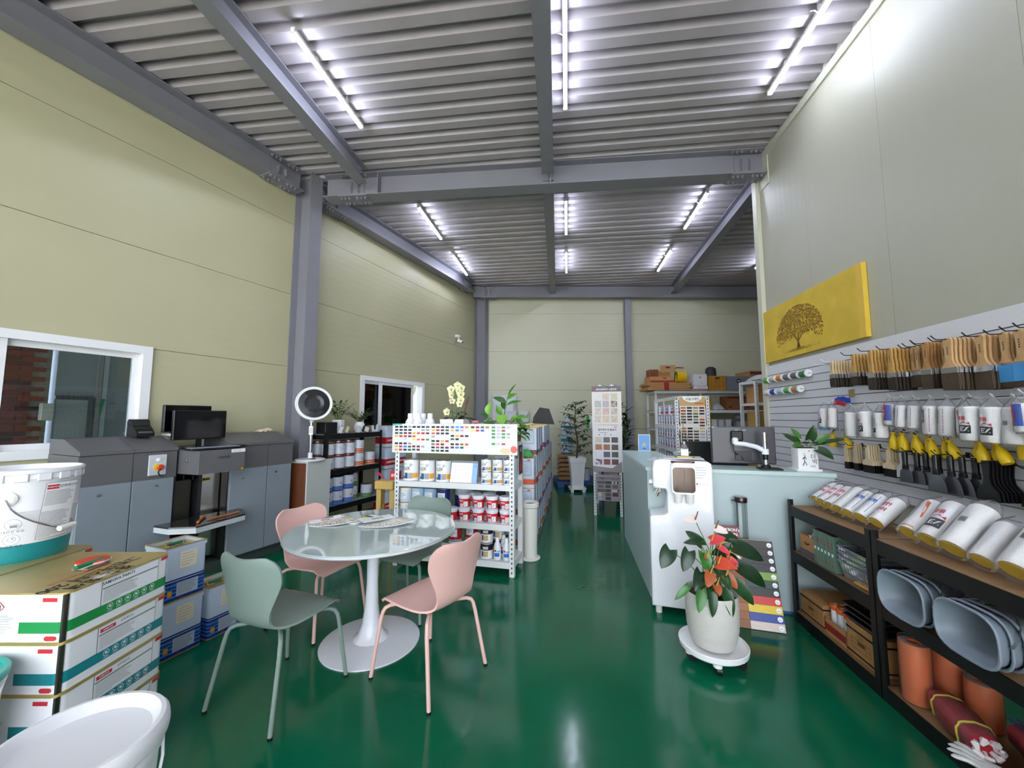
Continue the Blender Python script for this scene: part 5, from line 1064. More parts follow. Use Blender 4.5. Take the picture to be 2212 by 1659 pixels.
for x, y in ((1.6, 3.8), (2.8, 3.8), (1.6, 4.2), (2.8, 4.2)): m.box(x, y, 0, x + .04, y + .04, .72)
m.build('leg_frame', DARK, dk, smooth=0); dk.name = 'desk'; tag(dk, 'low desk behind the mint counter', 'desk')
bpy.data.objects['desk'].data.name = 'desk'
e.location.z = .757
# monitor on arm
ma = thing('monitor_stand', 'white and silver monitor stand clamped on the mint counter', 'monitor stand', CT(.96, .12, 1.106), CA)
m = MB(); m.rbox(-.06, -.06, 0, .11, .06, .012, .004); m.lathe([(.04, .012), (.03, .03), (.024, .04)], 20); m.build('clamp_base', BLACK, ma)
m = MB(); m.cyl(0, 0, .03, .31, .0165, 20); m.build('pole', CHROME, ma)
m = MB(); m.tube([(0, 0, .15), (-.06, .02, .185), (-.14, .04, .205), (-.22, .05, .21)], [.022, .021, .02, .02], 10); m.build('arm', mat('#dcdee4', .3), ma)
m = MB(); m.rbox(-.235, .03, .2, -.19, .082, .26, .01); m.build('tilt_head', mat('#dcdee4', .3), ma); m = MB(); m.cyl(0, 0, .125, .17, .026, 18); m.build('joint', WHITE, ma); m = MB(); m.cyl(0, 0, .08, .13, .02, 18); m.build('collar', BLACK, ma)
me_ = thing('monitor', 'black monitor seen from behind on the counter stand', 'monitor', CT(.82, .235, 1.135), CA + .05)
m = MB(); m.rbox(-.255, -.015, 0, .255, .03, .325, .008); m.build('casing', mat('#3a3840', .35, coat=.3), me_)
m = MB(); m.rect(-.247, .012, .247, .317, .0305); m.build('screen', mat('#020203', .1), me_, smooth=0)
m = MB(); m.rbox(-.1, -.03, .2, .0, -.015, .29, .01); m.build('mount_plate', BLACK, me_); m = MB(); m.rbox(-.07, -.022, .03, .06, -.015, .11, .003); m.build('port_cover', mat('#26242a', .4), me_)
m = MB(); m.tube([(-.05, -.03, .08), (-.08, -.05, .1), (-.09, -.045, .15), (-.05, -.04, .18)], .004, 6); m.tube([(-.02, -.025, .07), (0, -.04, .03), (.06, -.045, .02), (.12, -.06, .04)], .004, 6); o = m.build('cable', BLACK, me_); o['kind'] = 'stuff'
m = MB(); m.text('1', .02, -.02, .295, -.0158); m.rect(-.06, .29, -.035, .3, -.0158); m.rect(.0, .29, .03, .3, -.0158); m.build('print', mat('#8a8a92', .4), me_, smooth=0)
# potted plant on the counter
cpz = thing('counter_plant', 'heart leaved plant in a lettered white square pot on the counter', 'plant', CT(1.245, .13, 1.106), CA + .15)
m = MB(); m.cbox(-.095, -.07, 0, .095, .07, .018, .01, 3); m.build('saucer', WHITE, cpz); m = MB(); m.cbox(-.075, -.055, .018, .075, .055, .185, .008, 3); m.build('pot', WHITE, cpz); m = MB(); m.box(-.065, -.045, .18, .065, .045, .189); m.build('soil', SOIL, cpz, smooth=0)
m = MB(); m.text('더', .045, .035, .115, -.0562); m.text('벅', .045, .045, .075, -.0562); m.text('LIVE', .02, .03, .04, -.0562)
fx_ = [[(-.03, .13), (-.025, .12), (-.035, .1), (-.03, .08), (-.045, .045)], [(-.03, .08), (-.015, .05)], [(-.03, .115), (-.045, .1)], [(-.025, .115), (-.018, .095)]]
for L_ in fx_: m.tube([(a, -.0562, b) for a, b in L_], .0025, 4)
ring(m, -.03, .14, .008, 0, lambda u, v, d: (u, -.0562, v)); m.build('print', INK, cpz, smooth=0)
m = MB(); m.rect(-.0, .16, .012, .166, -.0562); m.build('print', RED, cpz, smooth=0)
for p, d, L, w in (((0, 0, .19), (-.7, -.3, .5), .12, .08), ((0, 0, .19), (-.9, -.2, .75), .13, .05), ((0, 0, .2), (-.5, -.5, .1), .11, .07), ((.02, 0, .2), (.1, -.5, .8), .12, .09), ((.02, 0, .2), (.7, -.3, .25), .2, .05), ((.03, -.02, .2), (.4, -.7, -.3), .12, .1), ((-.02, -.02, .2), (0, -.7, .25), .12, .09), ((0, .02, .2), (-.2, .3, .9), .1, .06), ((.05, 0, .2), (.6, -.4, .6), .1, .07)):
    st = MB(); q = Vector(p) + Vector(d).normalized() * .07; st.tube([p, q], .0025, 5); so = st.build('stem', STEM, cpz); leaf_obj(so, [LEAF[2] if L > .11 else LEAF[1]], q, d, L, w, up=(0, -.8, .5), heart=True, n=6, curl=.3)
# acrylic tube with a brown lid on the counter front
at = thing('acrylic_tube', 'clear acrylic cup tube with a dark brown lid on the counter front', 'cup tube', CT(.715, -.052, 0), CA)
m = MB(); m.lathe([(.042, .55), (.042, .86)], 28, cap=False); m.build('tube', glass('#eaf0f0', .02, .05, 'acrylic'), at); m = MB(); m.lathe([(.047, .855), (.048, .86), (.048, .89), (.044, .897), (0, .898)], 28); m.build('lid', mat('#2c1812', .15, coat=.5), at)
m = MB(); m.box(-.045, -.012, .862, -.066, .012, .87); m.build('catch', BLACK, at, smooth=0); m = MB(); m.box(-.012, .035, .56, .012, .05, .87); m.build('mount', mat('#e2e6e8', .2), at, smooth=0)
# stain sample board leaning on the counter
sb = thing('stain_board', 'tall board of stain colour planks leaning on the counter', 'sample board', CT(.476, -.335, 0.0), CA)
LN = .33
def lean(u, v, d): return (u, d * math.cos(LN) + v * math.sin(LN), v * math.cos(LN) + .004 - d * math.sin(LN) * 0)
def lbox(name, x0, z0, x1, z1, d, th, mt, par):
    m = MB(); P = [lean(u, v, q) for q in (d, d + th) for u, v in ((x0, z0), (x1, z0), (x1, z1), (x0, z1))]
    m.add(P, [(0, 1, 2, 3), (7, 6, 5, 4), (0, 4, 5, 1), (1, 5, 6, 2), (2, 6, 7, 3), (3, 7, 4, 0)]); return m.build(name, mt, par, smooth=0)
lbox('backing', 0, 0, .42, .61, .008, .008, mat('#d8c09a', .6), sb)
rc_ = ['#d8c4bc', '#1d3f96', '#e0c01e', '#cf2a24', '#17181c', '#22382c', '#7a9a34', '#171718', '#1c1a1a', '#2c1e1c', '#2e2020']
for i, c in enumerate(rc_): lbox('plank', .2, i * .0555, .42, i * .0555 + .054, .0, .008, mat(c, .4, var=.08, scale=20, stretch=(1, 10, 10)), sb)
lc_ = ['#8a5028', '#96582c', '#a4642e', '#9a5c2a', '#a8682e', '#8c4e24', '#96562a', '#a06432', '#b07a42', '#b8844c', '#c49458']
for i, c in enumerate(lc_): lbox('plank', 0, i * .0555, .198, i * .0555 + .054, .0, .008, mat(c, .45, var=.1, scale=14, stretch=(1, 12, 12)), sb)
m = MB()
for i in range(11):
    for x in ((.395, .17) if i in (8, 10) else (.395,)):
        c = (x, i * .0555 + .027); m.add([lean(c[0] + .017 * math.cos(a), c[1] + .017 * math.sin(a), -.001) for a in [k / 16 * 2 * PI for k in range(16)]], [tuple(range(16))], 0); m.rect(c[0] - .008, c[1] - .005, c[0] + .008, c[1] - .001, -.0016, 1, lean)
o = m.build('sticker', [WHITE, GREYTXT], sb, smooth=0); o['kind'] = 'stuff'
sg_ = lbox('sign', 0, 0, .2, .09, 0, .006, mat('#7c1a20', .4), None); sg_.location = CT(.477, -.335 + math.sin(LN) * .61, .61 * math.cos(LN) + .006); sg_.rotation_euler = (0, 0, CA); sg_.name = 'stain_sign'; tag(sg_, 'dark red sign reading MOKBON\'s MBSTAIN above the stain planks', 'sign')
m = MB(); m.text("MOKBON's", .031, .125, .06, -.0012, 0, lean, .02); m.text('MBSTAIN.', .031, .125, .026, -.0012, 0, lean, .02)
for i, c in enumerate((1, 2, 3, 4)): m.rect(.015, .016 + i * .015, .05, .029 + i * .015, -.0012, 1 + i, lean)
m.build('print', [WHITE, mat('#4a5a78', .5), mat('#e8e8e0', .5), mat('#d8a83a', .5), mat('#b83a2a', .5)], sg_, smooth=0)
# anthurium on a plant trolley
px_, py_ = 1.29, 2.6
tr = thing('plant_trolley', 'white round plant trolley on casters under the anthurium pot', 'plant trolley', (px_, py_, 0))
m = MB(); m.lathe([(.19, .075), (.2, .085), (.205, .115), (.2, .118), (.193, .1), (.15, .09), (0, .088)], 40); m.build('tray', WHITE, tr)
for i in range(5):
    a = -1.9 + i * 2 * PI / 5; x, y = .15 * math.cos(a), .15 * math.sin(a); m = MB(); m.cyl(x, y, .045, .08, .026, 14); m.build('caster_housing', WHITE, tr); m = MB(); m.cyl(0, 0, -.014, .014, .025, 16, t=T(x + .01, y, .025, rz=a, rx=PI / 2)); m.build('caster', BLACK, tr)
an = thing('anthurium', 'flowering anthurium with red blooms in a ribbed pale pot', 'plant', (px_, py_, .092))
def potmat():
    m = mat('#c9c6c0', .7, var=.06, scale=40, stretch=(1, 1, 14), bump=.35, bscale=26, name='ribbed_stoneware'); return m
m = MB(); pr_ = [(.095, 0), (.12, .015), (.14, .06), (.152, .12), (.157, .2), (.158, .33), (.154, .338), (.147, .33), (.145, .3), (0, .295)]
m.lathe(pr_, 48); m.build('pot', potmat(), an); m = MB(); m.lathe([(.146, .302), (.1, .31), (0, .312)], 24); m.build('soil', SOIL, an)
DL = [mat('#16331a', .28, var=.2, scale=18), mat('#1e4420', .28, var=.2, scale=18), mat('#35702c', .3, var=.2, scale=18)]; SPR = [mat('#c8452c', .35), mat('#d23a48', .35), mat('#a8542c', .4), mat('#e2d2cc', .4)]
SPAD = mat('#c8a84a', .5); SPAD2 = mat('#8a5a34', .5)
def stemleaf(tip, d, L, w, k, kind='leaf'):
    b = Vector((random.uniform(-.05, .07), random.uniform(-.05, .05), .31)); tp = Vector(tip); mid = b.lerp(tp, .5) + Vector((0, 0, .05))
    m = MB(); m.tube([b, b.lerp(mid, .6) + Vector((0, 0, .01)), mid, tp], [.004, .0035, .003, .0025], 5); so = m.build('stem', STEM, an)
    if kind == 'leaf': leaf_obj(so, [DL[k]], tp, d, L, w, up=(0, -.75, .6), heart=True, n=8, curl=.25)
    else:
        m = MB(); leaf(m, tp, d, L, w, up=(0, -.8, .5), heart=True, n=8, curl=.15); m.build('bloom', SPR[k], so, smooth=60)
        m = MB(); t0 = tp + Vector((0, -.008, .004)); m.tube([t0, t0 + Vector((.01, -.02, .055))], [.005, .003], 6); m.build('spadix', SPAD if k < 3 else SPAD2, so)
for a in (((-.27, -.03, .6), (-.5, -.4, -.6), .13, .12, 0), ((-.16, -.06, .6), (-.4, -.4, -.7), .13, .1, 0), ((-.08, -.08, .6), (.1, -.4, -.8), .12, .09, 2), ((-.05, 0, .64), (-.9, -.2, .1), .12, .06, 0), ((-.1, -.08, .48), (-.4, -.5, -.4), .13, .09, 0), ((.08, .02, .68), (.5, -.2, -.1), .14, .1, 0), ((.14, -.03, .62), (.9, -.3, -.25), .2, .13, 0), ((.16, -.05, .5), (.7, -.4, -.4), .18, .13, 0), ((.1, -.09, .42), (.5, -.5, -.5), .15, .11, 1), ((.02, -.12, .4), (.2, -.4, -.9), .17, .09, 1), ((-.06, -.13, .38), (-.1, -.4, -.9), .14, .07, 1), ((-.11, -.1, .38), (-.3, -.5, -.8), .13, .08, 2), ((-.17, -.05, .38), (-.8, -.2, -.6), .12, .05, 2), ((.0, -.1, .5), (.1, -.6, -.3), .13, .09, 1), ((.05, 0, .55), (.3, -.3, .5), .13, .09, 0), ((.12, .05, .5), (.7, .2, .1), .15, .1, 1), ((-.02, .06, .6), (-.3, .3, .4), .13, .09, 1)): stemleaf(*a)
for a in (((.0, -.1, .54), (.5, -.6, .1), .1, .1, 0), ((-.06, -.08, .57), (-.3, -.5, .2), .07, .06, 0), ((-.02, -.07, .67), (.5, -.5, .3), .09, .07, 1), ((.03, -.07, .63), (.5, -.5, -.3), .07, .05, 1), ((.08, -.06, .56), (.6, -.5, -.2), .07, .05, 1), ((-.06, -.12, .49), (-.4, -.5, -.6), .09, .08, 2), ((.03, -.13, .48), (.5, -.5, -.6), .09, .08, 2), ((-.03, -.13, .42), (0, -.5, -.5), .06, .06, 2), ((-.1, -.03, .79), (-.8, -.2, .1), .09, .06, 3), ((.02, -.05, .74), (.8, -.3, -.2), .08, .06, 3), ((.07, -.09, .53), (.4, -.6, -.1), .06, .06, 0)): stemleaf(*a, kind='bloom')
# ---------------------------------------------------------------- slat wall with hanging tools
sw = thing('slat_wall', 'light grey slat wall panel holding brushes, rollers and scrapers', 'slat wall', RW(4.84, 0, 0), RT)
SLAT = mat('#d8d8de', .45); SX = 4.84 + 1.2
m = MB(); m.box(0, -.012, .91, SX, -.001, 2.17); m.build('backing', mat('#7d7c84', .6), sw, smooth=0)
zz = .965; n_ = 14; pt_ = (2.06 - zz) / n_
for i in range(n_): m = MB(); m.box(0, -.03, zz + i * pt_, SX, -.012, zz + (i + 1) * pt_ - .007); m.build('slat', SLAT, sw, smooth=0)
m = MB(); m.box(0, -.032, 2.06, SX, -.012, 2.175); m.build('top_rail', mat('#dcdce0', .4), sw, smooth=0)
m = MB(); m.box(0, -.036, .905, SX, -.012, .96); m.build('bottom_rail', mat('#dcdce0', .4), sw, smooth=0)
# painting
pa = thing('painting', 'yellow canvas painting of a golden round crowned tree', 'painting', RW(4.86, 0, 0), RT)
CAN = mat('#d9b83c', .7, var=.1, scale=5); GOLD = mat('#a8801c', .45, .3, var=.3, scale=60); GOLD2 = mat('#8a6614', .5)
m = MB(); m.rbox(0, -.04, 2.215, 1.67, -.001, 2.86, .004); m.build('canvas', CAN, pa)
m = MB(); m.box(1.6, -.041, 2.22, 1.668, -.0395, 2.855); m.build('canvas_edge', mat('#e2b94a', .6), pa, smooth=0)
m = MB(); rnd = random.Random(5); fnp = lambda u, v, d: (u, -.0405 + d, v)
for i in range(1500):
    a = rnd.uniform(0, PI * 1.0) if rnd.random() < .75 else rnd.uniform(-.25, PI + .25); q = math.sqrt(rnd.random()); u = .72 + .42 * q * math.cos(a); v = 2.43 + .33 * q * max(-.25, math.sin(a)) ; s_ = rnd.uniform(.006, .012)
    m.quad(fnp(u - s_, v, -.0006), fnp(u, v - s_, -.0006), fnp(u + s_, v, -.002), fnp(u, v + s_, -.0006), 0 if rnd.random() < .7 else 1)
for i in range(200): u = .72 + rnd.gauss(0, .14); v = 2.265 + rnd.random() * .03; s_ = .007; m.quad(fnp(u - s_, v, -.0006), fnp(u, v - s_ * .5, -.0006), fnp(u + s_, v, -.0012), fnp(u, v + s_ * .5, -.0006), rnd.randrange(2))
o = m.build('painted_leaves', [GOLD, GOLD2], pa, smooth=0); o['kind'] = 'stuff'
m = MB()
for k in range(3): m.add([fnp(u, v, -.001) for u, v in ((.69, 2.29), (.76, 2.29), (.735, 2.36), (.735 + (k - 1) * .09 + .012, 2.46), (.72 + (k - 1) * .09, 2.46), (.71, 2.36))], [(0, 1, 2, 3, 4, 5)], 0)
m.build('painted_trunk', GOLD2, pa, smooth=0)
# hooks
HK = {}
def hook(label, s, z, L, col, group):
    k = (round(L, 2), col.name)
    if k not in HK: m = MB(); m.tube([(0, -.03, 0), (0, -L, -.004), (0, -L - .012, .003), (0, -L - .03, .022)], .0032, 6); m.rbox(-.012, -.034, -.018, .012, -.028, .018, .002); HK[k] = m.build('display_hook', col); o = HK[k]
    else: o = HK[k].copy(); COL.objects.link(o)
    o.location = RW(s, 0, z); o.rotation_euler = (0, 0, RT); tag(o, label, 'hook', group)
# brushes
def brush(Lh, w, bl, hm, bm_, wrap=None, curvy=False, th=.014):
    def mk():
        e = thing('paint_brush', '', 'paint brush'); hw = w * .24; Lf = .035
        out = [(hw * .7, .012), (hw, 0), (hw * 1.05, -.02), (hw * .85, -Lh * .35), (hw * (1.3 if curvy else .8), -Lh * .7), (hw * 1.1, -Lh * .85), (w * .46, -Lh)]
        m = MB(); poly = [(x, z) for x, z in out] + [(-x, z) for x, z in out[::-1]]
        m.prism(poly, -th / 2, th / 2, t=Matrix(((1, 0, 0, 0), (0, 0, 1, 0), (0, 1, 0, 0), (0, 0, 0, 1)))); m.build('handle', hm, e, smooth=0)
        m = MB(); m.rbox(-w / 2, -th * .6, -Lh - Lf, w / 2, th * .6, -Lh + .004, .003); 
        for q in range(3): m.box(-w / 2 - .0005, -th * .65, -Lh - .008 - q * .009, w / 2 + .0005, th * .65, -Lh - .005 - q * .009)
        m.build('ferrule', STEEL, e, smooth=0)
        m = MB(); m.add([(x * (w / 2 - .001) * k, y * th * .5 * k2, z) for k, k2, z in ((1, 1, -Lh - Lf), (1.02, 1.1, -Lh - Lf - bl * .6), (1.0, .6, -Lh - Lf - bl)) for x, y in ((-1, -1), (1, -1), (1, 1), (-1, 1))], [(0, 4, 5, 1), (1, 5, 6, 2), (2, 6, 7, 3), (3, 7, 4, 0), (4, 8, 9, 5), (5, 9, 10, 6), (6, 10, 11, 7), (7, 11, 8, 4), (11, 10, 9, 8)]); m.build('bristles', bm_, e, smooth=0)
        if wrap:
            m = MB(); m.rbox(-w / 2 - .002, -th * .75, -Lh - Lf - bl * .7, w / 2 + .002, th * .75, -Lh - .01, .002); m.build('wrapper', wrap, e, smooth=0)
        m = MB(); 
        for q in range(4): m.rect(-.003, -Lh * .3 - q * .013, .003, -Lh * .3 + .008 - q * .013, -th / 2 - .0006)
        m.build('handle_print', INK, e, smooth=0)
        return e
    return Proto(mk)
WD = [mat('#d8bd92', .5, var=.12, scale=15, stretch=(6, 6, 1)), mat('#c69a56', .4, var=.15, scale=15, stretch=(6, 6, 1)), mat('#b98a56', .45, var=.2, scale=15, stretch=(6, 6, 1)), mat('#c9a272', .45, var=.15, scale=15, stretch=(6, 6, 1))]
BRI = mat('#4a3c2c', .8, bump=.5, bscale=200, stretch=(1, 1, .1)); BRD = mat('#33291f', .75, bump=.5, bscale=200, stretch=(1, 1, .1)); BLW = mat('#4a9ad8', .35)
kinds = {'pale': (brush(.11, .06, .075, WD[0], BRD), 'pale'), 'curvy': (brush(.14, .065, .07, WD[1], BRD, curvy=True), 'honey coloured curved'), 'dark': (brush(.17, .075, .09, WD[1], BRD, curvy=True), 'honey coloured'), 'slim': (brush(.16, .05, .08, WD[3], BRI), 'tan slim'), 'brown': (brush(.17, .075, .09, WD[2], BRI), 'brown'), 'wide': (brush(.17, .1, .1, WD[3], BRI), 'light wide'), 'blue': (brush(.16, .075, .1, WD[3], BRI, BLW), 'blue wrapped')}
grp = [('pale', 3.38, .065, .2, 7, 2.03), ('curvy', 3.146, .065, .185, 6, 2.05), ('dark', 2.943, .065, .2, 7, 2.05), ('dark', 2.774, .065, .19, 6, 2.035), ('slim', 2.705, .065, .1, 2, 2.03), ('slim', 2.65, .065, .115, 3, 2.03), ('slim', 2.595, .065, .1, 2, 2.03), ('brown', 2.529, .06, .16, 6, 2.03), ('brown', 2.45, .065, .12, 3, 2.03), ('wide', 2.308, .06, .22, 8, 2.015), ('wide', 2.2, .065, .15, 4, 2.01), ('blue', 2.12, .065, .11, 3, 2.005), ('blue', 2.035, .065, .12, 3, 2.005), ('brown', 1.95, .06, .14, 4, 2.005)]
gname = ['first', 'second', 'third', 'fourth', 'fifth', 'sixth', 'seventh', 'eighth', 'ninth', 'tenth', 'eleventh', 'twelfth', 'thirteenth', 'fourteenth']
BHK, WHK = mat('#0c0c0d', .4), mat('#d8d8da', .35)
for gi, (k, s, d0, d1, n, z) in enumerate(grp):
    pr, nm = kinds[k]
    hook('wire hook holding the %s bunch of brushes from the painting' % gname[gi], s, z + .008, d1 + .06, WHK if gi == 0 else BHK, 'brush hooks')
    for i in range(n):
        d = d0 + (d1 - d0) * i / (n - 1)
        tw = -.5 if k == 'dark' and gi in (2, 3) else random.uniform(-.06, .06)
        pr.put('%s paint brush, %s bunch from the painting, %s from the wall' % (nm, gname[gi], ORD[i]), RW(s, d, z), RT + random.uniform(-.05, .05) * (1 if tw > -.4 else 1), 'brushes on the slat wall', (0, random.uniform(-.02, .02), RT + (tw if k != 'dark' else random.uniform(-.1, .05))))
for i, s in enumerate((4.05, 3.62, 3.5)): hook('bare white wire hook beside the brushes, %s from the painting' % ORD[i], s, 2.03 + i * .01, .18, WHK, 'bare hooks')
m = MB(); m.box(-.03, -.04, 1.72, .03, -.031, 1.79); tag(m.build('price_tag', mat('#a89468', .7), None, RW(3.42, 0, 0), RT, smooth=0), 'small tan card tag under the pale brushes', 'tag')
# tape rolls threaded on rods
def tape(c):
    def mk():
        e = thing('tape_roll', '', 'tape'); m = MB(); m.lathe([(.012, -.052), (.035, -.052), (.035, .052), (.012, .052), (.012, -.052)], 24, t=T(ry=PI / 2), cap=False); m.build('tape_band', mat(c, .35), e)
        m = MB(); m.lathe([(.0365, .05), (.0365, .068), (.03, .068)], 24, t=T(ry=PI / 2)); m.build('core_edge', WHITE, e); return e
    return Proto(mk)
for row, z, cs_ in ((0, 2.0 + .015, (('#4fa83c', 'bright green'), ('#bcbcac', 'stone grey'), ('#d0801c', 'orange'), ('#6f6e76', 'slate grey'), ('#696870', 'dark grey'), ('#1f7a3a', 'deep green'))), (1, 1.845, (('#d8d8de', 'white'), ('#1f38a0', 'navy blue'), ('#a9cfe4', 'sky blue'), ('#58a848', 'grass green'), ('#b0884a', 'tan')))):
    for i, (c, nm) in enumerate(cs_): tape(c).put('%s tape roll in the %s row below the painting' % (nm, ('upper', 'lower')[row]), RW(4.76 - i * .15, .07, z - (.02 if row == 0 else .0)), RT, 'tape rolls')
    m = MB(); L_ = .15 * len(cs_) + .04; m.rod((-.06, 0, 0), (L_ - .12, 0, 0), .006); m.rod((-.055, 0, 0), (-.055, .045, 0), .004); m.rod((L_ - .125, 0, 0), (L_ - .125, .045, 0), .004); tag(m.build('tape_rod', STEEL, None, RW(4.76, .07, z - (.02 if row == 0 else 0)), RT), 'steel rod carrying the %s row of tape rolls' % ('upper', 'lower')[row], 'rod')
# roller sleeves in bags
FUZZ = mat('#f8f6f2', .9, bump=.5, bscale=220); CORE = mat('#c9a83c', .4)
def roller(r, L, prt, core=CORE, seed=0):
    def mk():
        e = thing('roller_sleeve', '', 'roller sleeve'); rnd = random.Random(seed)
        m = MB(); m.lathe([(r * .55, -L, 1), (r * .6, -L - .002, 0), (r * .93, -L, 0), (r, -L + .008, 0), (r, -.008, 0), (r * .9, 0, 0), (0, .002, 0)], 24); m.lathe([(r * .56, -L - .001), (r * .5, -L + .01), (0, -L + .012)], 16, 1); m.build('sleeve', [FUZZ, core], e)
        if prt:
            m = MB(); ms = prt(m, cylmap(r + .0018), r, L); m.build('label_print', ms, e, smooth=0)
        m = MB()
        def bg(u, v):
            a = u * 2 * PI; q = r * (1.07 + .05 * math.sin(3 * a + seed) * math.sin(9 * v)); z = -L - .012 + v * (L + .07)
            if z > -.01: q *= max(.12, 1 - (z + .01) / .075) 
            if v < .04: q *= .8
            fl = 1 + max(0, z) * 8
            return (q * math.cos(a) * fl, q * math.sin(a), z)
        m.grid(bg, 16, 14, closed=True); m.build('bag', BAG, e, smooth=60)
        return e
    return Proto(mk)
KRED, KBLUE, KORG = mat('#c81e24', .4), mat('#2448b0', .4), mat('#d8641e', .4)
def p_ez(m, fn, r, L):
    m.rect(-r * .55, -L * .82, r * .75, -L * .2, 0, 0, fn, 6); m.rect(-r * .5, -L * .8, r * .7, -L * .56, -.0006, 1, fn, 6); m.add([fn(u, v, -.0009) for u, v in ((-r * .4, -L * .55), (r * .65, -L * .55), (r * .6, -L * .46), (r * .3, -L * .5), (r * .1, -L * .44), (-r * .2, -L * .49))], [(0, 1, 2, 3, 4, 5)], 2)
    m.text('명품', r * .5, -r * .15, -L * .36, -.0012, 2, fn, .03, -PI / 2 * 0); m.text('EZ', r * .75, r * .1, -L * .68, -.0012, 0, fn, .03); return [WHITE, INK, KRED]
def p_blue(m, fn, r, L): m.text('롤러', r * .9, -r * .35, -L * .35, -.0006, 0, fn, .04, PI / 2 * 0); m.rect(r * .0, -L * .6, r * .12, -L * .15, -.0006, 1, fn); m.lines(-r * .7, -L * .9, -r * .3, -L * .75, 2, -.0006, 0, fn, .5); 
p_blue_ = p_blue
def p_blue(m, fn, r, L):
    m.rect(-r * .75, -L * .6, -r * .25, -L * .14, 0, 0, fn, 3); m.text('방수롤', r * .42, -r * .5, -L * .37, -.0008, 2, fn, .03, -PI / 2); m.rect(-r * .18, -L * .6, -r * .06, -L * .14, 0, 1, fn)
    for i in range(14): m.rect(r * .55, -L * (.1 + i * .06), r * .68, -L * (.13 + i * .06), 0, i % 2, fn)
    m.rect(-r * .75, -L * .95, -r * .6, -L * .8, 0, 0, fn); return [KBLUE, KRED, WHITE]
def p_org(m, fn, r, L): m.add([fn(u, v, 0) for u, v in ((-r * .1, -L * .1), (r * .3, -L * .12), (r * .6, -L * .6), (r * .45, -L * .62))], [(0, 1, 2, 3)], 0); m.rect(-r * .5, -L * .7, -r * .42, -L * .2, 0, 1, fn); m.rect(-r * .7, -L * .95, r * .7, -L * .93, 0, 0, fn, 5); return [KORG, GREYTXT]
def p_txt(m, fn, r, L):
    for i in range(4): m.rect(-r * .4 + i * r * .25, -L * .55, -r * .32 + i * r * .25, -L * (.12 + .03 * i), 0, 1, fn)
    m.rect(-r * .3, -L * .8, r * .5, -L * .62, 0, 0, fn, 4); m.text('T', r * .4, r * .1, -L * .71, -.0008, 2, fn, .03); return [INK, GREYTXT, WHITE]
def p_red(m, fn, r, L): m.rect(-r * 1.2, -L * .8, r * .2, -L * .02, 0, 0, fn, 8); m.rect(r * .2, -L * .8, r * 1.2, -L * .02, 0, 1, fn, 6); m.text('타일', r * .7, -r * .5, -L * .4, -.0008, 2, fn, .03, -PI / 2); return [KRED, mat('#3a5ab8', .4), WHITE]
def p_bar(m, fn, r, L):
    for i in range(5): m.rect(-r * .4 + i * r * .12, -L * .5, -r * .34 + i * r * .12, -L * .38, 0, 0, fn)
    return [INK]
rk_ = {'ez': (roller(.05, .2, p_ez, seed=1), 'with a red and black label'), 'ezs': (roller(.042, .17, p_ez, seed=2), 'with a small red and black label'), 'blue': (roller(.042, .185, p_blue, CREAM, 3), 'with blue and red print'), 'blues': (roller(.038, .155, p_blue, CREAM, 4), 'with short blue and red print'), 'org': (roller(.035, .17, p_org, seed=5), 'with orange print'), 'txt': (roller(.043, .19, p_txt, CREAM, 6), 'with a black square label'), 'red': (roller(.035, .15, p_red, CREAM, 7), 'in a red and blue wrapper'), 'bar': (roller(.045, .2, p_bar, seed=8), 'with a bar code')}
rr = [('ezs', 3.6, 1.625, .15), ('org', 3.48, 1.625, .16), ('bar', 3.28, 1.585, .14), ('ez', 3.12, 1.59, .14), ('txt', 2.99, 1.58, .13), ('red', 2.895, 1.64, .13), ('blues', 2.785, 1.63, .13), ('blues', 2.7, 1.625, .12), ('blue', 2.565, 1.62, .13), ('blue', 2.468, 1.615, .12), ('org', 2.385, 1.605, .1), ('ez', 2.3, 1.61, .14), ('ez', 2.19, 1.605, .13), ('bar', 2.115, 1.6, .1), ('red', 2.04, 1.62, .14), ('blue', 1.95, 1.6, .13)]
for i, (k, s, z, d) in enumerate(rr):
    pr, nm = rk_[k]; fr = 'row end'
    hook('white wire hook for the %s bagged roller from the painting' % ORD[i], s, z + .055, d - .02, WHK, 'roller hooks')
    pr.put('bagged white roller sleeve %s, %s from the painting' % (nm, ORD[i]), RW(s, d, z), RT, 'roller sleeves on the slat wall', (random.uniform(-.1, .02), random.uniform(-.06, .06), RT + random.uniform(-.5, .1)))
m = MB(); m.grid(lambda u, v: ((u - .5) * .2, -.02 - .02 * math.sin(PI * u), .045 * v + .02 * math.sin(PI * u) + .004 * math.sin(20 * u)), 12, 4); m.grid(lambda u, v: ((u - .5) * .16, -.05 - .02 * math.sin(PI * u), -.03 + .04 * v + .02 * math.sin(PI * u)), 10, 3, 1)
tag(m.build('flat_package', [mat('#2040b0', .35), mat('#a82030', .35)], None, RW(3.47, .06, 1.665), RT, smooth=60), 'blue and red flat packet tucked above the first rollers', 'packet')
m = MB(); m.lathe([(.0, -.05), (.04, -.045), (.05, -.01), (.045, .03), (.0, .06)], 16); tag(m.build('sponge_pack', mat('#7fb4e0', .4, var=.3, scale=20), None, RW(3.66, .13, 1.47), RT), 'blue striped bagged sponge under the first roller', 'sponge'); m = MB(); hook('wire hook for the blue striped sponge', 3.66, 1.528, .12, WHK, 'roller hooks')
YEL = mat('#dcb90c', .4)
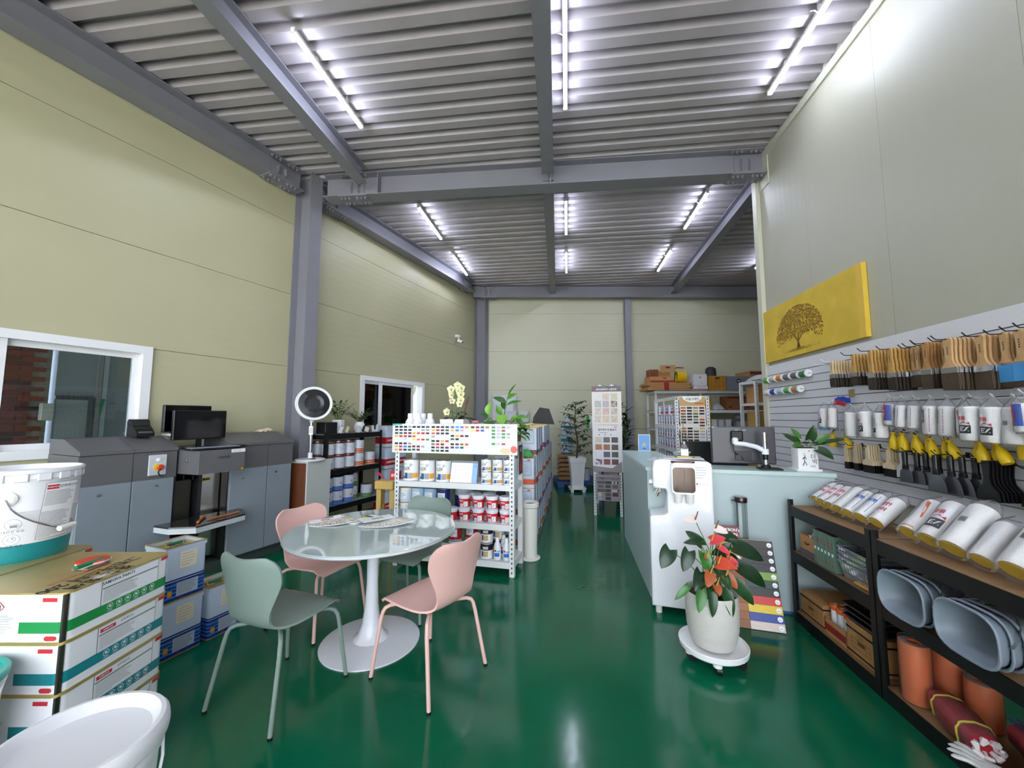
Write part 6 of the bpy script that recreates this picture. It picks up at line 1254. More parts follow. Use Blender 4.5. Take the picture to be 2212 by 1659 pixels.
def ybot():
    e = thing('roller_tool', '', 'roller tool'); e.scale = (.86, .86, 1); m = MB(); m.lathe([(.0, -.115), (.03, -.115), (.034, -.105), (.033, -.09), (.034, -.075), (.029, -.045), (.018, -.018), (.012, -.008), (.012, 0), (.018, .004), (.018, .012), (.01, .016), (0, .016)], 18); m.build('grip', YEL, e)
    m = MB(); m.tube([(0, 0, .014), (0, .004, .03), (0, .015, .036), (0, .03, .03)], .003, 5); m.build('wire_loop', BLACK, e); return e
yb = Proto(ybot)
for i, (s, z, dd, tl) in enumerate(((3.66, 1.42, .13, 0), (3.61, 1.42, .17, .1), (3.5, 1.4, .14, -.5), (2.94, 1.45, .13, 0), (2.91, 1.45, .07, .15), (2.86, 1.445, .13, -.1), (2.8, 1.44, .13, -.15), (2.75, 1.435, .12, -.2), (2.7, 1.43, .12, -.3), (2.64, 1.42, .1, -.2), (2.58, 1.42, .12, -.2), (2.51, 1.415, .12, -.4), (2.37, 1.42, .15, 0), (2.325, 1.42, .15, -.15), (2.28, 1.42, .14, -.3), (2.235, 1.42, .13, -.45), (2.14, 1.46, .12, -.15), (2.02, 1.43, .12, 0))):
    yb.put('yellow plastic roller tool hanging under the rollers, %s from the painting' % ORD[i], RW(s, .06 + .03 * (i % 2), z - .03), RT, 'yellow roller tools', (0, tl, RT)); hook('short wire hook for the %s yellow roller tool' % ORD[i], s, z + .001, .05 + .03 * (i % 2), WHK, 'tool hooks')
# scrapers
def wscr(w, h):
    def mk():
        e = thing('scraper', '', 'scraper'); m = MB(); P = [(.014, 0), (.016, -.015), (.015, -h * .55), (.02, -h * .68), (w * .5, -h * .82), (w * .5, -h)]; m.prism(P + [(-a, b) for a, b in P[::-1]], -.006, .006, t=Matrix(((1, 0, 0, 0), (0, 0, 1, 0), (0, 1, 0, 0), (0, 0, 0, 1)))); m.build('wooden_handle', mat('#d8c4a0', .55, var=.1, scale=12, stretch=(6, 6, 1)), e, smooth=0)
        m = MB(); m.box(-w * .5, -.003, -h - .06, w * .5, .003, -h + .002); m.build('rubber_blade', BLACK, e, smooth=0); return e
    return Proto(mk)
ws1, ws2 = wscr(.05, .16), wscr(.11, .16)
for gi, (pr, s, n, z) in enumerate(((ws1, 3.46, 3, 1.315), (ws1, 3.35, 3, 1.315), (ws2, 3.16, 5, 1.32), (ws2, 2.98, 4, 1.315))):
    hook('black wire hook of the %s bunch of wooden scrapers' % ORD[gi], s, z - .008, .13, BHK, 'scraper hooks')
    for i in range(n): pr.put('wooden handled rubber scraper, %s bunch, %s from the wall' % (ORD[gi], ORD[i]), RW(s, .05 + i * .018, z), RT, 'wooden scrapers')
m = MB(); P = [(.022, 0), (.024, -.1), (.055, -.13), (.06, -.2)]; m.prism(P + [(-a, b) for a, b in P[::-1]], -.004, .004, t=Matrix(((1, 0, 0, 0), (0, 0, 1, 0), (0, 1, 0, 0), (0, 0, 0, 1)))); o = m.build('white_scraper', mat('#d2d4d8', .4), None, RW(2.86, .1, 1.305), RT, smooth=0); tag(o, 'white plastic spreader between wooden and black scrapers', 'scraper'); hook('black wire hook holding the white spreader', 2.86, 1.295, .14, BHK, 'scraper hooks')
def bscr(w, h, rnd_):
    def mk():
        e = thing('scraper', '', 'scraper'); m = MB(); m.lathe([(0, .004), (.014, .0), (.0165, -.02), (.015, -.08), (.017, -.1), (.012, -.11)], 14); m.rbox(-.022, -.008, -.125, .022, .008, -.1, .003); m.build('black_handle', mat('#141416', .35), e)
        m = MB()
        if rnd_: P = [(w * math.sin(a), -.115 - h * (1 - math.cos(a))) for a in [i / 8 * PI / 2 for i in range(9)]]
        else: P = [(.02, -.115), (w * .85, -.14), (w, -.115 - h)]
        m.prism(P + [(-a, b) for a, b in P[::-1] if a > 1e-5], -.0012, .0012, t=Matrix(((1, 0, 0, 0), (0, 0, 1, 0), (0, 1, 0, 0), (0, 0, 0, 1)))); m.build('steel_blade', mat('#77777c', .3, .8), e, smooth=0); return e
    return Proto(mk)
bs1, bs2 = bscr(.055, .1, False), bscr(.065, .12, True)
for i, (pr, s, d) in enumerate(((bs1, 2.79, .14), (bs1, 2.72, .12), (bs1, 2.665, .11), (bs2, 2.6, .09), (bs2, 2.535, .16), (bs2, 2.47, .13), (bs2, 2.42, .11), (bs2, 2.37, .085), (bs1, 2.32, .06))):
    pr.put('black handled steel scraper, %s from the wooden ones' % ORD[i], RW(s, d, 1.3), RT, 'black steel scrapers'); hook('black wire hook for the %s steel scraper' % ORD[i], s, 1.308, d - .01, BHK, 'scraper hooks')
def spread():
    m = MB(); P = [(.018, 0), (.02, -.03), (.014, -.09), (.02, -.13), (.055, -.17), (.06, -.225)]; m.prism(P + [(-a, b) for a, b in P[::-1]], -.0035, .0035, t=Matrix(((1, 0, 0, 0), (0, 0, 1, 0), (0, 1, 0, 0), (0, 0, 0, 1)))); return tag(m.build('spreader', mat('#121214', .35), smooth=0), '', 'spreader')
spd = Proto(spread)
for i in range(7): spd.put('black plastic spreader in the hanging fan of spreaders, %s from the wall' % ORD[i], RW(2.22, .05 + i * .02, 1.3), RT, 'black spreaders')
hook('black wire hook of the plastic spreaders', 2.22, 1.29, .21, BHK, 'scraper hooks')
for i in range(3): spd.put('black plastic spreader past the spreader fan, %s from the wall' % ORD[i], RW(2.08, .05 + i * .02, 1.29), RT, 'black spreaders')
hook('black wire hook past the spreader fan', 2.08, 1.28, .13, BHK, 'scraper hooks')
# ---------------------------------------------------------------- black shelf units under the slat wall
rack('shelf_unit', 'black steel shelf unit of cartons and trays beside the counter', 'shelf unit', RW(3.0, .82, 0), RT, .83, .38, (.075, .52, .86), .905, BKM, mat('#8a6a48', .7), pw=.04, lip=.075)
rack('shelf_unit', 'black steel shelf unit of grey buckets and orange rolls', 'shelf unit', RW(2.165, .82, 0), RT, .95, .38, (.075, .52, .86), .905, BKM, mat('#8a6a48', .7), pw=.04, lip=.075)
for nm, s in (('counter side', 3.10), ('camera side', 2.165)):
    pass
def U(s, d, z): return RW(s, d, z)
def utag(o, label, cat, group=None): return tag(o, label, cat, group)
# bagged rollers lying on the top boards, tilted toward the wall
def bagged(r, L, prt, seed, film=True):
    def mk():
        e = thing('bagged_roller', '', 'roller sleeve')
        m = MB(); m.lathe([(r * .5, 0, 1), (r * .92, 0, 0), (r, .01, 0), (r, L - .01, 0), (r * .9, L, 0), (0, L + .002, 0)], 20); m.build('sleeve', [FUZZ, CORE], e)
        if prt: m = MB(); ms = prt(m, (lambda u, v, d: cylmap(r + .0018)(u, v + L, d)), r, L); m.build('label_print', ms, e, smooth=0)
        m = MB()
        def bg(u, v):
            a = u * 2 * PI; z = -.015 + v * (L + .085); q = r * (1.08 + .06 * math.sin(3 * a + seed) * math.sin(8 * v + seed))
            if z > L: q *= max(.15, 1 - (z - L) / .085)
            return (q * math.cos(a) * (1.3 if z > L + .02 else 1), q * math.sin(a), z)
        m.grid(bg, 16, 12, closed=True); m.build('bag', BAG, e, smooth=60); return e
    return Proto(mk)
def p_rw(m, fn, r, L): m.rect(-r * .6, -L * .75, r * .5, -L * .2, 0, 0, fn, 5); m.text('장안', r * .75, -r * .1, -L * .36, -.0008, 1, fn, .04); m.text('롤러', r * .75, -r * .1, -L * .6, -.0008, 1, fn, .04); return [WHITE, KRED]
def p_bw(m, fn, r, L): m.rect(-r * .5, -L * .9, -r * .42, -L * .1, 0, 0, fn); m.text('평붓', r * .7, r * .1, -L * .35, -.0006, 0, fn, .04); m.rect(r * .6, -L * .9, r * .66, -L * .1, 0, 0, fn); return [mat('#3a74b8', .4)]
bgk = [(bagged(.044, .2, p_rw, 1), 'with red lettering'), (bagged(.043, .2, p_rw, 2), 'with small red lettering'), (bagged(.044, .2, p_bw, 3), 'with blue lettering'), (bagged(.045, .21, None, 4), 'without print'), (bagged(.054, .24, p_ez, 5), 'with a red and black label'), (bagged(.05, .23, p_org, 6), 'with orange print'), (bagged(.055, .26, p_bar, 7), 'with a bar code')]
tops = [(2.92, .66, 1, .5), (2.815, .68, 0, .5), (2.71, .69, 0, .55), (2.605, .7, 3, .6), (2.5, .71, 2, .6), (2.395, .71, 2, .6), (2.29, .7, 1, .6), (2.06, .7, 5, .65), (1.93, .71, 4, .7), (1.8, .72, 6, .7), (1.67, .72, 3, .7), (1.53, .73, 6, .7), (1.39, .73, 4, .7)]
for i, (s, d, k, tl) in enumerate(tops):
    pr, nm = bgk[k]; un = 'carton shelf' if s > 2.17 else 'bucket shelf'
    rr_ = (.044, .043, .044, .045, .054, .05, .055)[k]
    pr.put('bagged roller %s on the %s top, %s from counter' % (nm, un, ORD[i]), U(s, d, .866 + rr_ * 1.2 * math.cos(tl) + .015 * math.sin(tl)), RT, 'bagged rollers on the shelf tops', (-(PI / 2 - tl), 0, RT + .25))
# unit beside the counter: middle shelf
m = MB(); m.rbox(-.0, -.0, 0, .3, .33, .17, .003); o = tag(m.build('carton', KRAFT, None, U(2.95, .62, .524), RT), 'plain brown carton behind the sandpaper packs', 'carton'); o.scale = (1, .55, 1)
bx2 = thing('open_carton', 'small open carton of wrapped parts with a grey base beside the sandpaper', 'carton', U(2.915, .79, .524), RT)
m = MB(); m.box(0, 0, 0, .17, .004, .05, 1); m.box(0, 0, .05, .17, .004, .15); m.box(0, .15, 0, .17, .154, .15); m.box(0, .004, 0, .004, .15, .15); m.box(.166, .004, 0, .17, .15, .15); m.box(0, 0, 0, .17, .15, .004); m.build('box', [KRAFT, mat('#55565e', .6)], bx2, smooth=0)
m = MB(); m.tube([(.06, -.001, .1), (.085, -.001, .09), (.11, -.001, .1)], .004, 6); m.build('handle_slot', DARK, bx2)
m = MB(); m.grid(lambda u, v: (.01 + .15 * u, .01 + .13 * v, .13 + .035 * math.sin(9 * u + 3) * math.sin(7 * v + 1)), 12, 10); m.build('wrapped_parts', mat('#dcdce2', .4), bx2, smooth=60)
for i in range(5):
    m = MB(); m.rbox(-.008, -.008, 0, .008, .008, .06, .003); tag(m.build('wood_block', WD[0], None, U(2.935 + .0 * i, .76 - .03 * i, .53), RT), 'small pale wooden wedge by the counter end post, %s from the front' % ORD[i], 'wedge', 'wooden wedges')
GB = mat('#5c7c6c', .4); GB2 = mat('#44645a', .4)
def sand():
    e = thing('sandpaper_pack', '', 'sandpaper pack'); m = MB(); m.rbox(0, 0, 0, .034, .24, .235, .002); m.build('cover', GB, e, smooth=0)
    m = MB(); m.box(.003, .001, .2352, .031, .239, .2358); m.build('paper_edge', mat('#7a2430', .7), e, smooth=0)
    m = MB(); m.text('AA', .02, .017, .04, -.0008, 0, None, .03); m.lines(.008, .15, .026, .19, 2, -.0008, 0, None, .5); m.rect(.008, .1, .026, .12, -.0008, 1)
    f3 = lambda u, v, d: (.0348 - d, u, v); m.text('AA320', .034, .17, .17, -.0002, 1, f3, .03, -PI / 2); m.text('DAE SUNG', .022, .03, .11, -.0002, 2, f3, .02, -PI / 2); ring(m, .035, .195, .017, 2, f3, -.0002, .004); m.build('print', [KRED, WHITE, INK], e, smooth=0); return e
sp_ = Proto(sand)
for i in range(6): sp_.put('green sandpaper pack standing on the middle shelf, %s from the counter' % ORD[i], U(2.735 - i * .036, .8, .524), RT, 'green sandpaper packs')
TRY = glass('#dfe2ea', .1, .12, 'tray_plastic')
def ctray():
    e = thing('clear_tray', '', 'tray'); m = MB(); w, l, h, t = .24, .3, .1, .002
    a = [(-w / 2, -l / 2), (w / 2, -l / 2), (w / 2, l / 2), (-w / 2, l / 2)]; b = [(x * .85, y * .85) for x, y in a]
    m.add([(x, y, h) for x, y in a] + [(x, y, 0) for x, y in b], [(0, 1, 5, 4), (1, 2, 6, 5), (2, 3, 7, 6), (3, 0, 4, 7), (4, 5, 6, 7)]); frame_ring(m, -w / 2 - .012, -l / 2 - .012, w / 2 + .012, l / 2 + .012, .012, -h - .003, -h, 0) if 0 else None
    for i in range(9): q = -w * .4 + i * w * .1; m.tube([(q * .9, -l * .435, .004), (q, -l * .5, h - .004)], .0018, 5)
    m.build('shell', TRY, e, smooth=0); m = MB(); 
    m.tube([(-w / 2, -l / 2, h), (w / 2, -l / 2, h), (w / 2, l / 2, h), (-w / 2, l / 2, h)], .006, 6, closed=True); m.build('rim', glass('#c4c8d2', .1, .35, 'tray_rim'), e, smooth=0); return e
ctp = Proto(ctray)
for i in range(4): ctp.put('clear plastic paint tray beside the sandpaper, %s of its nest' % ORD[i], U(2.375, .645, .525 + i * .03), RT, 'clear trays beside the sandpaper')
for i in range(4): ctp.put('clear plastic paint tray behind the grey buckets, %s of its nest' % ORD[i], U(1.98, .505, .636 + i * .016), RT, 'clear trays behind the buckets').scale = (1, .36, .5)
m = MB(); m.box(-.12, -.05, 0, .12, .05, .11); tag(m.build('black_crate', mat('#17171a', .5), None, U(1.98, .505, .524), RT, smooth=0), 'black mesh crate under the clear trays behind the buckets', 'crate')
m = MB(); m.rbox(-.08, -.02, 0, .08, .03, .014, .004); tag(m.build('wood_strip', mat('#c8964e', .6), None, U(2.3, .77, .526), RT), 'short wooden strip at the front of the middle shelf', 'strip')
# bottom shelf: cartons, capped tubes, black trays
def carton(label, s, d, z, w, dp, h, rz=0, prt=0):
    e = thing('carton', label, 'carton', U(s, d, z), RT + rz); m = MB(); m.rbox(0, 0, 0, w, dp, h, .003); m.build('box', mat('#a87a4a', .8, var=.06, scale=20), e, smooth=0)
    m = MB(); m.box(-.001, -.001, h * .78, w + .001, dp * .4, h * .84); m.box(-.001, -.001, h * .1, w + .001, dp * .4, h * .15); m.build('strap', BLACK, e, smooth=0)
    m = MB()
    for i in range(3): m.rect(w * .15, h * (.3 + i * .14), w * .75, h * (.31 + i * .14), -.0016)
    for x in (.15, .35, .6, .75): m.rect(w * x, h * .3, w * x + .002, h * .59, -.0016)
    m.rect(w * .38, h * .46, w * .58, h * .56, -.0018); m.text('제품명', h * .1, w * .45, h * .68, -.0018); m.build('print', mat('#5a3a1e', .7), e, smooth=0)
    return e
carton('brown strapped carton on the bottom shelf at the counter end', 2.955, .79, .079, .26, .3, .17)
cb = thing('open_carton', 'open brown carton with a red band holding orange capped tubes', 'carton', U(2.68, .79, .079), RT)
m = MB(); w, dp, h = .2, .3, .11; m.box(0, 0, 0, w, .004, h); m.box(0, dp, 0, w, dp + .004, h); m.box(0, 0, 0, .004, dp, h); m.box(w - .004, 0, 0, w, dp, h); m.box(0, 0, 0, w, dp, .004); m.build('box', KRAFT, cb, smooth=0); m = MB(); m.box(.0, -.0012, .03, w, 0, .075); m.build('band', mat('#8c2420', .5), cb, smooth=0)
def tubec():
    e = thing('capped_tube', '', 'tube'); m = MB(); m.cyl(0, 0, 0, .17, .026, 18); m.build('tube', mat('#dcdce0', .35), e); m = MB(); m.lathe([(.028, .165), (.029, .17), (.029, .195), (.026, .2), (.013, .2), (.012, .19), (0, .19)], 18); m.build('cap', mat('#d8601e', .4), e); m = MB(); m.lathe([(.012, .2005), (0, .201)], 12); m.build('cap_plug', WHITE, e); return e
tcp = Proto(tubec)
for i, (x, y) in enumerate(((.035, .05), (.1, .05), (.165, .05), (.035, .115), (.1, .115), (.165, .115), (.1, .18), (.165, .18))): q = U(2.68 - x, .79 - y, .085); tcp.put('white tube with an orange cap in the open carton, %s from its corner' % ORD[i], q, RT, 'orange capped tubes')
carton('brown strapped carton on the bottom shelf by the middle post', 2.47, .79, .079, .26, .3, .2)
def btray():
    e = thing('black_tray', '', 'tray'); m = MB(); w, l = .3, .26; m.add([(-w / 2, -l / 2, .02), (w / 2, -l / 2, .02), (w / 2, l / 2, .06), (-w / 2, l / 2, .06), (-w * .42, -l * .42, 0), (w * .42, -l * .42, 0), (w * .42, l * .4, .03), (-w * .42, l * .4, .03)], [(0, 1, 5, 4), (1, 2, 6, 5), (2, 3, 7, 6), (3, 0, 4, 7), (4, 5, 6, 7)]); m.build('pan', mat('#1b1b1e', .35), e, smooth=0)
    m = MB(); m.tube([(-w / 2, -l / 2, .02), (w / 2, -l / 2, .02), (w / 2, l / 2, .06), (-w / 2, l / 2, .06)], .005, 6, closed=True); m.build('rim', mat('#1b1b1e', .35), e, smooth=0)
    for i in range(5): m = MB(); m.box(-w * .3 + i * w * .15, -l * .3, .008, -w * .3 + i * w * .15 + .01, l * .3, .03); m.build('rib', mat('#222226', .35), e, smooth=0)
    return e
btp = Proto(btray)
for i in range(3): btp.put('black ribbed paint tray on the strapped carton, %s of its pile' % ORD[i], U(2.34, .66, .281 + i * .035), RT, 'black trays on the carton')
# unit by the camera: buckets
BK = mat('#8b97a4', .4)
def bucket():
    e = thing('half_round_bucket', '', 'bucket'); N = 24; bm = bmesh.new()
    def sec(w, h, y):
        P = []
        for i in range(N):
            a = 2 * PI * i / N; x = w * math.copysign(abs(math.cos(a)) ** .55, math.cos(a)); z = h * math.copysign(abs(math.sin(a)) ** .7, math.sin(a)); P.append(bm.verts.new((x, y, z + .105)))
        return P
    rings = [sec(.135, .105, 0), sec(.131, .101, .01), sec(.1275, .0975, .035), sec(.1265, .0965, .036), sec(.092, .072, .2)]
    for p, q in zip(rings[:-1], rings[1:]):
        for i in range(N): bm.faces.new((p[i], p[(i + 1) % N], q[(i + 1) % N], q[i]))
    bm.faces.new(rings[-1]); bmesh.ops.recalc_face_normals(bm, faces=bm.faces[:]); bmesh.ops.solidify(bm, geom=bm.faces[:], thickness=.004)
    me = bpy.data.meshes.new('shell'); bm.to_mesh(me); bm.free(); me.materials.append(BK); me.polygons.foreach_set('use_smooth', [True] * len(me.polygons)); me.set_sharp_from_angle(angle=R(40)); o = bpy.data.objects.new('shell', me); COL.objects.link(o); o.parent = e
    m = MB(); P = [(.137 * math.copysign(abs(math.cos(a)) ** .55, math.cos(a)), -.002, .105 + .107 * math.copysign(abs(math.sin(a)) ** .7, math.sin(a))) for a in [2 * PI * i / N for i in range(N)]]; m.tube(P, .006, 6, closed=True); m.build('rim', BK, e)
    m = MB(); m.tube([(-.138, .03, .12)] + [(-.15 * math.cos(a), .03 + .1 * math.sin(a), .12 + .11 * math.sin(a)) for a in [i / 10 * PI for i in range(11)]] + [(.138, .03, .12)], .003, 6); m.build('bail', mat('#70757c', .35, .6), e); return e
bkp = Proto(bucket)
for gi, (s, n) in enumerate(((1.95, 3), (1.625, 3))):
    for i in range(n): bkp.put('grey half round bucket on its side, %s nest from the post, %s from the front' % (ORD[gi], ORD[i]), U(s, .85 - i * .045, .5285), RT, 'nested grey buckets')
def pouch(label, s, d, z, w, h, cols, txt, seed, rot=(0, 0, 0)):
    e = thing('plastic_pouch', label, 'pouch', U(s, d, z)); e.rotation_euler = (rot[0], rot[1], RT + rot[2]); m = MB()
    sh_ = lambda u, v, k: ((u - .5) * w, k * .03 * math.sin(PI * u) * math.sin(PI * min(1, v * 1.1)) + .003 * math.sin(17 * u + seed + 11 * v), v * h)
    m.grid(lambda u, v: sh_(u, v, -1), 12, 12); m.grid(lambda u, v: sh_(1 - u, v, 1), 12, 12); m.build('film', mat(cols[0], .35), e, smooth=60)
    m = MB(); m.grid(lambda u, v: (lambda p: (p[0], p[1] - .0015, p[2]))(sh_(.08 + .84 * u, .55 + .25 * v, -1)), 10, 4, 0); f4 = lambda u, v, dd: (lambda p: (p[0], p[1] - .0035, p[2]))(sh_(u / w + .5, v / h, -1)); m.text(txt, w * .3, 0, h * .675, 0, 1, f4, .04); m.lines(-w * .3, h * .3, w * .3, h * .45, 2, 0, 2, f4, .3, 3); m.build('print', [mat(cols[1], .4), WHITE, GREYTXT], e, smooth=0); return e
pouch('white pouch with a red band lettered in white behind the grey buckets', 1.79, .49, .526, .13, .25, ('#dcdcdf', '#c01e22'), '스톰', 1, (-.05, 0, 0))
pouch('second white pouch with a red band, further along behind the buckets', 1.63, .49, .526, .13, .24, ('#d8d4d0', '#b81e22'), '스톰', 5, (-.05, 0, .05))
m = MB(); m.grid(lambda u, v: ((u - .5) * .3, (v - .5) * .14, .03 * math.sin(PI * u) * math.sin(PI * v) + .008 * math.sin(25 * u + 9 * v)), 18, 10); tag(m.build('string_pack', mat('#d8c4b0', .6, var=.35, scale=14), None, U(1.64, .68, .768), RT, smooth=60), 'crumpled cream and red packet on the grey buckets', 'packet')
m = MB(); m.tube([(0, 0, 0), (.05, .05, .01), (.16, .08, .012), (.26, .08, .015)], .005, 6, 1); m.tube([(.26, .08, .015), (.42, .08, .02)], .014, 8, 0); tag(m.build('paint_roller', [BLACK, STEEL], None, U(1.5, .58, .746), RT), 'bare wire paint roller with a black grip above the buckets', 'paint roller')
# orange rolls
ORP = mat('#e0702a', .45, var=.05, scale=10)
def oroll(h):
    def mk():
        e = thing('orange_roll', '', 'roll'); m = MB(); m.lathe([(.058, 0), (.06, .004), (.06, h - .004), (.058, h), (.03, h), (.028, h - .01), (0, h - .01)], 28); m.build('roll', ORP, e); m = MB(); m.lathe([(.031, h + .0008), (.056, h + .0008)], 24, cap=False); m.build('roll_end', mat('#a89aa8', .5, var=.3, scale=60), e)
        m = MB(); m.grid(lambda u, v: (lambda a, z: ((.0635 + .006 * math.sin(5 * a + 4 * v) * v) * math.cos(a) * (1.06 if math.cos(a) > .3 else 1), (.0635 + .004 * math.sin(7 * a)) * math.sin(a), z))(u * 2 * PI, v * (h + .012)), 24, 8, closed=True); m.build('bag', BAG, e, smooth=60); return e
    return Proto(mk)
o1, o2 = oroll(.29), oroll(.2)
o1.put('tall orange film roll in a clear bag at the front of the bottom shelf', U(2.05, .735, .08), RT, 'orange film rolls', (0, 0, RT))
o1.put('tall orange film roll behind the front one against the post', U(2.055, .585, .08), RT, 'orange film rolls'); o2.put('short orange film roll beside the red mop bundle', U(1.91, .56, .08), RT, 'orange film rolls')
# red mop bundles with yellow bands
MOP = mat('#b81a2c', .7, var=.25, scale=30, bump=.5, bscale=90, stretch=(1, 14, 14))
def mop(label, s, d, z, L, w, h, rz, band, tail):
    e = thing('mop_bundle', label, 'mop heads', U(s, d, z), RT + rz); N = 20; m = MB()
    def sf(u, v):
        a = v * 2 * PI; k = (.75 + .25 * math.sin(PI * u)) * (1 + .04 * math.sin(9 * a)); return ((u - .5) * L, w / 2 * k * math.copysign(abs(math.cos(a)) ** .7, math.cos(a)), h / 2 + h / 2 * k * math.copysign(abs(math.sin(a)) ** .7, math.sin(a)))
    m.grid(lambda v, u: sf(u, v), 24, 12, closed=True); m.add([sf(0, v / 24) for v in range(24)], [tuple(range(23, -1, -1))]); m.add([sf(1, v / 24) for v in range(24)], [tuple(range(24))]); m.build('fibres', MOP, e, smooth=60)
    if band:
        for u in band: m = MB(); m.tube([(lambda p: (p[0], p[1] * 1.03, (p[2] - h / 2) * 1.03 + h / 2))(sf(u, k / 24)) for k in range(24)], .006, 6, closed=True); m.build('band', mat('#c8b848', .5), e)
    m = MB(); q = L / 2 * tail; 
    for i in range(7): a = i * .9; m.tube([(q * .95, .03 * math.cos(a), h / 2 + .025 * math.sin(a)), (q * 1.12, .045 * math.cos(a), h / 2 + .035 * math.sin(a)), (q * 1.2, .04 * math.cos(a + .5), h / 2 + .03 * math.sin(a + .5))], [.012, .014, .006], 6)
    o = m.build('loose_ends', mat('#e4d8da', .8), e); o['kind'] = 'stuff'
    m = MB(); m.grid(lambda v, u: (lambda p: (p[0] * 1.02, p[1] * 1.06, (p[2] - h / 2) * 1.07 + h / 2))(sf(u, v)), 20, 10, closed=True); m.build('film', CLEAR, e, smooth=60)
mop('red mop head bundle tied with yellow bands on the bottom shelf', 1.82, .735, .084, .3, .13, .12, -.25, (.22, .8), 1)
mop('red mop head bundle with blue stripes lying behind the banded one', 1.62, .565, .084, .3, .13, .12, -.1, (), 1)
m = MB()
for i in range(4): m.box(-.14, -.05 + i * .03, .0, .14, -.04 + i * .03, .004)
tag(m.build('striped_strap', mat('#2a3c90', .5), None, U(1.62, .565, .212), RT - .1, smooth=0), 'blue striped straps laid over the rear mop bundle', 'straps')
# gloves
def glove(label, s, d, z, rz, rx=0):
    e = thing('work_glove', label, 'glove', U(s, d, z)); e.rotation_euler = (rx, 0, RT + rz); m = MB(); fl = Matrix.Diagonal((1, 1, .38, 1))
    m.tube([(0, -.09, .03), (0, -.05, .035), (0, 0, .04), (0, .045, .038), (0, .06, .034)], [.036, .038, .046, .048, .03], 14, 0, fl)
    for x, L, a in ((-.034, .065, -.35), (-.012, .08, -.1), (.012, .082, .08), (.034, .07, .3)): m.tube([(x, .04, .035), (x + math.sin(a) * L * .5, .04 + L * .55, .05), (x + math.sin(a) * L * .9, .045 + L, .045), (x + math.sin(a) * L, .05 + L * 1.08, .04)], [.0125, .0125, .011, .004], 8, 0, Matrix.Diagonal((1, 1, .7, 1)))
    m.tube([(-.035, -.01, .03), (-.065, .015, .04), (-.08, .045, .042), (-.085, .055, .04)], [.016, .014, .012, .004], 8, 0, Matrix.Diagonal((1, 1, .7, 1)))
    m.build('knit', mat('#d9d8d6', .95, bump=.4, bscale=250), e); m = MB(); m.tube([(0, -.088, .03), (0, -.105, .028)], [.037, .036], 14, 0, fl); m.build('cuff', mat('#e8e8e8', .9), e)
glove('white knitted glove hanging over the edge of the bottom shelf', 1.6, .8, .085, 2.3, 0); glove('white knitted glove lying beside the brown box', 1.36, .72, .285, 1.2, 0); glove('white knitted glove behind the mop bundle', 1.36, .56, .3, .1, 0)
m = MB(); m.rbox(0, 0, 0, .22, .3, .2, .003); tag(m.build('brown_box', KRAFT, None, U(1.475, .79, .08), RT), 'brown carton at the camera end of the bottom shelf', 'carton')
# ---------------------------------------------------------------- aisle: stacks of square tins beyond the white rack
BRNB, MAG, ORB, GLD = mat('#6b4326', .4), mat('#7a1f5a', .4), mat('#d2541e', .4), mat('#c89a2a', .4)
tk = [(sq_tin(BRNB, .03, .2), 'brown footed'), (sq_tin(MAG, .03, .25), 'magenta footed'), (sq_tin(ORB, .12, .3), 'orange banded'), (sq_tin(mat('#3a6ab0', .4), .03, .16), 'blue footed')]
for i in range(11):
    y = 4.78 + i * .31; x = .26 + .165 * (y - 4.63) - .119; n = 4 if i < 9 else 3
    for lv in range(n):
        k = (2, 2, 2, 0)[lv] if i == 0 else ((0, 3, 1, 0)[lv] if i == 1 else (lv + i * 2) % 4)
        if lv == 3 and i in (0, 4): continue
        tk[k][0].put('%s square tin in the aisle row, %s stack from the white rack, %s up' % (tk[k][1], ORD[i], ORD[lv]), (x, y, lv * .352), R(-9), 'square tins along the aisle')
for i in range(8):
    y = 5.1 + i * .5; x = .26 + .165 * (y - 4.63) - .42
    for lv in range(4): tk[(lv + i) % 4][0].put('%s square tin in the row behind the aisle tins, %s stack, %s up' % (tk[(lv + i) % 4][1], ORD[i], ORD[lv]), (x, y, lv * .352), R(-9), 'square tins behind the aisle row')
for lv in (): tk[0][0].put('brown footed square tin %s behind the trailing plant' % ('low down in the pile', 'high on the pile')[lv], (-.1, 5.6, 1.408 + lv * .0) if lv else (-.1, 5.6, 1.056), R(-9), 'square tins behind the aisle row') if lv < 1 else None
m = MB(); m.grid(lambda u, v: ((u - .5) * .2, (v - .5) * .2, .09 * math.sin(PI * u) * math.sin(PI * v) + .01 * math.sin(14 * u + 8 * v)), 12, 12); tag(m.build('green_sack', mat('#3f9a4a', .4, var=.4, scale=12), None, (.165, 4.78, 1.07), R(-9), smooth=60), 'crumpled green plastic on top of the first aisle stack', 'plastic sheet')
m = MB(); m.prism([(-.22, 0), (.2, -.02), (.1, .27), (-.08, .3), (-.2, .12)], -.006, .006, t=Matrix(((1, 0, 0, 0), (0, 0, 1, 0), (0, 1, 0, 0), (0, 0, 0, 1)))); tag(m.build('black_sheet', mat('#1c1d22', .5), None, (.62, 7.1, 1.44), R(-15), smooth=0), 'black sheet standing on top of the aisle tins', 'sheet'); bpy.data.objects['black_sheet'].location = (.6, 7.25, 1.425)
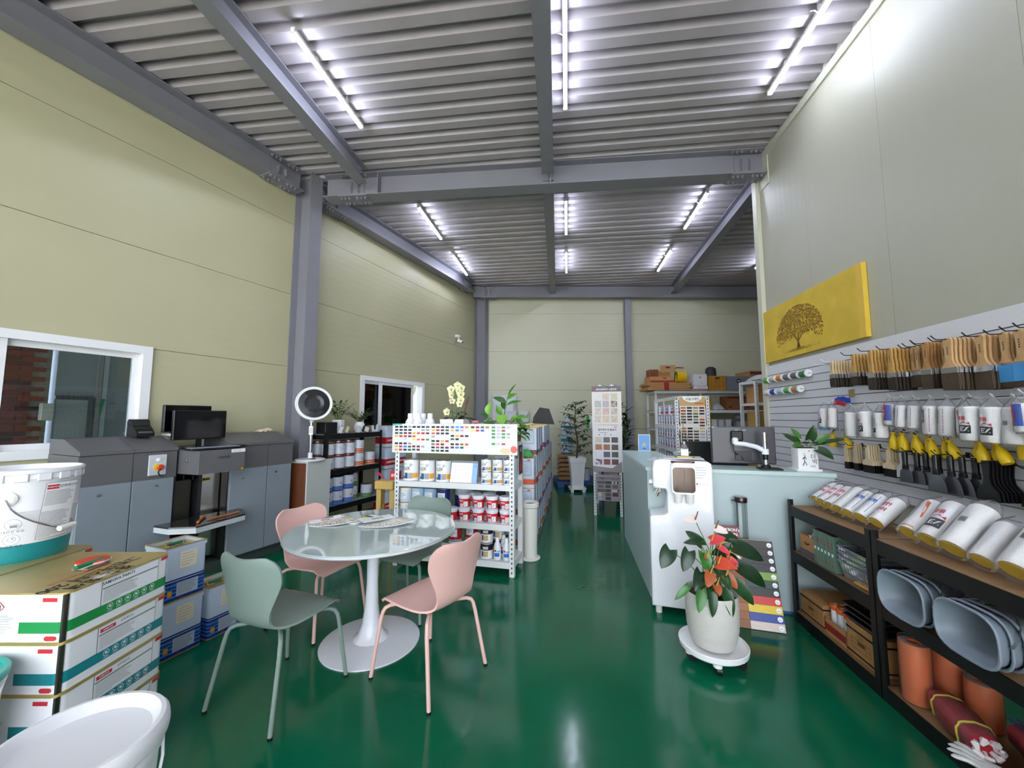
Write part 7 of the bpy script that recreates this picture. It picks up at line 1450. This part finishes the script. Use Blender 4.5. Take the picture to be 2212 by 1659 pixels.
# electrical boxes on the far wall
for k, (x0, x1, z0, z1) in enumerate(((-.5, .1, 1.45, 2.1), (.16, .42, 1.4, 1.68))):
    e = thing('electrical_box', ('large grey electrical panel with a clear door on the far wall', 'small grey electrical box on the far wall')[k], 'electrical box', (x0, YB - .003, z0)); w, h = x1 - x0, z1 - z0
    m = MB(); m.rbox(0, -.14, 0, w, 0, h, .008); m.build('case', mat('#c2c4cb', .4), e, smooth=0)
    if k == 0: m = MB(); m.rbox(.05, -.15, .22, w - .07, -.139, h - .06, .004); m.build('door_window', mat('#aeb0b8', .15), e, smooth=0)
    m = MB(); m.box(w - .035, -.146, h * .4, w - .02, -.139, h * .75); m.build('latch', BLACK, e, smooth=0)
# ---------------------------------------------------------------- end of the aisle
BLP = mat('#1f4f9a', .5)
pl = thing('pallet', 'blue plastic pallet at the end of the aisle', 'pallet', (1.0, 8.55, 0))
for y in (0, .4, .8):
    for x in (0, .5, 1.0): m = MB(); m.rbox(x, y, 0, x + .14, y + .14, .1, .006); m.build('block', BLP, pl, smooth=0)
for i in range(7): m = MB(); m.box(0, i * .137, .1, 1.14, i * .137 + .11, .135); m.build('deck_board', BLP, pl, smooth=0)
def sack():
    m = MB()
    m.grid(lambda v, u: (lambda a: ((u - .5) * .4, .14 * (1 - .3 * (2 * u - 1) ** 4) * math.copysign(abs(math.cos(a)) ** .5, math.cos(a)), .05 + .048 * math.copysign(abs(math.sin(a)) ** .6, math.sin(a)) * (1 - .55 * (2 * u - 1) ** 4)))(v * 2 * PI), 20, 12, closed=True); return tag(m.build('paper_sack', mat('#9a7450', .8, var=.1, scale=12), smooth=60), '', 'sack')
sk = Proto(sack)
for i in range(6): sk.put('brown paper sack on the blue pallet, %s from the bottom' % ORD[i], (1.22, 8.75, .136 + i * .098), R(-4), 'stacked paper sacks')
def lab_t(m, fn, r, h): m.rect(-r * .7, h * .72, r * .7, h * .86, 0, 0, fn, 6); m.text('SAMHWA', r * .28, 0, h * .79, -.0008, 1, fn, .02); m.lines(-r * .5, h * .3, r * .4, h * .6, 4, 0, 2, fn, .3, 3); return [INK, WHITE, mat('#178a8a', .4)]
tp2 = can('paint_pail', 'pail', .14, .3, ((.0, .1, 1), (.88, 1, 1)), lab_t, bail=True, taper=.08, body_mats=(TB, mat('#178a8a', .4)), lid=mat('#178a8a', .4))
for i in range(2): tp2.put('teal and white pail on the paper sacks, %s' % ('underneath', 'on top')[i], (1.24, 8.75, .73 + i * .306), R(5), 'teal pails')
tall = sq_tin(mat('#178a8a', .4), .8, .97, None, .05, .2, top=STEEL); tall.put('small white and teal tin on top of the teal pails', (1.25, 8.75, 1.345), 0, None)
tp3 = can('paint_pail', 'pail', .1, .26, (), None, bail=True, taper=.1, body_mats=(mat('#c9cad0', .4),), lid=mat('#2a5aa0', .4)); tp3.put('small white pail with a blue lid on the pallet', (1.66, 8.8, .136), 0)
def bdrum(m, fn, r, h): m.rect(-r * .5, h * .1, r * .5, h * .75, 0, 0, fn, 5); return [mat('#b8b4b8', .4)]
dr = can('paint_pail', 'pail', .12, .36, (), bdrum, taper=.03, body_mats=(mat('#1c2c8a', .35),), lid=mat('#1c2c8a', .35))
for i in range(3): dr.put('deep blue drum with a silver label on the pallet, %s from the bottom' % ORD[i], (1.93, 8.75, .136 + i * .366), 0, 'deep blue drums')
jc = thing('jerrycan', 'white jerrycan with green trim above the blue drums', 'jerrycan', (1.88, 8.78, 1.24)); m = MB(); m.rbox(-.17, -.11, 0, .17, .11, .38, .03, n=2); m.build('body', mat('#cfd6d2', .4), jc); m = MB(); m.rbox(-.175, -.115, .05, -.14, .115, .33, .01); m.build('side_trim', mat('#3fae4a', .4), jc); m = MB(); m.cyl(-.08, 0, .38, .42, .03, 16); m.build('cap', mat('#d88a2a', .4), jc); m = MB(); m.tube([(-.02, 0, .375), (-.01, 0, .41), (.08, 0, .41), (.1, 0, .375)], .012, 8); m.build('grip', mat('#3fae4a', .4), jc)
# tree in a tall white pot
ft_ = thing('potted_tree', 'dark leafy tree in a tall tapered white pot at the aisle end', 'plant', (1.36, 8.2, 0))
m = MB(); m.cbox(-.17, -.17, .055, .17, .17, .085, .03, 3); 
for x, y in ((-.12, -.12), (.12, -.12), (.12, .12), (-.12, .12)): m.box(x - .03, y - .03, 0, x + .03, y + .03, .055)
m.build('stand', WHITE, ft_, smooth=0)
m = MB(); m.add([(sx * a, sy * a, z) for a, z in ((.115, .085), (.15, .6), (.165, .6), (.168, .7), (.15, .7), (.148, .66)) for sx, sy in ((-1, -1), (1, -1), (1, 1), (-1, 1))], [(3, 2, 1, 0)] + [(4 * k + i, 4 * k + (i + 1) % 4, 4 * k + 4 + (i + 1) % 4, 4 * k + 4 + i) for k in range(5) for i in range(4)] + [(20, 21, 22, 23)]); m.build('pot', WHITE, ft_, smooth=0)
m = MB(); m.tube([(0, 0, .65), (.03, 0, 1.0), (-.03, .02, 1.4), (.0, 0, 1.85)], [.02, .016, .012, .006], 8); m.build('trunk', mat('#5a4634', .8), ft_)
rnd = random.Random(31)
for i in range(30):
    z = .75 + 1.1 * i / 30; sp = (.34 if z < 1.2 else .3 * (1 - (z - 1.2) / 1.1) + .08); a = i * 2.4; tip = Vector((sp * math.cos(a), sp * math.sin(a), z + .08))
    m = MB(); m.tube([(0, 0, z), tip], [.005, .003], 5); b = m.build('branch', mat('#4a5a30', .7), ft_)
    for k in range(13):
        q = Vector((0, 0, z)).lerp(tip, .35 + .65 * k / 12); aa = rnd.uniform(0, 2 * PI); leaf_obj(b, [LEAF[2] if rnd.random() < .75 else LEAF[0]], q, (math.cos(aa), math.sin(aa), rnd.uniform(-.5, .4)), rnd.uniform(.07, .12), .045, n=3)
# ---------------------------------------------------------------- sample display rack beside the counter end
dr_ = rack('display_rack', 'white slotted rack carrying tile sample boards at the aisle', 'rack', (1.3, 6.24, 0), R(-15), .44, .9, (.28, .75, 1.2, 1.62), 1.78, RW_, RW_, pw=.04)
DA = R(-15)
def DP(x, y, z): return (1.3 + x * math.cos(DA) - y * math.sin(DA), 6.24 + x * math.sin(DA) + y * math.cos(DA), z)
def mk_tile(c1, c2, seed):
    m = mat(c1, .35, var=.0, name='tile_' + c1.lstrip('#') + str(seed)); nt = m.node_tree; b = nt.nodes['Principled BSDF']; tc = nt.nodes.new('ShaderNodeTexCoord'); n = nt.nodes.new('ShaderNodeTexNoise'); n.inputs['Scale'].default_value = 14; n.inputs['Detail'].default_value = 6; n.inputs['Distortion'].default_value = 2.5
    mp = nt.nodes.new('ShaderNodeMapping'); mp.inputs['Location'].default_value = (seed, seed * 2, 0); r = nt.nodes.new('ShaderNodeValToRGB'); r.color_ramp.elements[0].position = .42; r.color_ramp.elements[1].position = .55; r.color_ramp.elements[0].color = lin(c2); r.color_ramp.elements[1].color = lin(c1)
    nt.links.new(tc.outputs['Object'], mp.inputs[0]); nt.links.new(mp.outputs[0], n.inputs[0]); nt.links.new(n.outputs['Fac'], r.inputs[0]); nt.links.new(r.outputs[0], b.inputs['Base Color']); return m
def sboard(name, label, x, y, z, w, h, bm_, tiles, tw, th, x0, z0, gx, gz, rz=0, prt=None):
    e = thing(name, label, 'sample board', DP(x, y, z), DA + rz); m = MB(); m.box(0, -.006, 0, w, 0, h); m.build('board', bm_, e, smooth=0)
    for r, row in enumerate(tiles):
        for c, k in enumerate(row):
            if k: m = MB(); xx, zz = x0 + c * gx, z0 - r * gz; m.rbox(xx, -.012, zz - th, xx + tw, -.006, zz, .0015); m.build('tile', k, e, smooth=0)
    if prt: m = MB(); ms = prt(m); m.build('print', ms, e, smooth=0)
    return e
c_ = lambda a, b, s: mk_tile(a, b, s)
tl1 = [[c_('#dcdcd8', '#d2d4d2', 1), c_('#d4c0b8', '#c4aca4', 2), c_('#c8c6ac', '#bcb89c', 3)], [c_('#bcbcbe', '#9a9aa0', 4), c_('#b0aeb4', '#a4a2aa', 5), c_('#b8a898', '#5a4a40', 6)], [c_('#d8d0ca', '#b8a8a0', 7), c_('#d2b0a6', '#c49c92', 8), c_('#cabcb8', '#a8908c', 9)], [c_('#d8d0c6', '#b0a090', 10), c_('#d6c2aa', '#c8b094', 11), c_('#ccc0aa', '#b0a48c', 12)]]
def pr1(m):
    m.rect(0, .53, .46, .62, -.0066, 0); m.text('컬러인테리어 스톤코트', .034, .23, .565, -.0072, 1, None, .02); m.rect(.02, .585, .06, .6, -.0072, 2); return [mat('#6e6068', .5, var=.3, scale=30), WHITE, RED]
sboard('tile_board', 'white sample board of twelve stone tiles, highest on the display rack', -.005, -.006, 1.42, .46, .62, mat('#e2dad6', .4), tl1, .1, .1, .045, .5, .125, .118, 0, pr1)
tl2 = [[mk_tile('#c8c0b0', '#bdb4a2', 13), mk_tile('#5a5c66', '#3c3e48', 14), mk_tile('#17181c', '#0f1014', 15)], [mk_tile('#b06a34', '#9a5624', 16), mk_tile('#8a4a22', '#7a3e1a', 17), mk_tile('#2c1c12', '#22160e', 18)], [mk_tile('#dcdce4', '#d0d0da', 19), mk_tile('#2c3a5e', '#24304e', 20), mk_tile('#1c3a28', '#16301f', 21)], [mk_tile('#e0ccd4', '#3a2a5a', 22), mk_tile('#7a2c2c', '#6a2424', 23), mk_tile('#4c1618', '#3e1012', 24)]]
def pr2(m):
    m.text('컬러에코 맥 플로어', .036, .23, .66, -.0072, 0, None, .02); m.lines(.12, .6, .36, .63, 1, -.0072, 1, None, .3); m.rect(.34, .7, .38, .71, -.0072, 2)
    for i in range(3): m.rect(.1 + i * .09, .575, .115 + i * .09, .59, -.0072, 0)
    m.add([(0, -.0068, 0), (.45, -.0068, 0), (.45, -.0068, .17), (.3, -.0068, .06), (0, -.0068, .09)], [(0, 1, 2, 3, 4)], 3); return [INK, GREYTXT, RED, mat('#8a7f84', .5)]
sboard('tile_board', 'white sample board of twelve dark and coloured tiles in the middle of the display rack', -.005, -.006, .68, .46, .735, mat('#dcd8da', .4), tl2, .1, .085, .045, .545, .125, .115, 0, pr2)
tl3 = [[mat('#58585a', .5), mat('#3e4244', .5), mat('#56584e', .5)], [None] * 3, [None, mat('#4a4a40', .5), mat('#3a2420', .5)], [None, mat('#2c3432', .5), None]]
def pr3(m):
    m.text('CEMENTDECO', .052, .19, .34, -.0072, 0, None, .012); m.rect(.03, .26, .35, .3, -.0072, 1); m.rect(.03, .135, .35, .175, -.0072, 1); m.lines(.04, .265, .2, .295, 2, -.0078, 2, None, .25); m.lines(.04, .14, .2, .17, 2, -.0078, 2, None, .25); m.rect(.25, .262, .28, .298, -.0078, 3); m.rect(.3, .262, .33, .298, -.0078, 3); m.rect(.24, .138, .335, .172, -.0078, 3); m.rect(.04, .06, .09, .12, -.0078, 3); m.rect(.04, .01, .09, .05, -.0078, 4); return [INK, mat('#1e1c1c', .5), GREYTXT, mat('#b8b4b4', .5), mat('#9aa4b4', .5)]
sboard('tile_board', 'grey sample board lettered CEMENTDECO, lowest on the display rack', .03, -.006, .235, .385, .4, mat('#8c8288', .5), tl3, .085, .05, .04, .245, .11, .062, 0, pr3)
brc = can('paint_can', 'paint can', .07, .1, ((.0, .6, 1),), lab_c, body_mats=(BL, mat('#5a1c14', .4)))
for i in range(2): brc.put('brown and white can on top of the display rack, %s' % ('window side', 'counter side')[i], DP(.12 + i * .19, .12, 1.96), 0, 'cans on the display rack')
for i in range(2):
    m = MB(); m.rbox(-.09, -.1, 0, .09, .1, .335, .003); tag(m.build('carton', mat('#3a2226', .6), None, DP(.12 + i * .19, .12, 1.622), DA), 'dark carton behind the stone tile board, %s' % ('window side', 'counter side')[i], 'carton')
for i in range(10):
    z = (.29, .76, 1.21)[i % 3]; brc.put('brown and white can inside the display rack, %s from the front' % ORD[i], DP(.12 + (i // 5) * .18, .15 + (i % 5) * .16, (.282, .752, 1.202)[(i * 7) % 3]), 0, 'cans on the display rack')
m = MB(); m.lathe([(.0, 0), (.05, .005), (.06, .04), (.05, .1), (.02, .12), (0, .12)], 12); tag(m.build('wrapped_tool', mat('#c4c8ce', .4), None, DP(.2, .07, .283)), 'grey wrapped tool on the lowest board of the display rack', 'tool')
# bamboo beside it
bb_ = thing('bamboo_plant', 'dense dark green bamboo plant behind the counter end', 'plant', (2.1, 7.4, 0))
m = MB(); m.lathe([(.12, 0), (.15, .3), (.155, .32), (.14, .3), (0, .28)], 24); m.build('pot', mat('#3a3630', .6), bb_)
rnd = random.Random(17)
for i in range(16):
    a = rnd.uniform(0, 2 * PI); q = rnd.uniform(.02, .09); h = rnd.uniform(1.3, 1.75); tx, ty = q * math.cos(a), q * math.sin(a); tp3_ = Vector((tx * 2.4, ty * 2.4, h)); m = MB(); m.tube([(tx, ty, .28), (tx, ty, 1.0), tp3_], [.011, .01, .006], 6); so = m.build('stem', mat('#3f5a28', .5), bb_)
    for k in range(9):
        t = .45 + .55 * k / 8; p = Vector((tx, ty, .28)).lerp(tp3_, t); b = rnd.uniform(0, 2 * PI); leaf_obj(so, [LEAF[2]], p, (math.cos(b), math.sin(b), rnd.uniform(.1, 1.2)), rnd.uniform(.16, .26), .05, n=4)
# ---------------------------------------------------------------- stain chart rack behind the counter
sr = rack('chart_rack', 'white slotted rack with stain charts and small white tins behind the counter', 'rack', (2.31, 5.46, 0), R(-8.2), .46, 1.3, (.3, .7, 1.08, 1.42), 1.84, RW_, RW_, pw=.045)
SA = R(-8.2)
def SP(x, y, z): return (2.31 + x * math.cos(SA) - y * math.sin(SA), 5.46 + x * math.sin(SA) + y * math.cos(SA), z)
m = MB()
for z in (1.79,):
    m.box(0, .04, z, .006, 1.26, z + .05); m.box(.0, -.0, z, .46, .006, z + .05)
m.build('top_rail', RW_, sr, smooth=0)
for y in (.62,): m = MB(); m.box(0, y, 0, .004, y + .045, 1.84); m.build('post', RW_, sr, smooth=0)
def lab_s(m, fn, r, h): return []
def stin():
    e = thing('small_tin', '', 'tin'); w, h = .055, .142; m = MB(); m.cbox(-w, -w, 0, w, w, h, .01, 2); m.build('body', TB, e); m = MB()
    for q in (lambda u, v, d: (u, -w - .001 + d, v), lambda u, v, d: (-w - .001 + d, -u, v)):
        m.rect(-.03, .02, .03, .055, 0, 0, q); m.rect(-.04, .125, .0, .135, 0, 0, q); m.text('W', .05, 0, .085, -.0003, 1, q, .02)
    m.build('label_print', [RED, NAVY], e, smooth=0); m = MB(); m.cyl(0, 0, h, h + .012, .02, 12); m.build('cap', STEEL, e); return e
stp = Proto(stin)
cn = 0
for sh_, z in enumerate((.702, 1.082, 1.422)):
    for j in range(7):
        for lv in range(2):
            if sh_ == 2 and (lv == 1 and j % 2): continue
            stp.put('small white and red tin on the chart rack, %s shelf, %s back, %s' % (('low', 'middle', 'high')[sh_], ORD[j], ('underneath', 'on top')[lv]), SP(.075, .16 + j * .16, z + lv * .157), SA, 'small tins on the chart rack')
WC = ['#b8742e', '#2a1416', '#8a8078', '#7a1c1c', '#8c3a1c', '#161416', '#c0a45a', '#4a1016', '#8c4818', '#121214', '#5a6a1c', '#15171a', '#6a1a14', '#101214', '#2c3a1c', '#d8c8a4', '#5a1410', '#14161a', '#7a7a6c', '#b0501a', '#4a1410', '#d0b8b0', '#1c1c1c', '#3a1c10']
def stain_chart(label, z, h, rows):
    e = thing('stain_chart', label, 'colour chart', SP(.06, -.008, z), SA); m = MB(); m.box(0, -.005, 0, .34, 0, h); m.build('sheet', mat('#e4e0dc', .45), e, smooth=0)
    m = MB(); m.rect(0, h - .13, .34, h, -.0056, 0); m.add([(.17 + .13 * math.cos(a), -.0062, h - .0 + .08 * math.sin(a)) for a in [PI + i / 16 * PI for i in range(17)]], [tuple(range(17))], 1); m.text('오일스테인', .04, .17, h - .035, -.0068, 2, None, .02); m.rect(.2, h - .1, .32, h - .085, -.0062, 3); m.build('print', [mat('#c8a468', .5), WHITE, INK, mat('#c05a2a', .5)], e, smooth=0)
    for r in range(rows):
        for c in range(4):
            m = MB(); m.box(.012 + c * .082, -.009, h - .17 - r * .041, .078 + c * .082, -.005, h - .145 - r * .041)
            if h - .17 - r * .041 > .01 and not (r == 6 and c < 3): m.build('swatch', mat(WC[(r * 4 + c) % len(WC)] if r < 7 else ['#b8742e', '#2a1416', '#d8d0d0', '#c8b86a', '#a8541c', '#161416', '#5a6a1c', '#c8a8b0', '#5a1410', '#3a1010', '#22301c', '#b09ab0', '#3a1410', '#3a1010', '#5a4c3c', '#9ab0c4', '#14100e', '#141010', '#181412', '#c8ccd8'][((r - 7) * 4 + c) % 20], .4), e, smooth=0)
stain_chart('white stain colour chart with wood tone swatches, upper on the chart rack', 1.19, .64, 12)
stain_chart('white stain colour chart with wood tone swatches, lower on the chart rack', .78, .39, 5)
# ---------------------------------------------------------------- shelving along the far wall
rack('long_shelving', 'long white shelving against the far wall of the storage bay', 'shelving', (3.36, 9.05, 0), 0, 3.6, .6, (.35, .85, 1.28, 1.7, 2.16), 2.158, RW_, RW_, pw=.05, lip=.06, holes=False, midp=(1.08, 2.75))
def bbox(name, label, cat, x0, x1, y0, y1, z0, h, m_, group=None): m = MB(); m.rbox(x0, y0, z0 + .001, x1, y1, z0 + h, .004); return tag(m.build(name, m_, smooth=0), label, cat, group)
Z1, Z2, Z3 = 2.163, 1.703, 1.283
for i in range(5): bbox('flat_carton', 'flattened brown carton in the bundle on the far shelving, %s from below' % ORD[i], 'carton', 3.15 + .03 * (i % 3), 4.2 - .05 * (i % 2), 8.95, 9.5, Z1 + i * .036, .034, KRAFT, 'flattened cartons')
m = MB(); m.box(3.55, 8.945, Z1, 3.66, 8.95, Z1 + .185); tag(m.build('red_strap', mat('#8c2026', .5), smooth=0), 'dark red strap round the flattened cartons', 'strap')
oc = thing('open_carton', 'open brown box with a raised lid on the flattened cartons', 'carton', (3.25, 9.0, Z1 + .185)); m = MB(); m.rbox(0, 0, 0, .56, .4, .14, .004); m.box(.24, .2, .14, .56, .21, .3); m.build('box', KRAFT, oc, smooth=0); m = MB(); m.box(.23, -.02, 0, .58, -.012, .17, t=T(0, 0, .24, rx=.18)); m.build('flap', mat('#b98a58', .8), oc, smooth=0); m = MB(); m.rect(0, .01, .56, .05, -.001); m.rect(.3, .09, .38, .12, -.001); m.build('print', mat('#8c2a1c', .6), oc, smooth=0)
m = MB(); m.cbox(.35, .335, -.045, .46, .365, -.044, .012, 3, t=Matrix(((1, 0, 0, 0), (0, 0, 1, 0), (0, 1, 0, 0), (0, 0, 0, 1)))); m.build('hand_hole', DARK, oc)
for i in range(5): bbox('card_strip', 'reddish brown card standing in the open box, %s from its end' % ORD[i], 'card', 3.26 + i * .042, 3.29 + i * .042, 9.03, 9.3, Z1 + .327, .17, mat('#8a4a30', .7), 'cards in the open box')
cr = thing('cable_reel', 'yellow cable wound on a black reel above the far shelving', 'cable reel', (4.03, 9.15, Z1 + .185))
m = MB(); m.tube([(-.15, 0, 0), (-.13, 0, .33), (-.1, 0, .37), (.05, 0, .37)], .012, 8); m.build('frame', BLACK, cr); m = MB(); m.tube([(.0, 0, .37), (.08, 0, .37)], .018, 8); m.build('handle', mat('#c83a28', .4), cr)
m = MB()
for i in range(9): m.tube([(-.1 + i * .024, .12 * math.cos(a), .15 + .13 * math.sin(a)) for a in [k / 18 * 2 * PI for k in range(18)]], .012, 5, closed=True)
o = m.build('cable', mat('#d8b41e', .5), cr); o['kind'] = 'stuff'
WB = mat('#c9c8c8', .6, var=.25, scale=40)
bbox('printed_box', 'white printed box under the mustard crate side on the far shelving', 'box', 4.24, 4.58, 8.96, 9.4, Z1, .1, WB); bbox('printed_box', 'tall white printed box stacked on another beside the mustard crate', 'box', 4.25, 4.57, 8.97, 9.4, Z1 + .102, .28, WB); m = MB(); m.box(4.24, 8.958, Z1 + .01, 4.58, 8.959, Z1 + .03); m.box(4.38, 8.968, Z1 + .3, 4.44, 8.969, Z1 + .32); o = m.build('label_print', RED, bpy.data.objects['printed_box'], smooth=0)
ck = thing('plastic_crate', 'mustard yellow plastic crate on the far shelving', 'crate', (4.6, 8.96, Z1)); MU = mat('#a8782a', .5); m = MB()
m.box(0, 0, 0, .4, .3, .04); m.box(0, 0, .28, .4, .012, .34); m.box(0, .29, 0, .4, .3, .34); m.box(0, 0, 0, .012, .3, .34); m.box(.388, 0, 0, .4, .3, .34); m.box(0, .006, 0, .4, .012, .34); m.build('shell', MU, ck, smooth=0)
for x in (0, .06, .15, .25, .34, .388): m = MB(); m.box(x, -.012, 0, x + .012, .002, .34); m.build('rib', MU, ck, smooth=0)
m = MB(); m.box(0, -.012, .1, .4, .002, .115); m.box(0, -.012, .22, .4, .002, .23); m.build('cross_rib', MU, ck, smooth=0); m = MB(); m.box(.15, -.014, .27, .25, -.01, .3); m.build('hand_slot', BLACK, ck, smooth=0)
m = MB(); m.lathe([(.12, 0), (.12, .1), (.11, .18), (.06, .22), (0, .225)], 20); tag(m.build('black_cover', mat('#1e1e22', .6), None, (4.74, 9.12, Z1 + .345)), 'rounded black cover standing in the mustard crate', 'cover')
gb = bbox('grey_case', 'grey box with an oval badge on the far shelving', 'box', 5.02, 5.56, 8.96, 9.4, Z1, .33, mat('#6c727c', .5)); m = MB(); m.lathe([(.05, 0), (.05, .004)], 20, t=T(5.3, 8.96, Z1 + .22, rx=PI / 2)); m.build('badge', BLACK, gb); m = MB(); m.rect(5.275, Z1 + .21, 5.325, Z1 + .232, 8.955); m.build('print', OFFW, gb, smooth=0)
lcb = bbox('carton', 'large brown carton with printed squares at the end of the far shelving', 'carton', 5.6, 6.5, 9.0, 9.6, Z1, .46, mat('#a07648', .8, var=.05, scale=10)); m = MB(); m.rect(5.6, Z1 + .38, 6.2, Z1 + .44, 8.998)
for r in range(2):
    for c in range(3): m.rect(5.75 + c * .1, Z1 + .1 + r * .12, 5.82 + c * .1, Z1 + .18 + r * .12, 8.998)
m.build('print', mat('#6a2a18', .7), lcb, smooth=0)
for i in range(2): o = bbox('carton', 'brown carton with a dark red edge on the second far shelf, %s' % ('inner of the pair', 'outer of the pair')[i], 'carton', 5.1 + i * .42, 5.5 + i * .42, 9.11, 9.45, Z2, .33, mat('#8a5a38', .8)); m = MB(); m.rect(5.1 + i * .42, Z2 + .27, 5.5 + i * .42, Z2 + .32, 9.108); m.rect(5.12 + i * .42, Z2 + .05, 5.2 + i * .42, Z2 + .1, 9.108); m.build('print', mat('#6a2418', .6), o, smooth=0)
for i in range(2): o = bbox('yellow_case', 'yellow tool case on the second far shelf, %s' % ('underneath', 'on top')[i], 'case', 4.52, 4.72, 9.11, 9.4, Z2 + i * .14, .135, mat('#c8981c', .45))
m = MB(); m.grid(lambda u, v: ((u - .5) * .36, (v - .5) * .25, .17 * math.sin(PI * u) ** .7 * math.sin(PI * v) ** .7 + .01 * math.sin(17 * u + 8 * v)), 14, 10); tag(m.build('wrapped_bundle', mat('#c2c2c4', .4), None, (4.91, 9.27, Z2 + .012), smooth=60), 'white plastic wrapped bundle on the second far shelf', 'bundle')
for i, (x, c) in enumerate(((4.6, '#c8a018'), (4.72, '#d8d6d8'), (4.88, '#d0c8d0'), (5.06, '#cfd2da'))): o = bbox('small_box', 'small %s box on the third far shelf, %s from the chart rack' % (('yellow', 'white', 'lilac', 'pale')[i], ORD[i]), 'box', x, x + .11, 9.11, 9.35, Z3, .2, mat(c, .5), 'small boxes on the third shelf')
m = MB(); m.lathe([(.0, 0), (.17, .01), (.19, .08), (.17, .16), (.11, .19), (.14, .23), (.13, .29), (.07, .33), (0, .335)], 16); tag(m.build('bagged_machine', mat('#8f8f92', .3, var=.3, scale=14), None, (5.5, 9.32, Z3)), 'grey machine wrapped in clear plastic on the third far shelf', 'machine')
for i in range(9): bbox('carton', 'brown carton low on the far shelving, %s from the column' % ORD[i], 'carton', 3.45 + i * .37, 3.75 + i * .37, 9.11, 9.5, .353, .36, KRAFT, 'low cartons')
rack('storage_rack', 'white slotted rack standing behind the corner of the brush wall', 'rack', (4.38, 6.9, 0), R(4), .9, .45, (.4, .9, 1.35, 1.8, 2.2), 2.198, RW_, RW_, pw=.045)
def SR(x, y, z): return (4.38 + x * math.cos(R(4)) - y * math.sin(R(4)), 6.9 + x * math.sin(R(4)) + y * math.cos(R(4)), z)
m = MB(); m.grid(lambda u, v: ((u - .5) * .5, (v - .5) * .35, .12 * math.sin(PI * u) ** .6 * math.sin(PI * v) ** .6 + .01 * math.sin(15 * u + 9 * v)), 14, 10); tag(m.build('wrapped_bundle', mat('#b4b8bc', .35), None, SR(.32, .22, 2.215), smooth=60), 'clear wrapped bundle on top of the side rack', 'bundle')
for i, z in enumerate((.402, .902, 1.352, 1.802)): m = MB(); m.rbox(-.16, -.17, 0, .16, .17, .3, .004); tag(m.build('carton', KRAFT if i % 2 else mat('#b08a4a', .7), None, SR(.26, .23, z), R(4)), 'brown carton on the side rack behind the brush wall, %s shelf up' % ORD[i], 'carton', 'cartons on the side rack')
